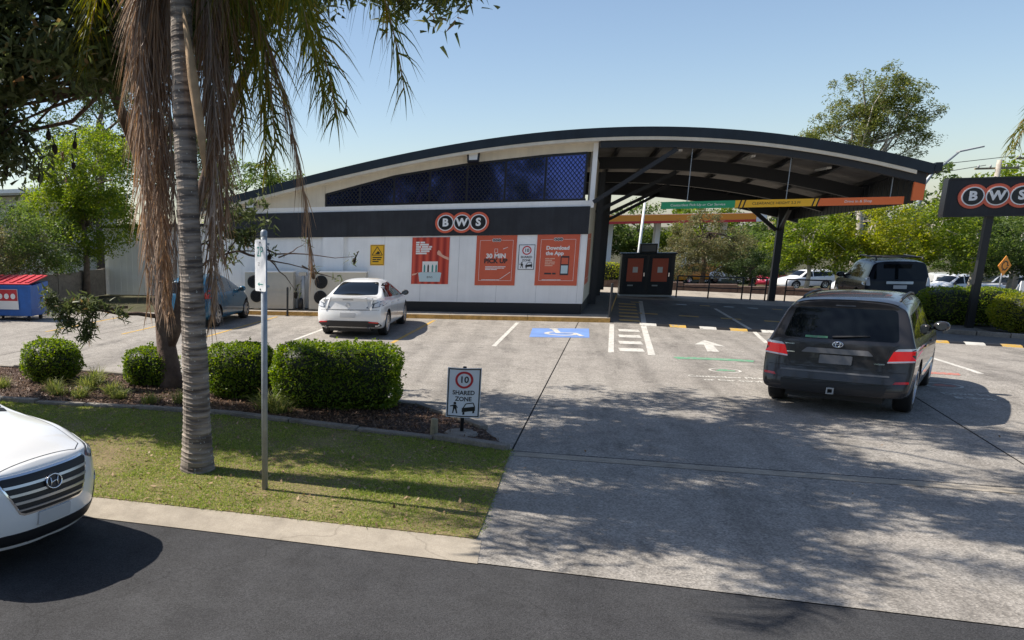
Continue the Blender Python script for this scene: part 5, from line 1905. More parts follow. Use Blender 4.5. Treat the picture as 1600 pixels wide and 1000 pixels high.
h_.handles([(-0.65, 0.85), (0.15, 0.83)], 'paint_blue')
h_.mirrors(0.68, 0.95, 'paint_blue')
h_.pair('head_light', [(0.45, 0.62), (0.78, 0.66), (0.78, 0.80), (0.55, 0.76)], '+y', 'lens_clear', round_=0.03)

# ---------------------------------------------------------------- white SUV on the road at the left, only its nose in view
TUC = dict(L=4.475, hw=0.925, ys=[-2.2375, -2.18, -2.0, -1.7, -1.3, -0.9, -0.4, 0, 0.25, 0.5, 0.8, 1.05, 1.2, 1.45, 1.7, 1.9, 2.08, 2.17, 2.2375],
           W=[(-2.3, 0.93), (-1.9, 0.98), (-1, 1), (1.3, 1), (1.8, 0.985), (2.24, 0.93)],
           top=[(-2.3, 1.50), (-1.8, 1.60), (-0.6, 1.65), (-0.1, 1.64), (0.15, 1.58), (0.85, 1.16), (1.1, 1.13), (1.6, 1.085), (1.95, 1.03), (2.1, 0.99), (2.24, 0.93)],
           belt=[(-2.3, 1.08), (-1.2, 1.06), (1.0, 1.0), (1.5, 0.97), (2.24, 0.85)], bot=[(-2.3, 0.32), (-1.8, 0.23), (1.7, 0.22), (2.24, 0.24)],
           tw=[(-2.3, 0.60), (-0.8, 0.62), (0.3, 0.60), (1.05, 0.70), (1.6, 0.70), (2.24, 0.62)], rear=[(0.2, 0.1), (0.4, 0.0), (0.8, 0.03), (1.1, 0.1), (1.6, 0.4)],
           front=[(0.2, 0.16), (0.34, 0.05), (0.5, 0.0), (0.68, 0.0), (0.84, 0.035), (0.93, 0.10), (1.0, 0.2)], axles=(-1.30, 1.37), wr=0.36, crown=0.03, fc=0.42, fl=0.7, spokes=5)
hd = Vector((0.968, -0.25, 0)).normalized()
em = Vector((-5.25, -22.90, 0))
ce = em - hd * 2.22
t_ = Car('white SUV nosing in at the left edge with chrome slatted grille', 'car', (ce.x, ce.y, 0.0), (hd.x, hd.y), TUC, 'paint_white', 'white_suv', 3)
gp = [(-0.52, 0.865), (-0.48, 0.90), (0.48, 0.90), (0.52, 0.865), (0.37, 0.575), (0.32, 0.555), (-0.32, 0.555), (-0.37, 0.575)]
t_.decal('grille_surround', gp, '+y', 'chrome', off=0.006, depth=0.03, sub=0.05)
gi = [(-0.50, 0.862), (-0.47, 0.882), (0.47, 0.882), (0.50, 0.862), (0.355, 0.588), (0.315, 0.572), (-0.315, 0.572), (-0.355, 0.588)]
t_.decal('grille', gi, '+y', 'fan_black', off=0.010, depth=0.0, sub=0.05)
for z0, z1, xa in ((0.80, 0.822, 0.468), (0.73, 0.752, 0.432), (0.662, 0.684, 0.396), (0.605, 0.618, 0.366)):
    t_.decal('grille_slat', [(-xa, z0), (xa, z0), (xa + 0.012, z1), (-xa - 0.012, z1)], '+y', 'alloy', off=0.022, depth=0.02, sub=0.06)
t_.decal('emblem_plate', [(0.088 * math.cos(a), 0.775 + 0.058 * math.sin(a)) for a in np.linspace(0, 2 * PI, 25)[:-1]], '+y', 'print_dark', off=0.028, depth=0.02, sub=0.05)
t_.emblem(0, 0.775, 0.086, 0.056, '+y', 'chrome', 0.016, [[(0.60, -0.62), (0.38, 0.0), (0.42, 0.66)], [(-0.60, 0.62), (-0.38, 0.0), (-0.42, -0.66)], [(-0.38, 0.12), (0, 0.05), (0.38, -0.12)]], off=0.034)
t_.pair('head_light', [(0.535, 0.865), (0.66, 0.81), (0.86, 0.85), (0.905, 0.97), (0.84, 0.985), (0.60, 0.91)], '+y', 'lens_smoke', off=0.006, depth=0.02, sub=0.04, round_=0.02)
t_.pair('head_light_lens', [(0.60, 0.868), (0.67, 0.835), (0.84, 0.87), (0.87, 0.945), (0.66, 0.90)], '+y', 'lens_clear', off=0.009, depth=0.005, sub=0.04, round_=0.02)
t_.pair('fog_light_recess', [(0.66, 0.40), (0.84, 0.44), (0.88, 0.60), (0.80, 0.62), (0.70, 0.50)], '+y', 'plastic_black', off=0.005, depth=0.02, sub=0.05, round_=0.03)
t_.pair('daytime_lamp', [(0.74, 0.56), (0.86, 0.60), (0.86, 0.615), (0.74, 0.58)], '+y', 'lens_clear', off=0.011, depth=0.01, round_=0.006)
t_.decal('bumper_lower', [(-0.86, 0.24), (0.86, 0.24), (0.84, 0.36), (0.5, 0.40), (-0.5, 0.40), (-0.84, 0.36)], '+y', 'plastic_black', off=0.008, depth=0.02, round_=0.03)
t_.plate(0, 0.49, 0.372, 0.12, '+y', 'plate_pale', 0.02)
t_.seam([(-0.74, 1.0), (-0.60, 1.95), (-0.45, 2.06), (0.45, 2.06), (0.60, 1.95), (0.74, 1.0)], '+z', 0.008)
t_.decal('windscreen', [(-0.68, 0.83), (0.68, 0.83), (0.56, 0.15), (-0.56, 0.15)], '+z', 'car_glass', round_=0.05)
t_.decal('wiper_cowl', [(-0.66, 0.86), (0.66, 0.86), (0.62, 0.96), (-0.62, 0.96)], '+z', 'plastic_black', off=0.006, round_=0.02)
t_.pair('side_window', [(-1.5, 1.13), (-0.1, 1.09), (-0.1, 1.50), (-1.3, 1.46)], '+x', 'car_glass', round_=0.05)
t_.pair('side_window', [(-0.04, 1.088), (0.65, 1.07), (0.18, 1.46), (-0.04, 1.50)], '+x', 'car_glass', round_=0.05)
t_.pair('arch_trim', [(1.37 + 0.46 * math.cos(a), 0.37 + 0.46 * math.sin(a)) for a in np.linspace(-0.2, PI + 0.2, 14)] + [(1.37 + 0.40 * math.cos(a), 0.37 + 0.40 * math.sin(a)) for a in np.linspace(PI + 0.2, -0.2, 14)], '+x', 'plastic_black', off=0.01, sub=0.2)
t_.mirrors(0.28, 1.09, 'paint_white', 1.0)
q = MB()
q.box(-0.6, 0.6, -1.9, 1.9, 0.2, 0.3)
q.build('underbody', 'plastic_black', t_.root)

# ---------------------------------------------------------------- black four wheel drive ahead
PRA = dict(L=4.78, hw=0.94, ys=[-2.39, -2.34, -2.2, -1.9, -1.4, -0.9, -0.4, 0, 0.3, 0.6, 0.85, 1.05, 1.3, 1.7, 2.1, 2.39],
           W=[(-2.4, 0.96), (-2.0, 0.99), (-1, 1), (1.4, 1), (2.0, 0.97), (2.4, 0.88)],
           top=[(-2.4, 1.76), (-1.9, 1.80), (-0.5, 1.83), (0, 1.81), (0.35, 1.73), (1.0, 1.20), (1.3, 1.14), (2.1, 1.05), (2.4, 0.95)],
           belt=[(-2.4, 1.14), (1.0, 1.10), (2.4, 0.92)], bot=[(-2.4, 0.42), (-1.9, 0.32), (1.9, 0.30), (2.4, 0.36)],
           tw=[(-2.4, 0.70), (0.35, 0.68), (1.0, 0.74), (2.4, 0.66)], rear=[(0.3, 0.08), (0.5, 0.0), (0.75, 0.0), (0.80, 0.06), (1.1, 0.08), (1.7, 0.22), (1.9, 0.26)],
           front=[(0.3, 0.12), (0.5, 0.0), (0.9, 0.05), (1.0, 0.12)], axles=(-1.35, 1.43), wr=0.39, crown=0.02, spokes=6)
pr = Car('black four wheel drive with roof rack driving off beyond the canopy', 'car', (10.25, 8.3, float(gz(10.2, 8.0))), (0.06, 1.0), PRA, 'paint_black', 'black_four_wheel_drive')
pr.decal('rear_window', [(-0.70, 1.18), (0.70, 1.18), (0.64, 1.68), (-0.64, 1.68)], '-y', 'car_glass', round_=0.05)
pr.pair('tail_light', [(0.76, 0.95), (0.92, 0.97), (0.88, 1.25), (0.80, 1.25)], '-y', 'lens_clear', off=0.012, depth=0.03, round_=0.03)
pr.decal('tailgate_garnish', [(-0.34, 1.02), (0.40, 1.02), (0.40, 1.11), (-0.34, 1.11)], '-y', 'paint_silver', off=0.012, round_=0.02)
pr.plate(0.05, 0.92, 0.37, 0.12, '-y')
pr.pair('side_window', [(-2.1, 1.2), (-1.2, 1.19), (-1.2, 1.66), (-2.0, 1.64)], '+x', 'car_glass', round_=0.04)
pr.pair('side_window', [(-1.14, 1.19), (-0.2, 1.18), (-0.2, 1.68), (-1.14, 1.665)], '+x', 'car_glass', round_=0.04)
pr.pair('side_window', [(-0.13, 1.18), (0.80, 1.16), (0.36, 1.62), (-0.13, 1.68)], '+x', 'car_glass', round_=0.04)
pr.mirrors(0.78, 1.13, 'paint_black', 1.2)
q = MB()
for sg in (-1, 1):
    q.tube([(sg * 0.64, -2.0, 1.80), (sg * 0.64, -1.95, 1.90), (sg * 0.64, 0.0, 1.92), (sg * 0.64, 0.1, 1.82)], 0.022, 8)
for y in (-1.8, -1.3, -0.8, -0.3):
    q.tube([(-0.64, y, 1.90), (0.64, y, 1.90)], 0.018, 6)
q.build('roof_rack', 'plastic_black', pr.root, smooth=True)
q = MB()
q.box(-0.6, 0.6, -2.1, 1.9, 0.28, 0.4)
q.build('underbody', 'plastic_black', pr.root)

# ---------------------------------------------------------------- far vehicles on the back street
VAN = dict(L=4.9, hw=0.86, ys=[-2.45, -2.4, -2.25, -1.8, -1.2, -0.6, 0, 0.6, 1.1, 1.5, 1.8, 2.1, 2.3, 2.45],
           W=[(-2.5, 0.97), (-2, 1), (1.8, 1), (2.45, 0.9)], top=[(-2.5, 1.90), (-2.0, 1.95), (0.9, 1.95), (1.3, 1.88), (2.15, 1.15), (2.45, 0.95)],
           belt=[(-2.5, 1.12), (2.0, 1.05), (2.45, 0.85)], bot=[(-2.5, 0.34), (2.45, 0.3)], tw=[(-2.5, 0.72), (1.3, 0.70), (2.45, 0.66)],
           rear=[(0.3, 0.04), (0.6, 0.0), (1.1, 0.05), (1.9, 0.14)], front=[(0.3, 0.1), (0.6, 0.0), (1.0, 0.08)], axles=(-1.25, 1.45), wr=0.33, spokes=6)
UTE = dict(L=5.2, hw=0.92, ys=[-2.6, -2.55, -2.4, -2.0, -1.4, -1.0, -0.78, -0.62, -0.3, 0.1, 0.4, 0.7, 1.0, 1.25, 1.6, 2.1, 2.4, 2.6],
           W=[(-2.6, 0.97), (-2, 1), (1.6, 1), (2.6, 0.88)], top=[(-2.6, 1.10), (-0.85, 1.12), (-0.72, 1.62), (-0.4, 1.76), (0.2, 1.76), (0.5, 1.68), (1.2, 1.16), (1.5, 1.10), (2.3, 1.0), (2.6, 0.9)],
           belt=[(-2.6, 1.05), (1.2, 1.06), (2.6, 0.86)], bot=[(-2.6, 0.42), (2.6, 0.36)], tw=[(-2.6, 0.78), (-0.85, 0.76), (-0.4, 0.62), (0.5, 0.62), (1.2, 0.72), (2.6, 0.66)],
           rear=[(0.3, 0.04), (0.6, 0.0), (1.1, 0.03)], front=[(0.3, 0.12), (0.6, 0.0), (1.0, 0.1)], axles=(-1.6, 1.62), wr=0.38, spokes=6)
def far_windows(c, kind):
    if kind == 'van':
        c.decal('rear_window', [(-0.66, 1.22), (-0.04, 1.22), (-0.04, 1.74), (-0.60, 1.74)], '-y', 'car_glass_grey', round_=0.04)
        c.decal('rear_window', [(0.04, 1.22), (0.66, 1.22), (0.60, 1.74), (0.04, 1.74)], '-y', 'car_glass_grey', round_=0.04)
        c.pair('tail_light', [(0.74, 0.75), (0.84, 0.75), (0.82, 1.1), (0.74, 1.1)], '-y', 'lens_red')
        c.plate(0, 0.72, 0.5, 0.14, '-y')
        c.pair('side_window', [(0.55, 1.2), (1.55, 1.18), (1.2, 1.7), (0.55, 1.74)], '+x', 'car_glass', round_=0.04)
        c.decal('windscreen', [(-0.66, 1.95), (0.66, 1.95), (0.62, 1.35), (-0.62, 1.35)], '+z', 'car_glass')
    elif kind == 'ute':
        c.pair('side_window', [(-0.62, 1.15), (0.15, 1.13), (0.15, 1.62), (-0.52, 1.60)], '+x', 'car_glass', round_=0.04)
        c.pair('side_window', [(0.22, 1.13), (1.02, 1.12), (0.48, 1.58), (0.22, 1.62)], '+x', 'car_glass', round_=0.04)
        c.decal('windscreen', [(-0.66, 1.12), (0.66, 1.12), (0.56, 0.56), (-0.56, 0.56)], '+z', 'car_glass')
        c.decal('rear_window', [(-0.56, 1.2), (0.56, 1.2), (0.5, 1.6), (-0.5, 1.6)], '-y', 'car_glass')
        c.decal('tray', [(-0.7, -2.5), (0.7, -2.5), (0.7, -0.95), (-0.7, -0.95)], '+z', 'plastic_black', off=0.01)
        c.pair('head_light', [(0.56, 0.85), (0.88, 0.88), (0.86, 1.0), (0.6, 0.98)], '+y', 'lens_clear')
        c.decal('grille', [(-0.5, 0.72), (0.5, 0.72), (0.5, 0.98), (-0.5, 0.98)], '+y', 'plastic_black')
        c.pair('tail_light', [(0.8, 0.75), (0.91, 0.75), (0.9, 1.02), (0.8, 1.02)], '-y', 'lens_red')
        c.mirrors(0.95, 1.1, 'plastic_black')
    elif kind == 'suv':
        c.decal('rear_window', [(-0.70, 1.15), (0.70, 1.15), (0.6, 1.55), (-0.6, 1.55)], '-y', 'car_glass')
        c.pair('tail_light', [(0.64, 0.93), (0.90, 0.98), (0.90, 1.13), (0.69, 1.13)], '-y', 'lens_red')
        c.pair('side_window', [(-2.0, 1.18), (-0.18, 1.12), (-0.18, 1.57), (-1.85, 1.50)], '+x', 'car_glass', round_=0.05)
        c.pair('side_window', [(-0.11, 1.11), (0.92, 1.08), (0.35, 1.53), (-0.11, 1.57)], '+x', 'car_glass', round_=0.05)
        c.decal('windscreen', [(-0.66, 1.05), (0.66, 1.05), (0.55, 0.38), (-0.55, 0.38)], '+z', 'car_glass')
        c.pair('head_light', [(0.55, 0.75), (0.86, 0.8), (0.86, 0.92), (0.6, 0.9)], '+y', 'lens_clear')
    else:
        c.decal('rear_window', [(-0.60, 1.02), (0.60, 1.02), (0.50, 1.33), (-0.50, 1.33)], '-y', 'car_glass')
        c.pair('tail_light', [(0.60, 0.86), (0.83, 0.88), (0.80, 1.1), (0.70, 1.1)], '-y', 'lens_red')
        c.pair('side_window', [(-1.45, 1.05), (-0.02, 0.99), (-0.02, 1.40), (-1.25, 1.33)], '+x', 'car_glass', round_=0.04)
        c.pair('side_window', [(0.04, 0.99), (0.82, 0.95), (0.30, 1.36), (0.04, 1.40)], '+x', 'car_glass', round_=0.04)
        c.decal('windscreen', [(-0.60, 0.92), (0.60, 0.92), (0.50, 0.28), (-0.50, 0.28)], '+z', 'car_glass')
        c.pair('head_light', [(0.45, 0.62), (0.78, 0.66), (0.78, 0.80), (0.55, 0.76)], '+y', 'lens_clear')
SPECS = dict(van=VAN, ute=UTE, suv=SUV, hat=HAT)
for kind, x, y, hdg, pnt, nm, cat, lab in (
        ('van', 27.4, 50.3, (0.2, 1), 'paint_white', 'delivery_van', 'van', 'white van seen from behind on the far street'),
        ('ute', 26.6, 45.5, (-0.95, -0.35), 'paint_white', 'white_ute', 'ute', 'white ute crossing on the far street left of the sign pole'),
        ('ute', 30.9, 48.3, (0.9, 0.4), 'paint_silver', 'silver_ute', 'ute', 'silver dual cab ute on the far street right of the sign pole'),
        ('hat', 33.5, 48.5, (-0.95, -0.3), 'paint_white', 'white_hatchback', 'car', 'white hatchback at the right edge of the far street'),
        ('hat', 19.7, 66.0, (-0.6, -0.8), 'paint_red', 'red_hatchback', 'car', 'red hatchback seen left of the canopy post'),
        ('suv', 21.8, 63.0, (-0.9, -0.4), 'paint_white', 'white_wagon', 'car', 'large white wagon parked behind the canopy post'),
        ('suv', 23.6, 57.0, (-0.5, -0.86), 'paint_white', 'white_wagon', 'car', 'white wagon nose-on just right of the canopy post'),
        ('ute', 16.8, 70.0, (0.8, -0.5), 'paint_white', 'white_ute', 'ute', 'white ute half hidden by the shrub beyond the canopy'),
        ('van', 14.4, 70.5, (-0.9, -0.35), 'paint_orange', 'orange_van', 'van', 'orange van behind the shrub beyond the canopy'),
        ('hat', 8.2, 58.0, (-0.9, -0.35), 'paint_blue', 'blue_car', 'car', 'blue car beyond the hedge left of the kiosk cabinet')):
    c = Car(lab, cat, (x, y, float(gz(x, y)) + 0.01), hdg, SPECS[kind], pnt, nm, 1)
    far_windows(c, kind)
# ================================================================== VEGETATION
def unit(a):
    return a / (np.linalg.norm(a, axis=-1, keepdims=True) + 1e-9)

def noise2(x, y, s, seed):
    r = np.random.default_rng(seed)
    v = np.zeros(len(x))
    for k in range(7):
        a = r.uniform(0, 2 * PI)
        f = s * r.uniform(0.5, 1.8)
        v += np.sin(x * math.cos(a) * f + y * math.sin(a) * f + r.uniform(0, 6))
    return v / 7

def leaf_quads(P, size, aspect, g, up=0.3, fold=0.0):
    """rhombic leaves at the points P"""
    n = len(P)
    d = unit(g.normal(size=(n, 3)) * np.array([1, 1, 0.7]))
    nr = unit(g.normal(size=(n, 3)) + np.array([0, 0, up * 3]))
    s = unit(np.cross(d, nr))
    L = (size * g.uniform(0.6, 1.3, n))[:, None]
    Wd = L * aspect
    a, b = P - d * L * 0.5, P + d * L * 0.5
    c1, c2 = P + s * Wd * 0.5 - d * L * 0.06, P - s * Wd * 0.5 - d * L * 0.06
    V = np.stack([a, c1, b, c2], 1).reshape(-1, 3)
    F = np.arange(4 * n).reshape(n, 4)
    return V, F

def strips(B, D, S, L, Wd, droop, g, seg=3):
    """narrow drooping blades: base, direction, side vector, length, width, fall"""
    n = len(B)
    V = []
    for k in range(seg + 1):
        t = k / seg
        c = B + D * (L * t)[:, None] + np.array([0, 0, -1]) * (droop * L * t * t)[:, None]
        w = (Wd * (1 - t ** 1.5) * 0.5 + 0.0004)[:, None]
        V += [c - S * w, c + S * w]
    V = np.stack(V, 1).reshape(-1, 3)
    m = 2 * (seg + 1)
    base = (np.arange(n) * m)[:, None]
    F = np.concatenate([base + np.array([2 * k, 2 * k + 1, 2 * k + 3, 2 * k + 2]) for k in range(seg)], 0)
    return V, F

def limb_pts(a, b, g, sag=0.15, n=5):
    a, b = np.array(a, float), np.array(b, float)
    L = np.linalg.norm(b - a)
    P = []
    off = g.normal(size=3) * L * 0.08
    wob = g.normal(size=(n, 3)) * L * 0.018
    wob[0] = 0
    wob[-1] = 0
    for i_, t in enumerate(np.linspace(0, 1, n)):
        p = a + (b - a) * t + off * math.sin(PI * t) + wob[i_]
        p[2] += sag * L * math.sin(PI * t) * 0.5
        P.append(tuple(p))
    return P

def tree(name, label, base, trunk, crowns, ncl, lpc, clr, leaf, leafm, barkm, tr=0.2, seed=1, aspect=0.45, cat='tree', limbs=14, group=None, shell=0.45, up=0.3, flat=0.75):
    """trunk: list of points (local), crowns: list of ellipsoids (cx,cy,cz,rx,ry,rz) local"""
    g = np.random.default_rng(seed)
    t = thing(name, label, cat, base, 0, group)
    q = MB()
    n = len(trunk)
    q.tube(trunk, [tr * (1 - 0.55 * i / max(1, n - 1)) * (1.25 if i == 0 else 1) for i in range(n)], 10)
    tips = []
    vol = np.array([c[3] * c[4] * c[5] for c in crowns])
    idx = g.choice(len(crowns), ncl, p=vol / vol.sum())
    u = unit(g.normal(size=(ncl, 3)))
    r = g.uniform(shell, 1.0, ncl) ** 0.6
    cl = np.array([crowns[i][:3] for i in idx]) + u * r[:, None] * np.array([crowns[i][3:] for i in idx])
    starts = [np.array(p) for p in trunk[max(1, n // 2):]]
    for k in range(limbs):
        e = cl[k % ncl]
        s0 = starts[min(len(starts) - 1, int(g.uniform(0, len(starts))))]
        P = limb_pts(s0, e, g)
        q.tube(P, [tr * 0.36, tr * 0.27, tr * 0.2, tr * 0.12, tr * 0.05], 6)
    q.build('trunk', barkm, t, smooth=True)
    sz = clr * g.uniform(0.6, 1.3, ncl)
    cid = np.repeat(np.arange(ncl), lpc)
    P = cl[cid] + unit(g.normal(size=(len(cid), 3))) * (g.uniform(0.15, 1, len(cid)) ** 0.6 * sz[cid])[:, None] * np.array([1, 1, flat])
    V, F = leaf_quads(P, leaf, aspect, g, up)
    np_mesh('crown', V, F, leafm, t)
    return t

def hedge(name, label, loc, half, h, leafm, n, leaf, seed=1, rz=0.0, pw=4.0, cat='hedge', group=None):
    """clipped shrub: superellipsoid shell of small leaves over dark inner growth"""
    g = np.random.default_rng(seed)
    t = thing(name, label, cat, loc, rz, group)
    def surf(d, k=1.0):
        a = np.abs(d / np.array([half[0], half[1], h / 2]))
        r = (a[:, 0] ** pw + a[:, 1] ** pw + a[:, 2] ** pw) ** (-1 / pw)
        return d * (r * k)[:, None]
    d = unit(g.normal(size=(n, 3))) * np.array([half[0], half[1], h / 2])
    P = surf(d)
    lump = 1 + 0.035 * np.sin(P[:, 0] * 9 + seed) * np.sin(P[:, 1] * 8 + 2) + 0.03 * np.sin(P[:, 2] * 11 + P[:, 0] * 5)
    P = P * (lump * g.uniform(0.90, 1.03, n))[:, None]
    P[:, 2] += h / 2
    P = P[P[:, 2] > 0.02]
    # stray shoots and thin patches so the clip line is not perfect
    ns = max(12, n // 260)
    d = unit(g.normal(size=(ns, 3)) + np.array([0, 0, 0.7])) * np.array([half[0], half[1], h / 2])
    Q = surf(d)
    Q[:, 2] += h / 2
    Q = np.repeat(Q, 9, 0) + unit(np.repeat(d, 9, 0)) * np.tile(np.linspace(0.0, 1.0, 9), ns)[:, None] * np.repeat(g.uniform(0.03, 0.11, ns), 9)[:, None] + g.normal(0, 0.012, (ns * 9, 3))
    keep = noise2(P[:, 0] * 1.0 + P[:, 2] * 0.7, P[:, 1] + P[:, 2], 7.0 / max(half), seed) < 0.33 + g.uniform(0, 0.35, len(P))
    P = np.concatenate([P[keep], Q[Q[:, 2] > 0.03]])
    V, F = leaf_quads(P, leaf, 0.55, g, 0.25)
    np_mesh('foliage', V, F, leafm, t)
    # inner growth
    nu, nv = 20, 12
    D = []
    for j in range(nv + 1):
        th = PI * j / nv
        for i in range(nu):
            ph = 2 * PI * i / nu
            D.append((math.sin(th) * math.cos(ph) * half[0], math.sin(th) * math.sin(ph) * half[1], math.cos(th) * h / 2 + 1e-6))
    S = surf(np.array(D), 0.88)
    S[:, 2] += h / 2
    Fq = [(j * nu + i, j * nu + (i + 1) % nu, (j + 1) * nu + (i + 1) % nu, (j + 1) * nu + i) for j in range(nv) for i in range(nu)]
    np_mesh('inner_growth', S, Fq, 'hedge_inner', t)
    return t

# ---------------------------------------------------------------- clipped hedges in the garden bed
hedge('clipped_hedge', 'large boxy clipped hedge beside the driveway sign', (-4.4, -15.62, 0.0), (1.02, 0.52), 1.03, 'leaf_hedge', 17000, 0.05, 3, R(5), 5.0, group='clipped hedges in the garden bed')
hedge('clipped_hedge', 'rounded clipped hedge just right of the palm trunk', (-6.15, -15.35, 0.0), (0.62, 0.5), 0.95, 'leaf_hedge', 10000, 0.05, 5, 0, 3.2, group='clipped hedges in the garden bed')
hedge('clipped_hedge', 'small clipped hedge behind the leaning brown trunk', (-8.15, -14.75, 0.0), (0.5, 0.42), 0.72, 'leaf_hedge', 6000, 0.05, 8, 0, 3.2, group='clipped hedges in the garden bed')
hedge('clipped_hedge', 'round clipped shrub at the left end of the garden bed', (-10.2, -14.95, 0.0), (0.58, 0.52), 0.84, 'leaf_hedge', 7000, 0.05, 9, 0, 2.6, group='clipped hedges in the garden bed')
za = float(gz(11, 3))
hedge('clipped_hedge', 'boxy clipped hedge behind the pylon sign pole', (11.1, 3.45, za), (1.25, 0.62), 1.12, 'leaf_bright', 9000, 0.065, 11, 0, 5.0, group='hedges under the pylon sign')
hedge('clipped_hedge', 'round yellow-green clipped shrub under the pylon sign at the right edge', (11.95, 1.25, za), (1.1, 0.85), 1.16, 'leaf_yellow', 11000, 0.06, 12, 0, 2.8, group='hedges under the pylon sign')
hedge('clipped_hedge', 'yellow-green hedge glimpsed left of the kiosk cabinet', (0.9, 15.8, float(gz(0.9, 15.8))), (1.6, 0.6), 1.2, 'leaf_yellow', 5000, 0.09, 13, 0, 4.0)
ub = MB()
for i in range(8):
    ub.bar((9.4 + i * 0.7, 0.2 - i * 0.14, float(gz(9.4 + i * .7, 0.2)) + 0.05), (10.08 + i * 0.7, 0.06 - i * 0.14, float(gz(10.1 + i * .7, 0.1)) + 0.05), 0.15, 0.16)
tag(ub.build('island_kerb', 'old_concrete', None, bevel=0.01), 'pale concrete kerb in front of the hedges under the pylon sign', 'kerb')

# ---------------------------------------------------------------- palm
pal = thing('palm_tree', 'ringed palm trunk in the verge with green fronds and hanging dead fronds', 'palm tree', (-5.17, -19.8, 0.0))
g = np.random.default_rng(21)
q = MB()
prof = []
z = -0.03
while z < 5.7:
    r = float(np.interp(z, [0, 0.15, 0.5, 1.2, 3.0, 5.5], [0.215, 0.195, 0.172, 0.155, 0.128, 0.118]))
    r *= g.uniform(0.975, 1.025)
    st = 0.055 + g.uniform(-0.018, 0.028)
    prof += [(r * 1.02, z), (r * 0.985, z + st * 0.25), (r * 0.985, z + st * 0.75), (r * 1.005, z + st * 0.93)]
    z += st
q.lathe(prof, 22)
tk = q.build('trunk', 'palm_bark', pal)
for v in tk.data.vertices:
    a = math.atan2(v.co.y, v.co.x)
    k = 1 + 0.03 * math.sin(3 * a + v.co.z * 2) + 0.02 * math.sin(7 * a + 5 * v.co.z)
    dx = -0.045 * (v.co.z / 4.3) + 0.012 * math.sin(v.co.z * 0.9)
    v.co.x = v.co.x * k + dx
    v.co.y = v.co.y * k + 0.03 * math.sin(v.co.z * 1.3)
    v.co.z += 0.012 * math.sin(2 * a + v.co.z)
CR = np.array([-0.06, 0.0, 5.7])
def bez(p, t):
    t = np.asarray(t)[:, None]
    p = [np.array(x, float) for x in p]
    return p[0] * (1 - t) ** 3 + 3 * p[1] * t * (1 - t) ** 2 + 3 * p[2] * t * t * (1 - t) + p[3] * t ** 3
def frond(name, ctrl, m, stem_m, nleaf=90, ll=0.55, lw=0.022, spread=0.8, fwd=0.45, droop=0.5, seed=1, r0=0.022, t0=0.12, plume=0.5):
    g = np.random.default_rng(seed)
    ts = np.linspace(0, 1, 26)
    P = bez(ctrl, ts)
    q = MB()
    q.tube([tuple(p) for p in P], [r0 * (1 - 0.85 * t) + 0.002 for t in ts], 6)
    o = q.build(name, stem_m, pal, smooth=True)
    tt = np.repeat(np.linspace(t0, 1, nleaf), 2) + g.normal(0, 0.004, nleaf * 2)
    tt = np.clip(tt, 0, 1)
    B = bez(ctrl, tt)
    T = unit(bez(ctrl, np.clip(tt + 0.01, 0, 1.01)) - bez(ctrl, np.clip(tt - 0.01, -0.01, 1)))
    side = np.tile([1.0, -1.0], nleaf)
    up = np.array([0, 0, 1.0])
    lat = unit(np.cross(T, up) + g.normal(0, 0.15, (len(tt), 3)))
    nrm = unit(np.cross(lat, T))
    D = unit(lat * (side * spread)[:, None] + T * fwd + nrm * (g.normal(0, plume, len(tt)))[:, None])
    L = ll * (0.35 + 0.65 * np.sin(PI * np.clip(tt * 0.85 + 0.12, 0, 1))) * g.uniform(0.75, 1.15, len(tt))
    S = unit(np.cross(D, g.normal(size=(len(tt), 3))))
    V, F = strips(B, D, S, L, np.full(len(tt), lw) * g.uniform(0.7, 1.2, len(tt)), np.full(len(tt), droop), g, 3)
    np_mesh('leaflets', V, F, m, o)
    return o
def dead(dx, dy, ztip, seed, out=0.35, m='palm_dead', n=110, ll=0.55, top=5.55):
    c = [CR + (dx * 0.35, 0.1 + dy * 0.3, 0.0), CR + np.array([dx * 1.3, dy * 0.9 + 0.1, 0.25]), (dx * 1.05, dy * 1.02, 4.7), (dx, dy, ztip)]
    return frond('dead_frond', c, m, 'spathe_tan', n, ll, 0.019, 0.30, 0.72, 0.75, seed, 0.016, 0.10, 0.24)
# dead fronds hanging in a curtain left and right of the trunk
for i, (dx, dy, zt) in enumerate(((-0.60, 0.05, 2.0), (-0.46, 0.16, 1.95), (-0.54, 0.02, 2.25), (-0.40, 0.10, 2.1), (-0.30, 0.22, 2.5), (-0.62, 0.2, 2.6), (-0.42, 0.25, 1.9), (-0.5, 0.3, 2.2))):
    dead(dx, dy, zt, 40 + i, m='palm_dead' if i % 3 else 'palm_dead_red')
for i, (dx, dy, zt) in enumerate(((0.17, 0.14, 1.75), (0.26, 0.08, 2.05), (0.30, 0.2, 2.6), (0.14, 0.25, 2.3), (0.38, 0.15, 3.0))):
    dead(dx, dy, zt, 60 + i, 0.3, 'palm_dead' if i % 2 else 'palm_dead_red')
# one long rusty frond hanging out to the right
frond('dead_frond', [CR, (0.4, 0.1, 6.3), (1.15, 0.35, 4.6), (1.32, 0.42, 2.45)], 'palm_dead_red', 'spathe_tan', 110, 0.42, 0.014, 0.2, 0.8, 0.9, 71, 0.018, 0.2, 0.15)
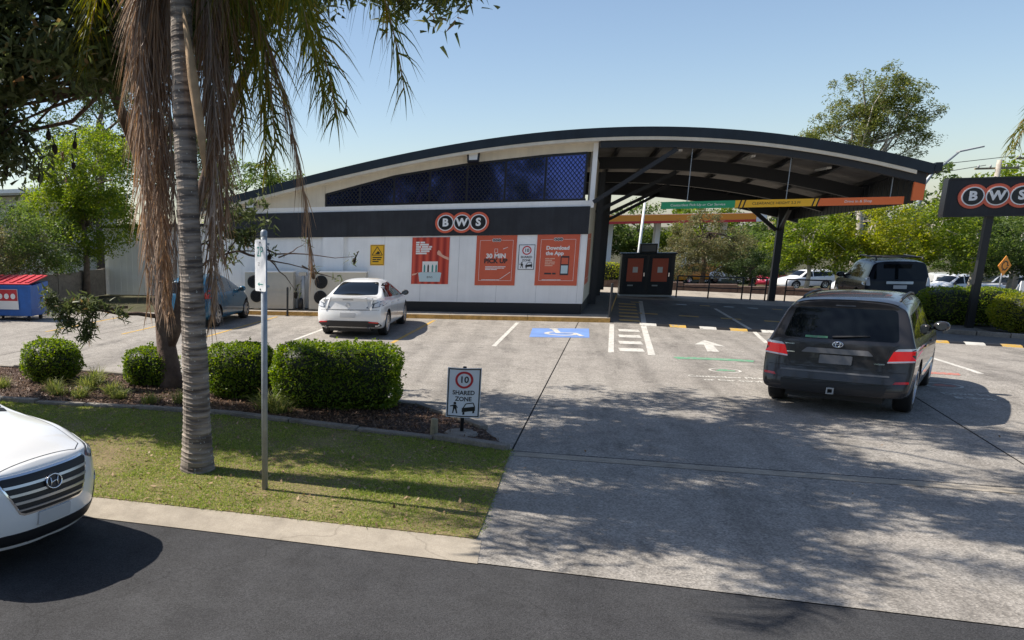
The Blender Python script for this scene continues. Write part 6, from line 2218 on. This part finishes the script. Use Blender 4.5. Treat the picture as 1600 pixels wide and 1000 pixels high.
# green fronds arching out and down
gf = [((0.5, 0.1, 6.5), (0.85, 0.2, 5.2), (0.92, 0.3, 3.75)), ((0.4, 0.3, 6.6), (0.75, 0.5, 5.0), (0.72, 0.55, 3.55)), ((0.7, 0.1, 6.6), (1.3, 0.4, 5.6), (1.55, 0.55, 4.1)),
      ((0.3, 0.2, 6.6), (0.5, 0.35, 5.2), (0.5, 0.4, 3.9)), ((1.0, 0.3, 7.1), (1.9, 0.6, 6.4), (2.24, 0.87, 4.35)), ((0.6, -0.3, 6.7), (1.2, -0.5, 6.0), (1.5, -0.5, 4.75)),
      ((0.5, 0.5, 6.5), (1.1, 0.9, 5.6), (1.3, 1.0, 4.3)), ((-0.6, 0.5, 7.0), (-1.5, 1.0, 6.6), (-2.0, 1.3, 5.0)), ((-0.8, -0.3, 7.0), (-1.7, -0.6, 6.9), (-2.3, -0.7, 5.6)),
      ((0.1, 0.9, 7.2), (0.3, 2.0, 6.9), (0.3, 2.6, 5.2)), ((0.0, -0.8, 7.2), (0.1, -1.6, 7.1), (0.2, -2.3, 6.1)), ((0.9, 0.8, 7.4), (1.8, 1.6, 7.2), (2.6, 2.2, 5.6)),
      ((-0.4, 0.2, 7.3), (-0.9, 0.6, 7.6), (-1.8, 0.8, 7.0)), ((0.3, -0.2, 7.6), (0.9, -0.3, 8.0), (1.9, -0.6, 7.4))]
for i, (a, b, c) in enumerate(gf):
    frond('frond', [CR, a, b, c], 'palm_green', 'spathe_tan', 120, 0.62, 0.021, 0.62, 0.5, 0.75, 80 + i, 0.024, 0.12, 0.35)
# woody flower sheath hanging beside the trunk
q = MB()
q.tube([(0.02, -0.14, 5.2), (0.12, -0.16, 4.5), (0.20, -0.15, 3.9), (0.235, -0.14, 3.45)], [0.02, 0.06, 0.055, 0.006], 8)
q.build('flower_sheath', 'spathe_tan', pal, smooth=True)

# ---------------------------------------------------------------- banksia: leaning brown trunk, spreading dark crown and seed cones
g = np.random.default_rng(5)
bk = thing('banksia_tree', 'leaning brown trunk with a spreading dark crown and seed cones behind the palm', 'tree', (-7.73, -14.87, 0.0))
q = MB()
q.tube([(0.05, 0, -0.05), (0.02, 0, 0.25), (-0.05, 0.02, 0.8), (-0.1, 0.03, 1.4), (-0.05, 0.05, 2.1), (-0.02, -0.2, 3.0), (-0.12, -0.6, 4.0), (-0.35, -1.2, 5.2), (-0.7, -2.0, 6.6)],
       [0.27, 0.21, 0.18, 0.16, 0.15, 0.13, 0.11, 0.08, 0.04], 12)
fork = [(-0.02, 0, 0.75), (0.22, 0.05, 1.3), (0.38, 0.1, 2.2), (0.55, 0.1, 3.2), (1.1, 0.1, 4.6), (1.9, -0.2, 5.9), (2.9, -0.5, 7.0)]
q.tube(fork, [0.14, 0.13, 0.12, 0.11, 0.09, 0.07, 0.03], 10)
tw = []
def br(a, b, r, n=5):
    P = limb_pts(a, b, g, 0.1, n)
    q.tube(P, [r * (1 - 0.8 * i / (n - 1)) for i in range(n)], 6)
    return P
# low sprays toward the car park on the left, and the bare twigs to the right of the palm
low = [br((-0.1, 0.03, 1.3), (-1.35, -0.5, 1.45), 0.05), br((-0.7, -0.2, 1.5), (-1.9, -0.75, 1.65), 0.03), br((-1.2, -0.4, 1.5), (-1.4, -0.5, 0.95), 0.025), br((-0.9, -0.3, 1.45), (-1.75, -0.6, 1.2), 0.025)]
right = [br((0.38, 0.1, 2.1), (1.75, 0.7, 2.45), 0.032, 8), br((1.2, 0.5, 2.5), (2.5, 0.95, 2.1), 0.026, 8), br((1.6, 0.65, 2.45), (2.2, 0.85, 1.75), 0.02, 7), br((0.4, 0.1, 2.3), (1.3, 0.4, 3.1), 0.026, 7), br((1.5, 0.6, 2.4), (3.2, 1.2, 2.35), 0.022, 8), br((1.0, 0.4, 2.3), (1.5, 0.6, 2.85), 0.018, 6), br((1.9, 0.75, 2.35), (2.35, 0.9, 2.6), 0.016, 6), br((2.3, 0.9, 2.2), (2.9, 1.1, 1.95), 0.016, 6)]
up_targets = []
for k in range(36):
    a = g.uniform(0, 2 * PI)
    rr = g.uniform(0.8, 3.9)
    up_targets.append((-1.7 + rr * math.cos(a) * 0.85, -2.75 + rr * math.sin(a) * 0.25, g.uniform(5.0, 7.8) - 0.05 * rr))
for k in range(50):
    a = g.uniform(0, 2 * PI)
    rr = g.uniform(0.4, 3.5)
    up_targets.append((2.8 + rr * math.cos(a), -1.9 + rr * math.sin(a) * 1.25, g.uniform(6.4, 8.8) - 0.1 * rr))
for k in range(8):
    up_targets.append((-1.9 + g.uniform(-1.6, 1.1), -2.2 + g.uniform(-0.5, 0.6), g.uniform(4.0, 4.9)))
for k, p in enumerate(up_targets):
    s0 = [(-0.12, -0.6, 4.0), (-0.35, -1.2, 5.2), (-0.65, -1.9, 6.4), (1.1, 0.1, 4.6), (1.9, -0.2, 5.9), (2.7, -0.45, 6.9)]
    s1 = min(s0, key=lambda c: math.dist(c, p) + (2 if c[2] > p[2] + 1.2 else 0))
    br(s1, p, 0.045)
q.build('trunk', 'bark_brown', bk, smooth=True)
cl = np.array(up_targets)
ext = np.repeat(cl, 8, 0) + g.normal(0, 0.36, (len(cl) * 8, 3)) * np.array([1.2, 1.2, 0.6])
tips = np.concatenate([cl, ext])
# rosettes of stiff narrow leaves at the twig ends
def rosettes(tips, per, L, w, g, lift=0.35, rad=0.10):
    n = len(tips)
    B = np.repeat(tips, per, 0) + g.normal(0, rad, (n * per, 3))
    D = unit(g.normal(size=(n * per, 3)) + np.array([0, 0, lift]))
    S = unit(np.cross(D, g.normal(size=(n * per, 3))))
    return strips(B, D, S, L * g.uniform(0.6, 1.2, n * per), w * g.uniform(0.7, 1.2, n * per), np.full(n * per, 0.15), g, 2)
V, F = rosettes(tips, 85, 0.21, 0.062, g, 0.3, 0.19)
np_mesh('crown', V, F, 'leaf_banksia', bk)
lt = np.array([p for P in low for p in P[2:]] + [(-1.9, -0.75, 1.7), (-1.7, -0.6, 1.5), (-2.0, -0.8, 1.55), (-1.6, -0.6, 1.75), (-1.45, -0.5, 0.9), (-1.8, -0.65, 1.15), (-1.3, -0.45, 1.6), (-1.75, -0.7, 1.35)])
V, F = rosettes(np.repeat(lt, 2, 0) + g.normal(0, 0.07, (len(lt) * 2, 3)), 34, 0.15, 0.034, g, 0.3, 0.06)
np_mesh('low_foliage', V, F, 'leaf_banksia', bk)
mid_t = np.array([(1.0, 0.4, 3.15), (1.25, 0.5, 2.85), (0.95, 0.35, 2.75), (1.35, 0.5, 3.2), (1.15, 0.45, 2.55), (0.8, 0.3, 3.4), (1.5, 0.6, 2.9)])
V, F = rosettes(np.repeat(mid_t, 4, 0) + g.normal(0, 0.14, (28, 3)), 30, 0.16, 0.045, g, 0.2, 0.08)
np_mesh('low_foliage', V, F, 'leaf_banksia', bk)
rt_ = np.array([P[-1] for P in right] + [right[0][3], right[4][3], right[3][3]])
V, F = rosettes(rt_, 12, 0.13, 0.03, g, 0.2, 0.06)
np_mesh('twig_foliage', V, F, 'leaf_banksia', bk)
cones = [(1.75, 0.7, 2.37), (2.5, 0.95, 2.02), (2.2, 0.85, 1.67), (3.2, 1.2, 2.27), (1.5, 0.6, 2.77),
         (-1.0, -2.1, 4.35), (-0.9, -2.1, 4.15), (-1.4, -2.2, 3.9), (-1.5, -2.0, 4.3), (-0.6, -2.0, 4.2), (-1.7, -2.3, 3.8), (-0.7, -1.9, 3.9), (-1.2, -2.1, 3.7), (2.9, 0.4, 5.1), (3.15, 0.5, 4.75)]
for k, (x, y, z) in enumerate(cones):
    q = MB()
    r = g.uniform(0.034, 0.052)
    q.lathe([(0.004, -r * 1.5), (r * 0.7, -r * 1.1), (r, 0), (r * 0.75, r), (0.004, r * 1.4)], 9, 'z', (x, y, z))
    q.tube([(x, y, z + r), (x + g.normal(0, 0.05), y + g.normal(0, 0.05), z + r + 0.14)], [0.012, 0.007], 5)
    cn = q.build('seed_cone', 'cone_dark', bk)
    for v in cn.data.vertices:
        v.co += Vector(g.normal(0, 0.006, 3))

# ---------------------------------------------------------------- other trees and shrubs
tree('broadleaf_tree', 'bright green tree between the house and the white shed', (-19.6, 3.0, 0), [(0, 0, -0.1), (0.1, 0, 1.5), (0, 0.1, 3.0), (0.1, 0, 4.5)],
     [(0.2, 0, 5.2, 2.3, 1.8, 1.9), (1.0, -0.4, 3.3, 1.7, 1.3, 1.4), (-1.3, 0, 3.9, 1.6, 1.4, 1.6)], 230, 150, 0.55, 0.13, 'leaf_bright', 'bark_grey', 0.16, 31)
tree('broadleaf_tree', 'darker tree low behind the boundary wall', (-21.3, -1.5, 0), [(0, 0, -0.1), (0, 0, 1.2), (0.1, 0.1, 2.6)],
     [(0.2, 0.2, 2.6, 1.8, 2.0, 1.6), (1.2, 1.5, 2.0, 1.3, 1.4, 1.2), (-1.2, -1.5, 2.8, 1.8, 1.8, 1.5), (1.2, 3.0, 2.2, 1.1, 1.6, 1.2), (1.3, 4.6, 2.4, 1.0, 1.4, 1.2)], 210, 150, 0.5, 0.11, 'leaf_mid', 'bark_grey', 0.14, 32)
tree('broadleaf_tree', 'tall dark tree behind the house roof at the far left', (-26.0, 16.0, 0), [(0, 0, -0.1), (0, 0, 3), (0.3, 0.2, 6), (0.2, 0, 8)],
     [(0, 0, 8.5, 3.6, 3.6, 3.0), (4.5, 1.5, 7.0, 3.2, 3.0, 2.6)], 150, 140, 0.8, 0.2, 'leaf_dark', 'bark_grey', 0.3, 33)
tree('broadleaf_tree', 'dark tree behind the white shed roof', (-15.5, 11.5, 0), [(0, 0, -0.1), (0, 0, 2), (0.1, 0.2, 4)],
     [(0, 0, 4.6, 2.6, 2.2, 1.9), (2.4, 0, 3.8, 1.8, 1.8, 1.5)], 110, 130, 0.6, 0.16, 'leaf_mid', 'bark_grey', 0.2, 34)
tree('shrub', 'dusty shrub over the boundary wall behind the skip bin', (-20.6, -4.2, 0), [(0, 0, -0.1), (0.1, 0, 1.0), (0.2, 0, 1.8)],
     [(0.4, 0, 2.2, 1.3, 2.0, 1.2), (0.0, 2.4, 2.1, 1.2, 1.6, 1.2), (0.6, 3.8, 1.9, 0.9, 1.2, 0.9)], 150, 130, 0.4, 0.09, 'leaf_grevillea', 'bark_brown', 0.1, 35, cat='shrub')
# shrub mass behind the drive-through
tree('grevillea_shrub', 'dusty green shrub tree seen through the drive-through', (7.4, 25.9, float(gz(7.4, 25.9))), [(0, 0, -0.1), (0.1, 0, 1.2), (0, 0.1, 2.4), (0.1, 0, 3.4)],
     [(0, 0, 3.0, 1.9, 1.6, 1.6), (-1.2, -0.3, 2.0, 1.4, 1.3, 1.2), (1.3, 0.2, 2.2, 1.4, 1.4, 1.3)], 150, 150, 0.42, 0.11, 'leaf_grevillea', 'bark_brown', 0.14, 41)
tree('grevillea_shrub', 'small dark shrub right of the dusty shrub tree', (9.6, 25.0, float(gz(9.6, 25.0))), [(0, 0, -0.1), (0.1, 0, 0.8), (0, 0.1, 1.5)],
     [(0, 0, 1.6, 1.3, 1.1, 0.9)], 55, 130, 0.36, 0.1, 'leaf_dark', 'bark_brown', 0.09, 42, cat='shrub')
# gum above the canopy roof
tree('gum_tree', 'tall open gum tree rising behind the canopy roof', (19.6, 43.5, float(gz(19.6, 43.5))), [(0, 0, -0.1), (0.2, 0, 4), (0, 0.2, 8), (-0.3, 0, 10.5), (0.2, 0, 13)],
     [(-1.6, 0, 11.2, 2.6, 2.2, 2.4), (1.3, 0, 12.4, 2.6, 2.2, 2.2), (2.6, 0, 10.2, 1.7, 1.5, 1.8), (-0.2, 0, 14.0, 2.6, 2.2, 1.8)], 230, 120, 0.62, 0.2, 'leaf_gum', 'bark_pale', 0.26, 51, aspect=0.3, limbs=34, shell=0.25)
# bright street trees right of the canopy post
for i, (x, y, h, rr, m, lab) in enumerate((
        (13.6, 30.2, 5.6, 2.0, 'leaf_bright', 'bright green street tree just right of the canopy post'),
        (16.6, 30.5, 6.3, 2.3, 'leaf_yellow', 'yellow-green street tree behind the black four wheel drive'),
        (19.6, 31.8, 6.2, 2.2, 'leaf_bright', 'bright street tree left of the pylon sign'),
        (23.0, 34.5, 5.8, 2.4, 'leaf_mid', 'mid green street tree behind the pylon sign'),
        (25.5, 36.0, 5.0, 2.3, 'leaf_dark', 'dark street tree right of the pylon sign pole'),
        (11.6, 34.0, 4.6, 1.8, 'leaf_mid', 'mid green tree left of the canopy post'))):
    z0 = float(gz(x, y))
    tree('street_tree', lab, (x, y, z0), [(0, 0, -0.1), (0.1, 0, 1.4), (0, 0.1, 2.6), (0.1, 0, h * 0.7)],
         [(0, 0, h * 0.66, rr, rr * 0.9, h * 0.27), (rr * 0.5, -0.4, h * 0.46, rr * 0.75, rr * 0.7, h * 0.2), (-rr * 0.5, 0.3, h * 0.5, rr * 0.75, rr * 0.7, h * 0.2)], 105, 120, 0.6, 0.17, m, 'bark_pale', 0.13, 60 + i, group='street trees beyond the canopy')
# far belt of trees behind the station and street
gb = np.random.default_rng(77)
ms = ['leaf_mid', 'leaf_dark', 'leaf_mid', 'leaf_bright']
spots = [(-3, 92, 9), (4, 96, 8), (11, 98, 9), (18, 96, 10), (25, 93, 10), (31, 88, 11), (37, 82, 12), (42, 76, 12), (47, 70, 11), (52, 62, 12), (38, 62, 8), (44, 56, 9)]
names = ['far dark tree left of the petrol station shop', 'far tree above the petrol station canopy left', 'far tree behind the petrol station canopy', 'far tree behind the red hatchback', 'far tree right of the red hatchback', 'far tall tree above the white wagons', 'far tall tree left of the street lamp', 'far tree behind the white van', 'far tree behind the white ute', 'far tall tree behind the pylon sign', 'far lower tree left of the pale power pole', 'far tree at the right edge']
for i, (x, y, h) in enumerate(spots):
    z0 = float(gz(x, y))
    tree('far_tree', names[i], (x, y, z0), [(0, 0, -0.1), (0.1, 0, h * 0.3), (0, 0.1, h * 0.6)],
         [(0, 0, h * 0.6, h * 0.42, h * 0.4, h * 0.38), (h * 0.25, 0, h * 0.35, h * 0.32, h * 0.3, h * 0.25), (-h * 0.25, 0, h * 0.38, h * 0.32, h * 0.3, h * 0.25)], 90, 90, 1.1, 0.42, ms[i % 4], 'bark_grey', 0.25, 100 + i, group='far belt of trees')
# palm fronds entering at the right edge
pal2 = pal
pe = thing('palm_tree', 'drooping palm fronds of a tall palm cut off by the right edge', 'palm tree', (15.2, 6.2, float(gz(15.2, 6.2))))
q = MB()
q.lathe([(0.2, 0), (0.16, 1.0), (0.14, 7.0)], 14)
q.build('trunk', 'bark_grey', pe, smooth=True)
save = pal
pal = pe
CR2 = np.array([0, 0, 7.3])
for i in range(11):
    a = i * 2 * PI / 11 + 0.3
    c, s = math.cos(a), math.sin(a)
    frond('frond', [CR2, CR2 + (c * 0.8, s * 0.8, 1.3), CR2 + (c * 2.0, s * 2.0, 0.6), CR2 + (c * 2.6, s * 2.6, -1.9)], 'palm_green', 'spathe_tan', 80, 0.75, 0.035, 0.6, 0.5, 0.7, 130 + i, 0.03, 0.1, 0.3)
pal = save

# ---------------------------------------------------------------- lawn, tufts, mulch and litter
g = np.random.default_rng(9)
def inside(px, py, poly):
    n = len(poly)
    c = np.zeros(len(px), bool)
    j = n - 1
    for i in range(n):
        xi, yi = poly[i]
        xj, yj = poly[j]
        cond = ((yi > py) != (yj > py)) & (px < (xj - xi) * (py - yi) / (yj - yi + 1e-12) + xi)
        c ^= cond
        j = i
    return c
n = 230000
x = g.uniform(-12, -1.50, n)
y = g.uniform(-21.15, -16.6, n)
ok = inside(x + g.normal(0, 0.03, n), y + g.normal(0, 0.035, n), verge)
bare = noise2(x, y, 3.2, 3) + 0.5 * noise2(x, y, 9, 4)
ok &= g.uniform(-0.55, 0.45, n) < (0.42 - bare * 0.8)
x, y = x[ok], y[ok]
n = len(x)
B = np.stack([x, y, np.full(n, 0.010)], 1)
D = unit(np.stack([g.normal(0, 0.75, n), g.normal(0, 0.75, n), np.full(n, 0.8)], 1))
S = unit(np.cross(D, g.normal(size=(n, 3))))
clump = np.clip(noise2(x, y, 5.5, 14) + 0.6 * noise2(x, y, 16, 15), -0.3, 1)
edge_ = np.clip((x + 1.95) / 0.25, 0, 1) + np.clip((-20.95 - y) / 0.15, 0, 1)
Lh = g.uniform(0.018, 0.048, n) * (1 - 0.35 * np.clip(bare[ok] * 2, -0.6, 1)) * (1 + 0.9 * np.clip(clump, 0, 1) + 0.35 * edge_)
V, F = strips(B, D, S, Lh, np.full(n, 0.0062), np.full(n, 0.3), g, 2)
lawn = np_mesh('lawn_grass', V, F, 'grass_blade', None, 'stuff')
tag(lawn, 'short patchy lawn grass growing on the verge', 'grass')
def tuft(x, y, h, nb, seed, label, z=0.02, m='grass_tuft'):
    g = np.random.default_rng(seed)
    t = thing('grass_tuft', label, 'grass tuft', (x, y, z), 0, 'strappy tufts in the garden bed')
    B = np.stack([g.normal(0, 0.06, nb), g.normal(0, 0.06, nb), np.zeros(nb)], 1)
    D = unit(np.stack([g.normal(0, 0.45, nb), g.normal(0, 0.45, nb), np.full(nb, 0.9)], 1))
    S = unit(np.cross(D, np.array([0, 0, 1.0]) + g.normal(0, 0.2, (nb, 3))))
    V, F = strips(B, D, S, h * g.uniform(0.6, 1.2, nb), np.full(nb, 0.011), np.full(nb, 0.45), g, 4)
    np_mesh('blades', V, F, m, t)
tl = [(-5.35, -16.35, 0.62, 220, 'strappy tuft at the left foot of the boxy hedge'), (-5.1, -16.5, 0.5, 180, 'strappy tuft just behind the 2P pole'), (-6.9, -16.2, 0.42, 150, 'strappy tuft left of the rounded hedge'),
      (-8.4, -15.9, 0.5, 200, 'strappy tuft left of the brown trunk'), (-9.0, -15.6, 0.6, 220, 'tall strappy tuft midway between round shrub and brown trunk'), (-9.6, -15.9, 0.45, 180, 'strappy tuft at the foot of the round shrub'),
      (-8.8, -16.3, 0.42, 170, 'low strappy tuft by the kerb stones left of the palm'), (-10.7, -15.9, 0.42, 150, 'strappy tuft at the far left of the bed'), (-9.2, -15.0, 0.6, 160, 'thin tall tuft behind the bed against the car park'),
      (-8.1, -16.2, 0.4, 160, 'low strappy tuft in front of the small hedge'), (-9.3, -16.2, 0.38, 150, 'low strappy tuft below the round shrub by the kerb'), (-7.4, -16.4, 0.36, 130, 'low strappy tuft at the foot of the brown trunk')]
for i, (x, y, h, nb, lab) in enumerate(tl):
    tuft(x, y, h, nb, 200 + i, lab)
# bark chips
n = 26000
x = g.uniform(-12.5, -1.6, n)
y = g.uniform(-17.8, -13.6, n)
ok = inside(x, y, bed_front + bed_back[1:])
P = np.stack([x[ok], y[ok], 0.03 + g.uniform(0, 0.022, ok.sum())], 1)
V, F = leaf_quads(P, 0.055, 0.4, g, 1.2)
tag(np_mesh('bark_chips', V, F, 'chips', None, 'stuff'), 'brown bark chips and leaf litter covering the garden bed', 'mulch')
n = 750
x = g.uniform(-10, -1.6, n)
y = g.uniform(-21.1, -16.9, n)
ok = inside(x, y, verge)
x, y = np.concatenate([x[ok], g.uniform(-6, 5, 60)]), np.concatenate([y[ok], g.uniform(-21, -15, 60)])
P = np.stack([x, y, np.full(len(x), 0.034)], 1)
V, F = leaf_quads(P, 0.06, 0.45, g, 3.0)
tag(np_mesh('fallen_leaves', V, F, 'litter', None, 'stuff'), 'dry fallen leaves scattered over lawn and driveway', 'leaves')

for i, (x, y, h, lab) in enumerate(((-24, -42, 10, 'roadside tree across the street, far left behind the viewpoint'), (-17, -41, 11, 'roadside tree across the street, left behind the viewpoint'), (-10.5, -43, 10, 'roadside tree across the street behind the viewpoint'), (-4.5, -42, 9, 'lower roadside tree across the street behind the viewpoint'), (12, -44, 10, 'roadside tree across the street, right behind the viewpoint'), (20, -43, 11, 'roadside tree across the street, far right behind the viewpoint'))):
    tree('roadside_tree', lab, (x, y, 0), [(0, 0, -0.1), (0.1, 0, h * 0.3), (0, 0.1, h * 0.6)],
         [(0, 0, h * 0.62, h * 0.38, h * 0.36, h * 0.36), (h * 0.2, 0, h * 0.36, h * 0.28, h * 0.26, h * 0.24), (-h * 0.2, 0, h * 0.4, h * 0.28, h * 0.26, h * 0.24)], 80, 80, 1.0, 0.4, 'leaf_dark', 'bark_grey', 0.25, 300 + i, group='roadside trees across the street')

tree('verge_tree', 'street tree standing on the verge left of the view, shading the lawn', (-14.6, -18.6, 0), [(0, 0, -0.1), (0.1, 0, 1.6), (0, 0.1, 3.2), (0.1, 0, 4.6)],
     [(0.6, 0.2, 5.2, 2.2, 2.4, 1.5), (1.4, 0.6, 4.4, 1.4, 1.6, 1.0)], 62, 150, 0.55, 0.19, 'leaf_mid', 'bark_grey', 0.18, 400)
